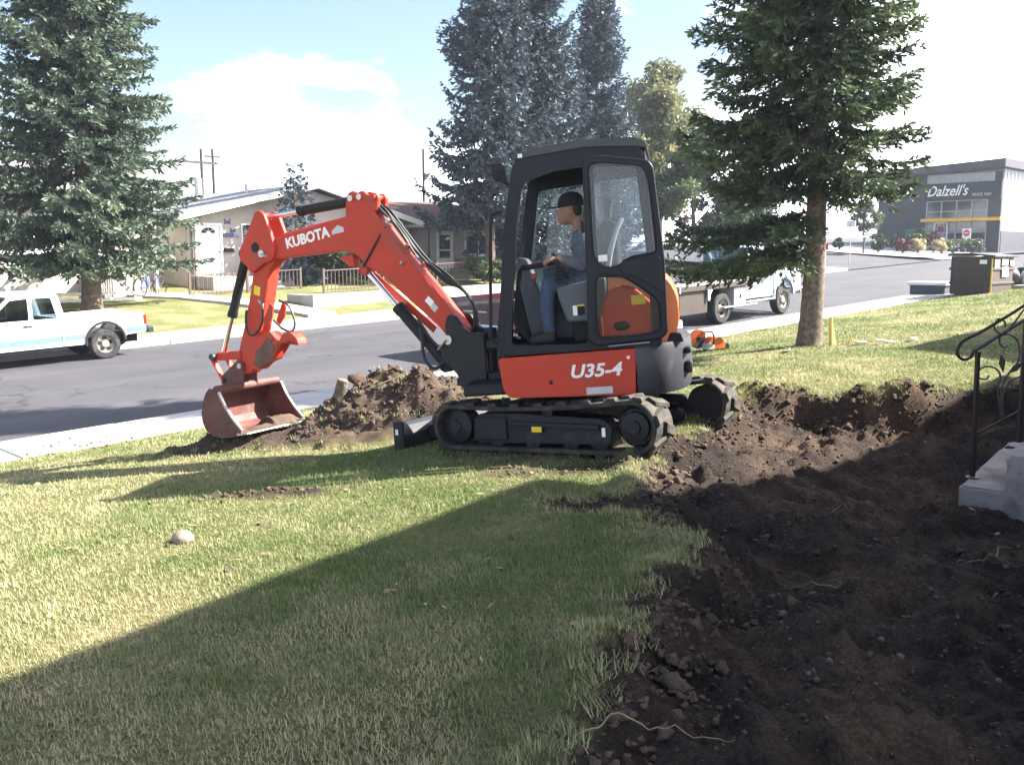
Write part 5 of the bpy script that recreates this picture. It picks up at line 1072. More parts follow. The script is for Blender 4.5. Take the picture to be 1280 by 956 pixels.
MB().bx(-.55, .96, -wy, wy, .38, .93).build('cab_floor', M['under'], PU); MB().bx(-2.30, -.56, -wy, wy, .52, .58).build('bed_floor', M['under'], PU); MB().bx(-.62, -.56, -wy, wy, .58, .965).build('bed_front', M['vwhite'], PU)
tg = MB().bx(-2.37, -2.30, -wy + .04, wy - .04, .54, .96).build('tailgate', M['vwhite'], PU, bevel=.015)
MB().bx(-2.30, 2.20, -.45, .45, .30, .50).build('chassis', M['under'], PU)
cabp = [(1.02, .955), (.42, 1.49), (.30, 1.535), (-.45, 1.53), (-.54, 1.49), (-.66, .955)]
dw_ = [(.86, .985), (.40, 1.42), (.06, 1.44), (.06, .985)]; ew_ = [(-.02, .985), (-.02, 1.44), (-.40, 1.43), (-.50, .985)]
for y_ in (wy - .03, -wy - .02): 
    cs_ = MB().plate(rounded(cabp, [.01, .08, .05, .06, .08, .01]), [rounded(dw_, .03), rounded(ew_, .04)], y_, y_ + .05).build('cab_side', M['vwhite'], PU, bevel=.012)
    MB().prism(rounded(dw_, .03), y_ + .02, y_ + .026).build('door_glass', M['carglass'], PU); MB().prism(rounded(ew_, .04), y_ + .02, y_ + .026).build('rear_side_glass', M['carglass'], PU)
MB().prism(rounded([(.44, 1.475), (.30, 1.545), (-.46, 1.54), (-.56, 1.47), (-.46, 1.50), (.28, 1.505)], .02), -wy + .02, wy - .02).build('cab_roof', M['vwhite'], PU, bevel=.02)
MB().add([(1.0, -.74, .96), (1.0, .74, .96), (.43, .70, 1.49), (.43, -.70, 1.49)], [(0, 1, 2, 3)]).build('windscreen', M['carglass'], PU)
MB().add([(-.655, -.74, .97), (-.655, .74, .97), (-.55, .70, 1.48), (-.55, -.70, 1.48)], [(0, 1, 2, 3)]).build('rear_glass', M['carglass'], PU)
MB().bx(-.10, .10, .2, .62, .75, 1.30).build('seat', M['grey'], PU, bevel=.05); MB().bx(-.10, .10, -.62, -.2, .75, 1.30).build('seat', M['grey'], PU, bevel=.05)
for y_ in (wy + .06, -wy - .064):
    MB().prism([(2.28, .46), (2.3, .60), (-.55, .60), (-.55, .46)][:0] + [(1.0, .46), (1.0, .585), (-.56, .60), (-.56, .475)], y_, y_ + .004).build('stripe', M['vblue'], PU); MB().prism([(-.60, .475), (-.60, .60), (-1.02, .605), (-1.0, .50)], y_, y_ + .004).build('stripe', M['vblue'], PU); MB().prism([(-1.90, .53), (-1.92, .66), (-2.355, .67), (-2.36, .57)], y_, y_ + .004).build('stripe', M['vblue'], PU)
    MB().prism([(1.0, .60), (1.0, .612), (-1.02, .632), (-1.02, .62)], y_, y_ + .005).build('trim_strip', M['bluep'], PU); MB().prism([(-1.90, .675), (-1.90, .69), (-2.36, .70), (-2.36, .685)], y_, y_ + .005).build('trim_strip', M['bluep'], PU)
    MB().bar((.02, y_ + .015, .87), (.20, y_ + .015, .87), .012, .03).build('door_handle', M['plastic'], PU)
    MB().prism(arch(xr, .45, .40, 180, -8) + arch(xr, .40, .40, -8, 180), y_ - .02, y_ + .03).build('wheel_arch', M['plastic'], PU)
    MB().bar((-.555, y_ + .002, .38), (-.555, y_ + .002, .955), .006, .012, (1, 0, 0)).build('panel_gap', M['under'], PU)
for y_, s_ in ((wy + .01, 1), (-wy - .01, -1)):
    wheel(PU, xr, y_ - s_ * .08, wr, wr, .20, s_); wheel(PU, xf, y_ - s_ * .08, wr, wr, .20, s_)
    MB().bx(-2.385, -2.30, min(y_, y_ - s_ * .13), max(y_ + s_ * .052, y_), .70, .92).build('tail_lamp', M['tail'], PU, bevel=.01)
    MB().bx(2.26, 2.36, min(y_ - s_ * .3, y_ - s_ * .05), max(y_ - s_ * .3, y_ - s_ * .05), .60, .75).build('headlamp', M['white'], PU, bevel=.01)
    m_ = MB().bx(.80, .92, min(y_ + s_ * .06, y_ + s_ * .22), max(y_ + s_ * .06, y_ + s_ * .22), .98, 1.11).build('mirror', M['plastic'], PU, bevel=.015)
MB().bx(-2.56, -2.42, -.80, .80, .50, .64).build('rear_bumper', M['dgrey'], PU, bevel=.02); MB().bx(2.30, 2.45, -.82, .82, .42, .58).build('front_bumper', M['silver'], PU, bevel=.02); MB().bx(-2.43, -2.30, -.5, .5, .50, .58).build('bumper_bracket', M['under'], PU)
MB().cyl((-1.95, -.12, .48), (-1.95, .12, .48), .30, 20).build('spare_wheel', M['tyre'], PU); MB().cyl((xr, -.7, wr), (xr, .7, wr), .05, 10).build('axle', M['under'], PU); MB().ball((xr, 0, wr), .13).build('differential', M['under'], PU)

# maroon full-size pickup on the near side, tail towards the camera
MP = vehicle('pickup_truck', 'dark maroon pickup with chrome rear bumper parked by the near kerb', 15.3, 14.05, RZ, 'pickup truck')
mw = .94; bq = [(2.75, .55), (2.80, .80), (2.70, 1.08), (1.30, 1.20), (-2.72, 1.22), (-2.78, 1.15), (-2.78, .62), (-2.2, .58)] + arch(-1.65, .50, .50, 180, 0) + [(-1.1, .45), (1.2, .45)] + arch(1.75, .50, .50, 180, 0) + [(2.4, .52)]
for y_ in (mw, -mw - .06): MB().prism(bq, y_, y_ + .06).build('body_side', M['maroon'], MP, bevel=.025)
MB().bx(-2.79, -2.72, -mw + .03, mw - .03, .66, 1.215).build('tailgate', M['maroon'], MP, bevel=.02); MB().bx(-2.72, -.3, -mw, mw, .62, .68).build('bed_floor', M['under'], MP); MB().bx(-.3, 1.3, -mw, mw, .5, 1.18).build('cab_floor', M['under'], MP); MB().bx(1.3, 2.7, -mw, mw, .6, 1.16).build('bonnet', M['maroon'], MP, bevel=.06)
MB().bx(-2.815, -2.791, -.35, .35, .93, .96).build('badge', M['silver'], MP)
cq = [(1.45, 1.20), (.85, 1.78), (.70, 1.82), (-.20, 1.81), (-.30, 1.20)]
for y_ in (mw - .06, -mw): MB().plate(rounded(cq, [.01, .08, .05, .08, .01]), [rounded([(1.22, 1.25), (.78, 1.70), (-.10, 1.71), (-.16, 1.25)], .04)], y_, y_ + .06).build('cab_side', M['maroon'], MP, bevel=.015); MB().prism(rounded([(1.22, 1.25), (.78, 1.70), (-.10, 1.71), (-.16, 1.25)], .04), y_ + .025, y_ + .031).build('door_glass', M['carglass'], MP)
MB().prism(rounded([(.86, 1.77), (.70, 1.83), (-.21, 1.82), (-.21, 1.78), (.7, 1.79)], .01), -mw + .06, mw - .06).build('cab_roof', M['maroon'], MP, bevel=.02); MB().add([(-.31, -.86, 1.22), (-.31, .86, 1.22), (-.22, .84, 1.78), (-.22, -.84, 1.78)], [(0, 1, 2, 3)]).build('rear_glass', M['carglass'], MP); MB().add([(1.43, -.86, 1.2), (1.43, .86, 1.2), (.86, .84, 1.77), (.86, -.84, 1.77)], [(0, 1, 2, 3)]).build('windscreen', M['carglass'], MP)
bmp = MB().bx(-2.98, -2.84, -.95, .95, .60, .72).build('rear_bumper', M['chrome'], MP, bevel=.03); MB().bx(-2.96, -2.80, -.90, .90, .50, .59).build('bumper_valance', M['silver'], MP, bevel=.02); MB().bx(-2.985, -2.975, -.16, .16, .50, .62).build('number_plate', M['white'], MP)
for y_, s_ in ((mw, 1), (-mw, -1)):
    wheel(MP, -1.65, y_ - s_ * .08, .39, .39, .26, s_); wheel(MP, 1.75, y_ - s_ * .08, .39, .39, .26, s_); MB().bx(-2.80, -2.70, min(y_ - s_ * .14, y_ + s_ * .062), max(y_ - s_ * .14, y_ + s_ * .062), .80, 1.12).build('tail_lamp', M['tail'], MP, bevel=.01)
MB().bx(-2.7, 2.6, -.5, .5, .36, .56).build('chassis', M['under'], MP)

# flatbed work truck
FB_ = vehicle('flatbed_truck', 'pale blue flatbed work truck with plank deck parked by the near kerb', 22.0, 14.45, RZ, 'truck')
fwid = 1.0; M['skirt'] = pm('dark brown painted steel', (.045, .033, .028), .7, var=.2)
for k in range(9): MB().bx(-3.5, -.40, -1.08 + .24 * k, -1.08 + .24 * k + .232, 1.02, 1.075).build('deck_plank', M['wood'], FB_, bevel=.006)
for y_ in (1.09, -1.13): MB().bx(-3.52, -.39, y_, y_ + .04, .93, 1.06).build('deck_rail', M['skirt'], FB_, bevel=.008)
MB().bx(-3.56, -3.50, -1.13, 1.13, .90, 1.07).build('deck_end_rail', M['concd'], FB_, bevel=.008)
for y_ in (.38, -.46): MB().bx(-3.45, 2.3, y_, y_ + .08, .62, .80).build('chassis_rail', M['under'], FB_)
for x_ in (-3.3, -2.6, -1.0, -.6): MB().bx(x_, x_ + .09, -1.05, 1.05, .80, .93).build('deck_bearer', M['under'], FB_)
MB().bx(-3.45, -2.3, -1.06, -1.0, .36, .92).build('side_skirt', M['skirt'], FB_); MB().bx(-3.46, -3.40, -1.05, 1.05, .40, .92).build('rear_skirt', M['skirt'], FB_)
MB().prism([(-2.36, .93), (-2.16, .93), (-2.26, .80), (-2.28, .66), (-2.34, .66)], -1.13, -1.10).build('stake_hook', M['whitep'], FB_)
tb = MB().bx(-1.08, -.52, -1.06, -.62, .44, .90).build('tool_box', M['silver'], FB_, bevel=.012); MB().bx(-.82, -.76, -1.075, -1.062, .62, .72).build('latch', M['plastic'], tb)
MB().bx(-.95, .62, -1.08, -.86, .40, .44).build('running_board', M['silver'], FB_, bevel=.01); MB().bx(.1, 1.55, -1.08, -.86, .46, .52).build('cab_step', M['chrome'], FB_, bevel=.015)
cbp = [(3.05, .62), (3.10, .85), (3.02, 1.20), (1.62, 1.30), (1.55, 1.32), (.22, 1.30), (.22, .55), (1.55, .55)] + arch(2.15, .50, .52, 180, 0) + [(2.7, .55)]
for y_ in (.92, -.98): MB().prism(cbp, y_, y_ + .06).build('body_side', M['vpale'], FB_, bevel=.025)
MB().bx(1.6, 3.0, -.92, .92, .75, 1.235).build('bonnet', M['vpale'], FB_, bevel=.06, seg=3); MB().bx(.25, 1.6, -.92, .92, .55, 1.29).build('cab_floor', M['under'], FB_)
for y_ in (-.9885, .981): MB().prism([(3.0, 1.10), (1.6, 1.18), (.23, 1.18), (.23, 1.24), (1.6, 1.25), (3.0, 1.17)], y_, y_ + .0075).build('stripe', M['vwhite'], FB_)
cq = [(1.62, 1.31), (1.15, 1.88), (1.0, 1.93), (.32, 1.92), (.22, 1.31)]; wq = [(1.45, 1.36), (1.06, 1.82), (.42, 1.82), (.38, 1.36)]
for y_ in (.87, -.95): MB().plate(rounded(cq, [.01, .08, .05, .07, .01]), [rounded(wq, .04)], y_, y_ + .06).build('cab_side', M['vpale'], FB_, bevel=.015); MB().prism(rounded(wq, .04), y_ + .025, y_ + .031).build('door_glass', M['carglass'], FB_)
MB().prism(rounded([(1.16, 1.87), (1.0, 1.94), (.31, 1.93), (.31, 1.89), (1.0, 1.90)], .01), -.88, .88).build('cab_roof', M['vpale'], FB_, bevel=.02); MB().add([(.225, -.86, 1.32), (.225, .86, 1.32), (.31, .84, 1.89), (.31, -.84, 1.89)], [(0, 1, 2, 3)]).build('rear_glass', M['carglass'], FB_); MB().add([(1.6, -.86, 1.32), (1.6, .86, 1.32), (1.16, .84, 1.87), (1.16, -.84, 1.87)], [(0, 1, 2, 3)]).build('windscreen', M['carglass'], FB_)
MB().bar((1.58, -.985, .60), (1.58, -.985, 1.30), .008, .014, (1, 0, 0)).build('panel_gap', M['under'], FB_); MB().bx(.42, .56, -1.0, -.985, 1.10, 1.14).build('door_handle', M['chrome'], FB_)
MB().prism(arch(2.15, .56, .52, 180, 0) + arch(2.15, .49, .52, 0, 180), -1.0, -.93).build('wheel_arch', M['vpale'], FB_, bevel=.01)
mr = MB().bx(1.42, 1.50, -1.30, -1.13, 1.32, 1.58).build('mirror', M['dgrey'], FB_, bevel=.015); MB().tube([(1.46, -.95, 1.33), (1.46, -1.20, 1.34), (1.46, -1.20, 1.6), (1.46, -.95, 1.62)], .012, 6).build('mirror_arm', M['silver'], FB_)
MB().bx(3.06, 3.22, -1.0, 1.0, .52, .70).build('front_bumper', M['chrome'], FB_, bevel=.03)
MB().tube([(3.2, -.95, .75), (3.28, -.98, .9), (3.28, -.98, 1.2), (3.05, -.95, 1.22)], .02, 6).build('bull_bar', M['dgrey'], FB_)
MB().bx(3.0, 3.09, -.96, -.86, .86, 1.05).build('side_lamp', M['amber'], FB_)
for s_ in (1, -1):
    wheel(FB_, -1.55, s_ * .88, .40, .40, .30, s_, 'hub', .05); wheel(FB_, 2.15, s_ * .86, .40, .40, .24, s_, 'hub', .0)
MB().cyl((-1.55, -.8, .40), (-1.55, .8, .40), .07, 10).build('axle', M['under'], FB_); MB().cyl((2.15, -.8, .40), (2.15, .8, .40), .06, 10).build('axle', M['under'], FB_)
for o_ in [q for q in bpy.data.objects if q.parent == FB_]:
    if o_.type == 'MESH' and max(v[0] for v in o_.bound_box) > .2 and not o_.name.startswith('chassis'): o_.location.x -= .6
# load on the deck
M['greybox'] = pm('grey painted steel', (.055, .06, .08), .6, var=.12, scale=3, dirt=(.07, .05, .04), dscale=2, dlo=.62, dhi=.8)
ub = thing('equipment_box', 'grey steel equipment box with dark opening standing on the flatbed deck', 'box', (0, 0, 0)); ub.matrix_world = FB_.matrix_basis @ Matrix.Translation((-2.4, .15, 1.076))
MB().plate(rounded([(-.9, 0), (.95, 0), (.95, .70), (.30, .82), (-.9, .86)], .03), [rounded([(.10, .08), (.85, .08), (.85, .50), (.10, .56)], .03)], -.50, -.46).build('side_panel', M['greybox'], ub, bevel=.01)
MB().prism(rounded([(-.9, 0), (.95, 0), (.95, .70), (.30, .82), (-.9, .86)], .03), .46, .50).build('side_panel', M['greybox'], ub, bevel=.01); MB().bx(-.9, -.86, -.46, .46, .01, .85).build('end_panel', M['greybox'], ub); MB().bx(.90, .94, -.46, .46, .01, .69).build('end_panel', M['greybox'], ub); MB().bx(-.86, .30, -.46, .46, .80, .83).build('top_panel', M['greybox'], ub)
MB().cyl((-.25, -.515, .68), (-.25, -.50, .68), .06, 16).build('lamp', M['hub'], ub)
M['tarp'] = pm('dark blue tarpaulin', (.02, .025, .06), .5, var=.3, scale=3, bump=.6, bscale=6)
tp_ = MB().ball((0, 0, .14), .5, 18, 10, (1.25, .75, .42)); tp_.v = [(x * (1 + .12 * math.sin(7 * y + 3 * x)), y * (1 + .1 * math.sin(6 * x)), max(0, z + .05 * math.sin(9 * x + 5 * y))) for x, y, z in tp_.v]
o_ = tp_.build('tarpaulin_bundle', M['tarp'], None, smooth=True); o_.matrix_world = FB_.matrix_basis @ Matrix.Translation((-.95, -.2, 1.077)); tag(o_, 'dark blue tarpaulin bundle lying on the flatbed deck', 'tarpaulin')
# a dark vehicle by the shop
BV = vehicle('parked_van', 'dark van parked on the forecourt beside the shop', 84, 21.2, RZ, 'van')
MB().prism(rounded([(2.2, .4), (2.25, .9), (1.4, 1.05), (.8, 1.75), (-2.1, 1.8), (-2.2, .4)], .1), -.9, .9).build('body', M['cab'], BV, bevel=.06); 
for s_ in (1, -1):
    for x_ in (1.4, -1.4): wheel(BV, x_, s_ * .85, .34, .34, .22, s_)
MB().bx(-2.26, -2.205, -.75, .75, 1.1, 1.6).build('rear_glass', M['wglass'], BV)

# ------------------------------------------------------------ concrete steps with a wrought iron rail
def slab_mesh(x0, x1, y0, y1, z0, z1, seed):
    """a block with slightly uneven, chipped faces"""
    bm = bmesh.new(); bmesh.ops.create_cube(bm, size=1)
    for v in bm.verts: v.co = Vector((x0 + (v.co.x + .5) * (x1 - x0), y0 + (v.co.y + .5) * (y1 - y0), z0 + (v.co.z + .5) * (z1 - z0)))
    bmesh.ops.bevel(bm, geom=bm.edges[:], offset=.02, segments=2, affect='EDGES')
    bmesh.ops.subdivide_edges(bm, edges=[e for e in bm.edges if e.calc_length() > .15], cuts=9, use_grid_fill=True)
    rs = np.random.default_rng(seed)
    for v in bm.verts: v.co += Vector(rs.normal(0, .0022, 3))
    me = bpy.data.meshes.new('step'); bm.to_mesh(me); bm.free(); return me
M['stepc'] = pm('stained step concrete', (.30, .265, .255), .92, var=.2, scale=3, bump=.6, bscale=30, dirt=(.13, .10, .09), dscale=2.2, dlo=.48, dhi=.66)
ST = thing('concrete_steps', 'weathered concrete entrance steps at the edge of the dug earth', 'steps', (3.27, 6.60, 0), rad(-37))
link('step', slab_mesh(0, 2.2, 0, 2.15, -.35, .14, 1), M['stepc'], ST); link('step', slab_mesh(.30, 2.2, -.03, 2.1, -.34, .40, 2), M['stepc'], ST); link('step', slab_mesh(.62, 2.2, -.01, 2.1, -.33, .66, 3), M['stepc'], ST)
HRL = thing('hand_railing', 'black wrought iron hand railing with scrolls and leaves on the steps', 'railing', (3.48, 6.82, 0), rad(15))
def ctube(pts, r, parent, name, mat='blackiron', sub=7):
    P_ = [Vector((p[0], 0, p[1])) if len(p) == 2 else Vector(p) for p in pts]; fine = []
    for i in range(len(P_) - 1):
        p0, p1, p2, p3 = P_[max(i - 1, 0)], P_[i], P_[i + 1], P_[min(i + 2, len(P_) - 1)]
        for q in range(sub):
            t = q / sub; fine.append(.5 * ((2 * p1) + (-p0 + p2) * t + (2 * p0 - 5 * p1 + 4 * p2 - p3) * t * t + (-p0 + 3 * p1 - 3 * p2 + p3) * t ** 3))
    return MB().tube(fine + [P_[-1]], r, 8).build(name, M[mat], parent, smooth=True)
M['ironl'] = pm('dusty wrought iron', (.055, .052, .058), .5, var=.2)
ctube([(1.25, 1.92), (.354, 1.431), (.187, 1.344), (-.02, 1.24), (-.164, 1.18), (-.212, 1.11), (-.193, 1.064), (-.143, 1.041), (-.091, 1.058), (-.072, 1.093)], .012, HRL, 'top_rail')
MB().bar((-.062, 0, 1.10), (1.25, 0, 1.79), .03, .012).build('lower_top_rail', M['blackiron'], HRL); MB().bar((0, 0, .473), (1.25, 0, .99), .012, .012).build('bottom_rail', M['blackiron'], HRL)
MB().bar((-.03, 0, 1.10), (-.0, 0, .13), .026, .026).build('post', M['blackiron'], HRL); MB().bar((.385, 0, 1.33), (.40, 0, .39), .026, .026).build('post', M['blackiron'], HRL); MB().bar((.85, 0, 1.57), (.85, 0, .65), .026, .026).build('post', M['blackiron'], HRL)
MB().lathe([(.05, 0), (.05, .008), (.02, .012)], (0, 0, .14), (0, 0, 1), 12).build('base_plate', M['iron'], HRL)
for pts in ([(.243, .582), (.196, .686), (.172, .816), (.186, .908), (.144, .964), (.066, .984), (.003, .968), (-.02, .933), (.004, .896), (.063, .89), (.083, .915)], [(.254, .582), (.221, .704), (.235, .796), (.284, .868), (.38, .90)], [(.226, .592), (.202, .723), (.228, .879), (.328, .995), (.346, 1.086), (.311, 1.178), (.231, 1.22), (.166, 1.209), (.155, 1.164), (.196, 1.123), (.235, 1.134)], [(.357, 1.404), (.278, 1.306), (.198, 1.226), (.12, 1.246), (.101, 1.291), (.134, 1.336), (.19, 1.316), (.198, 1.275)]):
    ctube(pts, .007, HRL, 'scroll', 'ironl')
def iron_leaf(pts, parent):
    MB().prism(rounded(pts, .012, 3), -.004, .004).build('leaf', M['ironl'], parent, bevel=.002)
iron_leaf([(.212, .93), (.165, 1.0), (.176, 1.075), (.222, 1.02)], HRL); iron_leaf([(.255, .925), (.30, .985), (.40, 1.01), (.33, .94)], HRL)

# ------------------------------------------------------------ soil heap, clods, stones, roots
def heap_z(x, y):
    b = base_z(x, y); u = (x + 1.22) / .74; v = (y - 9.85) / .62
    h = .56 * np.exp(-(np.abs(u) ** 2.2 + np.abs(v) ** 2.0) * .95)
    h = h + .20 * np.exp(-(((x + 2.05) / .75) ** 2 + ((y - 9.40) / .34) ** 2)) + .15 * np.exp(-(((x + 2.9) / .45) ** 2 + ((y - 9.25) / .36) ** 2)) + .20 * np.exp(-(((x + .95) / .5) ** 2 + ((y - 9.25) / .30) ** 2)) + .10 * np.exp(-(((x + .25) / .5) ** 2 + ((y - 9.75) / .4) ** 2))
    nz_ = fbm(x * 3.2, y * 3.2, 4, 131) * .42 + np.maximum(fbm(x * 8, y * 8, 3, 137), -.05) * .26 + fbm(x * 22, y * 22, 2, 139) * .07
    h = h * (1 + .2 * fbm(x * 2, y * 2, 2, 141)) + nz_ * np.clip(h * 3.2, 0, .75) - .035
    z = b + h
    nearb = np.exp(-(((x + 2.75) / .55) ** 4 + ((y - 9.55) / .45) ** 4)); z = z - nearb * np.maximum(z - .0, 0)
    return z
gx = np.arange(-3.7, .5, .024); gy = np.arange(8.5, 11.0, .024); G, H_ = np.meshgrid(gx, gy, indexing='ij'); Z = heap_z(G, H_)
me = np_mesh('soil_heap', np.stack([G, H_, Z], -1).reshape(-1, 3), (lambda I: np.stack([I[:-1, :-1], I[1:, :-1], I[1:, 1:], I[:-1, 1:]], -1).reshape(-1, 4))(np.arange(G.size).reshape(G.shape)), True)
bm = bmesh.new(); bm.from_mesh(me); dead = [v for v in bm.verts if v.co.z < float(base_z(v.co.x, v.co.y)) - .012]; bmesh.ops.delete(bm, geom=dead, context='VERTS'); bm.to_mesh(me); bm.free()
f_attr(me, 'dirt', np.ones(len(me.vertices)))
M['heap'] = pm('heaped brown soil', (.028, .022, .019), .95, scale=3.2, col2=(.095, .070, .055), bump=1, bscale=45, spec=.1, dirt=(.10, .078, .048), dscale=6, dlo=.60, dhi=.72)
hp_ = link('soil_heap', me, M['heap']); tag(hp_, 'heap of brown soil and torn turf between bucket and tracks', 'soil heap')
# clods: lumps of several shapes scattered as one mass
def lumps(pts, sizes, seed, sub=1):
    rs = np.random.default_rng(seed); shapes = []
    for k in range(8):
        bm = bmesh.new(); bmesh.ops.create_icosphere(bm, subdivisions=2 if k < 5 else 1, radius=1)
        V = np.array([v.co[:] for v in bm.verts]); a_ = V[:, 0] + .7 * V[:, 2] + 9 * k; b_ = V[:, 1] - .6 * V[:, 2] + 5 * k
        d = .95 + 1.1 * fbm(a_ * 1.5, b_ * 1.5, 2, 200 + k) + .9 * fbm(a_ * 4.5, b_ * 4.5, 2, 230 + k) + rs.normal(0, .17, len(V)); shapes.append((V * d[:, None] * np.array([1, rs.uniform(.6, .95), rs.uniform(.45, .8)]), np.array([[v.index for v in f.verts] for f in bm.faces]))); bm.free()
    VV = []; FF = []; o = 0
    for p, s in zip(pts, sizes):
        V, F = shapes[rs.integers(0, 5) if s > .026 else rs.integers(5, 8)]; a, b = rs.uniform(0, 6.28, 2); ca, sa = math.cos(a), math.sin(a); cb, sb_ = math.cos(b * .25), math.sin(b * .25)
        X = V @ np.array([[1, 0, 0], [0, cb, -sb_], [0, sb_, cb]]) @ np.array([[ca, -sa, 0], [sa, ca, 0], [0, 0, 1]]); VV.append(X * s + p); FF.append(F + o); o += len(V)
    return np.concatenate(VV), np.concatenate(FF)
rs = np.random.default_rng(77); pts = []; sz = []
x = rs.uniform(-.3, 6.2, 30000); y = rs.uniform(2.4, 9.8, 30000); z, d, s_ = yard(x, y); k = (d > .55) & (rs.random(30000) < np.where(np.abs(s_) < .35, .80, .42)); x, y, z, s_ = x[k], y[k], z[k], s_[k]
sz1 = np.where(np.abs(s_) < .3, rs.uniform(.006, .022, len(x)) * np.where(rs.random(len(x)) < .10, 2.0, 1), rs.uniform(.004, .014, len(x)) * np.where(rs.random(len(x)) < .05, 2.2, 1)); pts += list(np.stack([x, y, z + sz1 * .15], 1)); sz += list(sz1)
x = rs.uniform(-3.6, .4, 5000); y = rs.uniform(8.6, 10.6, 5000); z = heap_z(x, y); k = (z > base_z(x, y) + .01); x, y, z = x[k], y[k], z[k]; s2 = rs.uniform(.006, .022, len(x)) * np.where(rs.random(len(x)) < .10, 2.2, 1); s2 = np.where(np.hypot(x + 2.65, y - 9.5) < .6, s2 * .5, s2); pts += list(np.stack([x, y, z + s2 * .2], 1)); sz += list(s2)
for cx, cy, rx, ry, n_ in ((-1.85, 6.62, .6, .12, 90), (-5.2, 10.8, .9, .5, 60), (.5, 6.75, .8, .2, 70), (-1.3, 5.6, 1.4, .9, 26), (2.6, 9.9, 1.2, .5, 60)):
    x = rs.normal(cx, rx * .5, n_); y = rs.normal(cy, ry * .5, n_); z = yard(x, y)[0]; k = rn(x, y)[1] < 12.5; z = np.where(rn(x, y)[1] > 11.2, base_z(x, y) + .012, z); s3 = rs.uniform(.006, .024, n_); pts += list(np.stack([x, y, z + s3 * .3], 1)[k]); sz += list(s3[k])
# big torn turf lumps along the near lip
for (a, b, s_) in ((.52, 3.72, .10), (.46, 3.42, .12), (.72, 3.30, .11), (.62, 3.52, .14), (.86, 3.62, .10), (.95, 4.15, .11), (1.1, 4.55, .10), (.36, 3.08, .09), (.70, 3.95, .09), (1.55, 5.35, .10), (1.75, 5.6, .09), (3.35, 9.05, .16), (3.1, 9.15, .12), (2.5, 9.2, .13), (2.2, 8.95, .12), (1.95, 8.55, .10), (4.2, 8.95, .13), (3.8, 8.9, .11), (2.75, 9.3, .13)):
    for q in range(16):
        a2, b2 = a + rs.normal(0, s_ * .6), b + rs.normal(0, s_ * .6); k2 = s_ * (.36 if q == 0 else rs.uniform(.07, .24)); pts.append(np.array([a2, b2, float(yard(a2, b2)[0]) + k2 * .25])); sz.append(k2)
pts.append(np.array([-1.62, 9.72, float(heap_z(-1.62, 9.72)) + .07])); sz.append(.13)
V, F = lumps(pts, sz, 5); me = np_mesh('soil_clods', V, F, False); f_attr(me, 'dirt', np.ones(len(V))); o_ = link('soil_clods', me, M['heap'] if False else M['soil']); tag(o_, 'crumbled soil clods strewn over the bare earth', kind='stuff')
M['stone'] = pm('pale field stone', (.125, .098, .080), .95, var=.45, scale=.9, bump=.3, dirt=(.05, .036, .03), dscale=1.2, dlo=.45, dhi=.65)
stone_me = []
for k in range(5):
    bm = bmesh.new(); bmesh.ops.create_icosphere(bm, subdivisions=2, radius=1); V = np.array([v.co[:] for v in bm.verts]); V *= (1 + .5 * fbm(V[:, 0] * 1.2 + k * 7, V[:, 1] * 1.2 + V[:, 2], 2, 300 + k))[:, None]; F = np.array([[v.index for v in f.verts] for f in bm.faces]); bm.free(); m_ = np_mesh('stone', V, F, True); m_.materials.append(M['stone']); stone_me.append(m_)
def stone(x, y, s, label, group=None, z=None):
    o = link('stone', stone_me[int(abs(x * 37 + y * 11)) % 5]); zz = float(yard(x, y)[0]) if z is None else z; o.matrix_world = Matrix.Translation((x, y, zz + s * .25)) @ Matrix.Rotation(x * 9 + y * 5, 4, 'Z') @ Matrix.Diagonal((s, s * .85, s * .75, 1)); tag(o, label, 'stone', group)
stone(-2.03, 5.51, .07, 'smooth round buff stone lying alone in the lawn'); _lo = [q for q in bpy.data.objects if q.get('label') == 'smooth round buff stone lying alone in the lawn'][0]; _lo.data = _lo.data.copy(); _lo.data.materials.clear(); _lo.data.materials.append(pm('buff stone', (.25, .205, .155), .9, var=.3, scale=2, bump=.3))
for k in range(64):
    for _ in range(40):
        x, y = rs.uniform(.9, 4.6), rs.uniform(3.0, 9.0); z, d, s_ = yard(x, y)
        if d > .9 and s_ > .25: break
    stone(x, y, float(rs.uniform(.008, .020) * (1.4 if k < 7 else 1)), 'small pale stone half sunk in the bare earth', 'pale stones in the dug earth')
M['root'] = pm('pale root', (.20, .155, .10), .9, var=.2)
for k, (x, y, L_, a, lab) in enumerate(((2.75, 5.1, .30, .2, 'forked pale root lying in the dug earth'), (.45, 2.95, .34, .1, 'long thin pale root curling out of the near turf edge'), (1.55, 4.7, .2, 2.4, 'short pale root beside the torn turf lumps'), (2.2, 6.0, .18, .9, 'thin pale root on the lit earth'))):
    p_ = []; 
    for i in range(25):
        t = i / 24; xx = x + L_ * (t - .5) * 2 * math.cos(a) * .8 + .03 * math.sin(7 * t + k); yy = y + L_ * (t - .5) * 2 * math.sin(a) + .05 * math.sin(5 * t); p_.append((xx, yy, float(yard(xx, yy)[0]) + .015 + .03 * math.sin(3.1 * t)))
    mb = MB().tube(p_, [.0035 - .00008 * i for i in range(25)], 6)
    if k == 0: mb.tube([p_[15], (p_[15][0] + .06, p_[15][1] + .10, p_[15][2] + .03), (p_[15][0] + .16, p_[15][1] + .13, p_[15][2] + .01)], [.004, .003, .002], 5)
    o_ = mb.build('root', M['root'], None, smooth=True); tag(o_, lab, 'root')
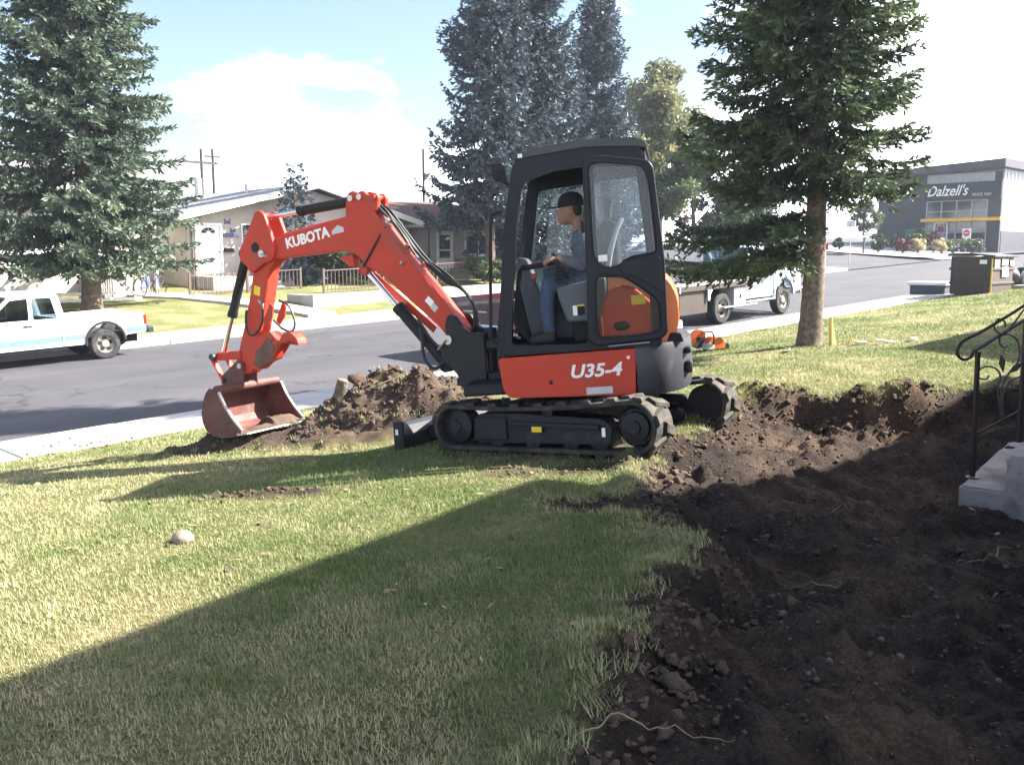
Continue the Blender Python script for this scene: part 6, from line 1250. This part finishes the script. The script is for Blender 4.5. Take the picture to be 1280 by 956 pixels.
lg = MB().lathe([(.055, 0), (.065, .02), (.06, .2), (.045, .21)], (0, 0, 0), (0, 0, 1), 14).build('log_stub', M['bark_pale'], None, smooth=True); lg.matrix_world = Matrix.Translation((-1.80, 9.50, float(heap_z(-1.80, 9.50)) + .02)) @ Matrix.Rotation(rad(14), 4, 'Y'); tag(lg, 'short sawn log stub sticking out of the soil heap', 'log')
o_ = MB().tube([(-1.5, 9.38, float(heap_z(-1.5, 9.38)) + .05), (-1.3, 9.42, float(heap_z(-1.3, 9.42)) + .06), (-1.12, 9.52, float(heap_z(-1.12, 9.52)) + .05)], [.007, .006, .003], 7).build('root', M['root'], None, smooth=True); tag(o_, 'pale broken root across the soil heap', 'root')
# turf tufts on the heap and along the cut edge
def tufts(name, label, P, seed, h=.07, n=16):
    rs = np.random.default_rng(seed); V = []; T = []
    for p in P:
        m = n; a = rs.uniform(0, 6.28, m); ln = rs.uniform(.3, 1.0, m); L_ = h * rs.uniform(.5, 1.3, m); b = p + np.stack([rs.normal(0, .022, m), rs.normal(0, .022, m), np.zeros(m)], 1); w = .003
        tip = b + np.stack([np.cos(a) * ln * L_, np.sin(a) * ln * L_, L_ * np.sqrt(np.maximum(.05, 1 - ln ** 2 * .7))], 1); sd_ = np.stack([-np.sin(a), np.cos(a), np.zeros(m)], 1) * w
        V.append(np.stack([b - sd_, b + sd_, tip], 1).reshape(-1, 3)); T.append(np.repeat(np.clip(rs.normal(.55, .25, m), 0, 1), 3))
    V = np.concatenate(V); me = np_mesh(name, V, np.arange(len(V)).reshape(-1, 3)); f_attr(me, 'tint', np.concatenate(T)); o = link(name, me, bpy.data.materials['grass blades']); tag(o, label, kind='stuff')
Pt = []
for k in range(170):
    x, y = rs.uniform(-3.2, .2), rs.uniform(8.8, 10.3); z = float(heap_z(x, y))
    if z > float(base_z(x, y)) + .02: Pt.append(np.array([x, y, z]))
xs = rs.uniform(-.2, 5.5, 9000); ys = rs.uniform(2.5, 10, 9000); z, d, s_ = yard(xs, ys); k = (np.abs(s_ + .03) < .11) & (rs.random(9000) < .5); Pt += list(np.stack([xs[k], ys[k], z[k]], 1))
tufts('turf_tufts', 'torn grass tufts on the soil heap and cut turf edge', Pt, 9, .06, 16)

# fallen leaves and bits of straw on the lawn
lx = rs.uniform(-4.5, 5, 1500); ly = rs.uniform(2.6, 11, 1500); lz, ld, _s = yard(lx, ly); kk = (rn(lx, ly)[1] < 11) & (np.abs(lx) < ly * .62) & (rs.random(1500) < np.where(ld > .4, .08, .5)); lx, ly, lz = lx[kk], ly[kk], lz[kk]; nl = len(lx)
a_ = rs.uniform(0, 6.28, nl); w_ = rs.uniform(.004, .011, nl); h_ = rs.uniform(.014, .034, nl); up_ = .012 + rs.random(nl) * .016
LP_ = np.stack([lx, ly, lz + up_], 1); da = np.stack([np.cos(a_) * h_, np.sin(a_) * h_, rs.normal(0, .006, nl)], 1); db = np.stack([-np.sin(a_) * w_, np.cos(a_) * w_, rs.normal(0, .005, nl)], 1)
me = np_mesh('leaf_litter', np.stack([LP_ - da, LP_ + db, LP_ + da, LP_ - db], 1).reshape(-1, 3), np.arange(nl * 4).reshape(-1, 4)); f_attr(me, 'tint', np.repeat(rs.random(nl), 4))
o_ = link('leaf_litter', me, leaf_mat('dry leaf litter', (.10, .065, .035), (.42, .33, .18), .7, .2)); tag(o_, 'scattered dry leaves and straw on the lawn', kind='stuff')

# ------------------------------------------------------------ smaller things on the lawn and street
DP = thing('dumpster', 'brown steel dumpster with black lids and white notices on the lawn edge', 'dumpster', P3(29.7, 10.42), RZ)
DP.location.z = float(yard(*xy(29.7, 10.42))[0]) - .02
M['dump'] = pm('brown dumpster paint', (.055, .036, .031), .65, var=.15, scale=2, dirt=(.08, .05, .038), dscale=3, dlo=.55, dhi=.75); M['lid'] = pm('black dumpster lid', (.03, .03, .033), .5, var=.2)
MB().prism([(-.9, .0), (.9, .0), (.9, 1.12), (-.9, 1.12)], -.58, .58).build('bin_body', M['dump'], DP, bevel=.02)
for z_ in (.30, .72): MB().bx(-.935, .935, -.615, .615, z_, z_ + .07).build('rib', M['dump'], DP, bevel=.01)
for y_ in (-.33, .33): MB().bx(-1.0, -.936, y_ - .09, y_ + .09, .45, .62).build('lift_pocket', M['dump'], DP, bevel=.01)
for x0, x1 in ((-.98, -.01), (.01, .98)): MB().prism([(-.68, 1.09), (-.68, 1.15), (.0, 1.22), (.66, 1.20), (.66, 1.12), (.0, 1.17)], x0, x1, 'yz').build('lid', M['lid'], DP, bevel=.015)
for x0, x1, z0, z1 in ((-.78, -.40, .78, 1.03), (-.15, .35, .52, .80), (-.2, .3, .86, 1.04), (.5, .8, .85, 1.0)): MB().bx(x0, x1, -.622, -.617, z0, z1).build('notice', M['white'], DP)
MB().bx(-.938, -.93, -.612, -.575, .05, 1.05).build('edge_stripe', M['sticker'], DP); MB().bx(-.944, -.937, -.45, -.25, .90, 1.02).build('notice', M['white'], DP)
pd = MB().bx(-.75, 1.6, -.55, .55, -.05, .05).build('concrete_pad', M['conc'], None, bevel=.01); pd.matrix_world = Matrix.Translation((*xy(31.4, 9.3), float(yard(*xy(31.4, 9.3))[0]))) @ HZ; tag(pd, 'pale concrete pad beside the dumpster', 'pad')
ub2 = thing('utility_vault', 'low pale topped utility vault at the kerb beside the dumpster', 'utility box', P3(30.5, 12.15, -.02), RZ); MB().bx(-.5, .7, -.55, .55, 0, .30).build('vault_base', M['greybox'], ub2, bevel=.02); MB().bx(-.56, .76, -.61, .61, .30, .40).build('vault_lid', M['whitep'], ub2, bevel=.02)
for k, (r_, n_, s_, m_, lab) in enumerate(((31.6, 10.3, .42, 'lid', 'black rubbish bag leaning beside the dumpster'), (31.9, 9.7, .34, 'whitep', 'white rubbish bag beside the dumpster'), (32.6, 10.1, .40, 'lid', 'black rubbish bag behind the white one'))):
    b_ = MB().ball((0, 0, .8), 1, 16, 11, (1, .9, .85)); b_.v = [(x * (1 + .13 * math.sin(5 * z + 3 * y)), y * (1 + .12 * math.sin(6 * x)), z + .06 * math.sin(8 * x + 4 * y)) for x, y, z in b_.v]; b_.cyl((0, 0, 1.55), (0, 0, 1.85), .12, 8, .25)
    o_ = b_.build('rubbish_bag', M[m_], None, smooth=True); o_.matrix_world = Matrix.Translation((*xy(r_, n_), float(yard(*xy(r_, n_))[0]) - .03)) @ Matrix.Diagonal((s_, s_, s_, 1)); tag(o_, lab, 'bag', 'rubbish bags by the dumpster')
# cut-off saw
qx, qy = xy(13.5, 9.05); SAW = thing('cutoff_saw', 'orange and grey petrol cut-off saw lying on the lawn', 'saw', (qx, qy, float(yard(qx, qy)[0])), rad(200))
M['stihl'] = pm('orange saw housing', (.62, .14, .03), .45, var=.08); M['sawgrey'] = pm('pale grey saw housing', (.42, .42, .42), .5)
MB().prism(rounded([(-.20, .03), (.10, .03), (.14, .16), (.06, .25), (-.10, .25), (-.20, .16)], .04), -.09, .09).build('engine_housing', M['stihl'], SAW, bevel=.02, seg=3)
MB().prism(rounded([(.0, .02), (.17, .02), (.15, .14), (.04, .14)], .03), -.10, .105).build('starter_cover', M['sawgrey'], SAW, bevel=.015); MB().prism(rounded([(-.30, .02), (-.18, .02), (-.17, .13), (-.28, .14)], .03), -.08, .08).build('rear_handle', M['plastic'], SAW, bevel=.02)
MB().tube([(.13, -.12, .10), (.13, -.13, .26), (.10, -.06, .33), (.06, .06, .33), (.06, .13, .26), (.06, .12, .12)], .014, 8).build('front_handle', M['plastic'], SAW, smooth=True)
MB().cyl((.24, -.10, .19), (.24, -.085, .19), .155, 28).build('cutting_disc', M['dgrey'], SAW); gd = MB(); gd.prism(arch(.24, .175, .19, 150, -40, 14) + arch(.24, .05, .19, -40, 150, 4), -.125, -.06); gd.build('disc_guard', M['stihl'], SAW, bevel=.008)
MB().bar((.05, -.1, .12), (.26, -.1, .19), .03, .07).build('cutting_arm', M['dgrey'], SAW); MB().tube([(-.02, .0, .02), (.3, .1, .02), (.55, .2, .015)], .016, 6).build('water_hose', M['plastic'], SAW)
# splintered stake and chips by the trunk
tz = float(yard(5.1, 14.7)[0]); M['freshwood'] = pm('fresh split wood', (.62, .44, .17), .8, var=.2, scale=14); M['chip'] = pm('pale bark chips', (.58, .53, .46), .85, var=.15)
o_ = MB().add([(-.06, -.03, -.05), (.05, -.03, -.05), (.06, .04, -.05), (-.05, .04, -.05), (-.05, -.01, .40), (.0, -.02, .47), (.02, .02, .46), (-.04, .02, .42)], [(0, 1, 2, 3), (7, 6, 5, 4), (0, 4, 5, 1), (1, 5, 6, 2), (2, 6, 7, 3), (3, 7, 4, 0)]).build('wood_stake', M['freshwood'], None, bevel=.006); o_.location = (5.12, 14.68, tz); o_.rotation_euler = (0, rad(-8), .4); tag(o_, 'yellow splintered wood stake leaning at the spruce trunk', 'stake')
o_ = MB().add([(-.05, -.02, -.03), (.05, -.02, -.03), (.05, .03, -.03), (-.05, .03, -.03), (-.05, -.01, .16), (.03, -.02, .06), (.04, .02, .05), (-.04, .02, .13)], [(0, 1, 2, 3), (7, 6, 5, 4), (0, 4, 5, 1), (1, 5, 6, 2), (2, 6, 7, 3), (3, 7, 4, 0)]).build('wood_stake', M['freshwood'], None, bevel=.006); o_.location = (5.34, 14.55, tz); o_.rotation_euler = (0, rad(25), .2); tag(o_, 'short broken piece of yellow wood beside the spruce trunk', 'stake')
for k, (x, y, l_, lab) in enumerate(((5.42, 14.35, .13, 'pale bark chip nearest the broken stake'), (5.75, 14.2, .24, 'long pale bark strip on the lawn between two chips'), (6.15, 14.15, .16, 'pale bark chip farthest from the spruce trunk'), (4.25, 14.2, .14, 'pale bark chip left of the spruce trunk foot'))):
    m_ = MB().prism(rounded([(-l_, -.03), (-l_ * .3, .04), (l_ * .6, .03), (l_, -.02), (.0, -.05)], .02), 0, .025, 'xy'); o_ = m_.build('bark_chip', M['chip'], None, bevel=.004); o_.location = (x, y, float(yard(x, y)[0]) + .035); o_.rotation_euler = (.15, .1, k * .4); tag(o_, lab, 'bark chip', 'bark chips on the lawn')
# flower tub across the street, street post, bicycle
FT_ = thing('flower_tub', 'grey tub of pink flowers on the far pavement', 'flower pot', P3(38.4, 23.3, .0), RZ); MB().lathe([(.22, 0), (.32, .45), (.34, .47), (.28, .47)], (0, 0, 0), (0, 0, 1), 20).build('tub', M['concd'], FT_, smooth=True)
V, F, T = leaf_cloud([(0, 0, .62), (.15, .1, .58), (-.15, 0, .6), (0, -.15, .7)], [.25, .2, .2, .2], 900, .045, np.random.default_rng(5)); me = np_mesh('flowers', V, F); f_attr(me, 'tint', T); link('flowers', me, M['lf_pink'], FT_)
V, F, T = leaf_cloud([(0, 0, .52), (.15, .1, .5)], [.25, .22], 400, .05, np.random.default_rng(6)); me = np_mesh('leaves', V, F); f_attr(me, 'tint', T); link('leaves', me, M['lf_green'], FT_)
BK = thing('bicycle', 'blue bicycle parked on the path by the wooden steps', 'bicycle', P3(12.9, 31.0, .02), RZ + .5)
for x_ in (-.5, .5):
    w_ = []; 
    for k in range(25): a = k * math.tau / 24; w_.append((x_ + .32 * math.cos(a), 0, .33 + .32 * math.sin(a)))
    wo = MB().tube(w_, .022, 6).build('wheel', M['tyre'], BK)
    sp_ = MB()
    for k in range(8): a = k * math.pi / 4; sp_.tube([(x_, 0, .33), (x_ + .31 * math.cos(a), 0, .33 + .31 * math.sin(a))], .003, 4)
    sp_.build('spokes', M['steel'], wo)
M['bikeblue'] = pm('blue bicycle paint', (.03, .06, .35), .4)
fr_ = MB()
for a, b in (((-.5, .33), (-.12, .30)), ((-.12, .30), (-.22, .78)), ((-.5, .33), (-.2, .72)), ((-.12, .30), (.33, .70)), ((-.2, .72), (.31, .78)), ((.30, .85), (.5, .33))): fr_.tube([(a[0], 0, a[1]), (b[0], 0, b[1])], .017, 8)
fr_.build('bicycle_frame', M['bikeblue'], BK); MB().prism(rounded([(-.36, .80), (-.08, .82), (-.09, .85), (-.34, .87)], .02), -.06, .06).build('saddle', M['plastic'], BK, bevel=.01); MB().tube([(.22, -.28, .95), (.30, -.1, .93), (.30, .1, .93), (.22, .28, .95)], .014, 8).build('handlebar', M['plastic'], BK)
sgp = thing('street_sign', 'thin white marker post with a red plate at the side street corner', 'sign', P3(47.5, 24.8), RZ); MB().cyl((0, 0, -.1), (0, 0, 1.15), .035, 8).build('post', M['white'], sgp); MB().bx(-.02, .02, -.16, .16, .75, 1.1).build('sign_plate', M['signred'], sgp)
fs_ = thing('street_sign', 'plain grey sign post beside the side street', 'sign', P3(49.5, 24.4), RZ); MB().cyl((0, 0, -.1), (0, 0, 2.3), .03, 8).build('post', M['silver'], fs_); MB().bx(-.02, .02, -.25, .25, 1.95, 2.3).build('sign_plate', M['white'], fs_)

# ------------------------------------------------------------ the operator
def person():
    B = MB(); seg = 14
    def limb(pts, rr_, s=12):
        P_ = [Vector(p) for p in pts]; B.tube(P_, rr_, s)
        for p, r_ in zip(P_, rr_): B.ball(p, r_ * .99, 12, 8)
    yc = .27
    # trunk, neck, head  (machine frame: x forward, y towards the camera, z up)
    limb([(-.17, yc, 1.31), (-.175, yc, 1.42), (-.165, yc, 1.56), (-.14, yc, 1.68), (-.115, yc, 1.765)], [.145, .14, .145, .145, .10])
    for s in (1, -1): limb([(-.15, yc + s * .09, 1.33), (-.16, yc + s * .07, 1.5), (-.13, yc + s * .12, 1.70)], [.12, .115, .095])
    limb([(-.11, yc, 1.78), (-.075, yc, 1.86), (-.045, yc, 1.91)], [.062, .056, .06])
    B.ball((-.025, yc, 1.965), .10, 20, 14, (1.02, .80, 1.20)); B.ball((.025, yc, 1.915), .07, 14, 10, (1.0, .82, .95)); B.ball((.045, yc, 1.875), .036, 10, 8, (1.1, 1, .8))
    B.tube([(.062, yc, 1.985), (.094, yc, 1.945), (.072, yc, 1.935)], [.010, .017, .014], 8); B.ball((.085, yc, 1.945), .017, 8, 6)
    for z_, x_ in ((1.908, .078), (1.893, .074)): B.ball((x_, yc, z_), .016, 10, 6, (.8, 1.4, .45))
    B.ball((.062, yc, 1.995), .02, 8, 6, (.6, 2.2, .5))
    for s in (1, -1): B.ball((-.03, yc + s * .083, 1.95), .028, 10, 8, (.7, .35, 1.1))
    # arms and hands
    def hand(wr, d, side):
        wr = Vector(wr); d = Vector(d).normalized(); sd = Vector((0, side, 0)); up = d.cross(sd) * side; pc = wr + d * .05
        B.ball(pc, .043, 12, 8, (1.15, .95, .62)); limb([wr, pc], [.030, .036])
        for k, (o, L) in enumerate(((-.030, .066), (-.010, .075), (.011, .072), (.030, .056))):
            a = pc + d * .038 + sd * o; b = a + d * L * .5 - Vector((0, 0, .014)); c = b + d * L * .18 - Vector((0, 0, .032)); e = c - d * L * .22 - Vector((0, 0, .02)); limb([a, b, c, e], [.0115, .0108, .010, .009], 8)
        a = pc - sd * .035 + d * .0; limb([a, a - sd * .018 + d * .03 - Vector((0, 0, .02)), a - sd * .010 + d * .058 - Vector((0, 0, .038))], [.014, .012, .010], 8)
    limb([(-.13, yc + .19, 1.71), (-.14, yc + .235, 1.60), (-.105, yc + .25, 1.50)], [.074, .060, .052]); limb([(-.105, yc + .25, 1.50), (-.03, yc + .265, 1.535), (.055, yc + .27, 1.575)], [.052, .046, .034]); hand((.06, yc + .272, 1.578), (1, .05, .06), -1)
    limb([(-.13, yc - .19, 1.71), (-.13, yc - .24, 1.58), (-.06, yc - .25, 1.48)], [.074, .058, .05]); limb([(-.06, yc - .25, 1.48), (.05, yc - .26, 1.52), (.12, yc - .26, 1.56)], [.05, .042, .032]); hand((.125, yc - .26, 1.562), (1, 0, .05), 1)
    # legs and boots
    for s in (1, -1):
        y_ = yc + s * .105; f_ = .0 if s > 0 else .04
        limb([(-.15, y_, 1.325), (.03, y_ + s * .03, 1.37), (.185 + f_, y_ + s * .045, 1.375)], [.10, .088, .068]); limb([(.185 + f_, y_ + s * .045, 1.375), (.215 + f_, y_ + s * .05, 1.20), (.215 + f_, y_ + s * .05, .985)], [.066, .064, .052])
        limb([(.205 + f_, y_ + s * .05, .985), (.21 + f_, y_ + s * .05, .93)], [.054, .05]); limb([(.20 + f_, y_ + s * .05, .925), (.27 + f_, y_ + s * .055, .925), (.36 + f_, y_ + s * .06, .912)], [.048, .047, .036])
    me = B.mesh('tmp'); o = bpy.data.objects.new('tmp', me); C.objects.link(o); md = o.modifiers.new('r', 'REMESH'); md.mode = 'VOXEL'; md.voxel_size = .0095; sm = o.modifiers.new('s', 'SMOOTH'); sm.factor = .5; sm.iterations = 3
    dg = bpy.context.evaluated_depsgraph_get(); me2 = bpy.data.meshes.new_from_object(o.evaluated_get(dg)); bpy.data.objects.remove(o)
    mats = [pm('skin', (.33, .175, .125), .55, var=.08, scale=20), pm('blue grey work shirt', (.105, .115, .15), .9, var=.25, scale=26, bump=.3), pm('blue jeans', (.060, .082, .14), .9, var=.2, scale=18, bump=.4, bscale=30), pm('dark boots', (.025, .022, .02), .7)]
    me2.materials.clear()
    for m in mats: me2.materials.append(m)
    for p in me2.polygons:
        c = p.center; p.use_smooth = True
        if c.z > 1.795 and -.2 < c.x: k = 0
        elif c.x > .045 and 1.49 < c.z < 1.7: k = 0
        elif c.z < .985: k = 3
        elif c.z < 1.36 or (c.x > .02 and c.z < 1.47): k = 2
        else: k = 1
        p.material_index = k
    pr = thing('person', 'operator in dark cap, blue grey shirt and jeans seated in the cab', 'person', EC)
    body = link('body', me2, None, pr, FU)
    cp = MB(); yc2 = .27
    prof = [(.108, 0), (.110, .03), (.102, .07), (.075, .105), (.03, .12), (.005, .122)]
    cp.lathe(prof, (-.03, yc2, 1.995), (.04, 0, 1), 24); cp.v = [(x, yc2 + (y - yc2) * .84, z) for x, y, z in cp.v]
    cap = cp.build('cap', pm('dark cap cloth', (.016, .017, .024), .9, var=.2, scale=20), pr, FU, smooth=True)
    MB().prism([(.055, yc2 - .075), (.13, yc2 - .06), (.165, yc2 - .02), (.165, yc2 + .02), (.13, yc2 + .06), (.055, yc2 + .075)], 1.995, 2.003, 'xy').build('cap_peak', cap.data.materials[0], cap)
    hr_ = MB().lathe([(.098, 0), (.10, .06), (.09, .08)], (-.045, yc2, 1.935), (0, 0, 1), 18); hr_.v = [(x * .98 - .004, yc2 + (y - yc2) * .84, z) for x, y, z in hr_.v if True]
    hr_ = MB(); 
    for s in (1, -1): hr_.ball((-.075, yc2 + s * .03, 1.965), .066, 12, 8, (.75, .85, .95))
    hr_.build('hair', pm('dark hair', (.03, .022, .018), .8), pr, FU, smooth=True)
    return pr
person()

# ------------------------------------------------------------ thin haze volume, added to pale far things and imitate lens veil
hz_ = MB().bx(-230, 260, -160, 330, -14, 24).build('haze', None, None); hm_ = bpy.data.materials.new('haze'); hm_.use_nodes = True; ht = hm_.node_tree; ht.nodes.clear()
ho = ht.nodes.new('ShaderNodeOutputMaterial'); hv = ht.nodes.new('ShaderNodeVolumePrincipled'); hv.inputs['Color'].default_value = (.74, .83, 1.0, 1); hv.inputs['Density'].default_value = .0006; hv.inputs['Anisotropy'].default_value = .25
ht.links.new(hv.outputs[0], ho.inputs['Volume']); hz_.data.materials.append(hm_); tag(hz_, 'thin haze volume added over the street, imitating lens veil', kind='stuff')
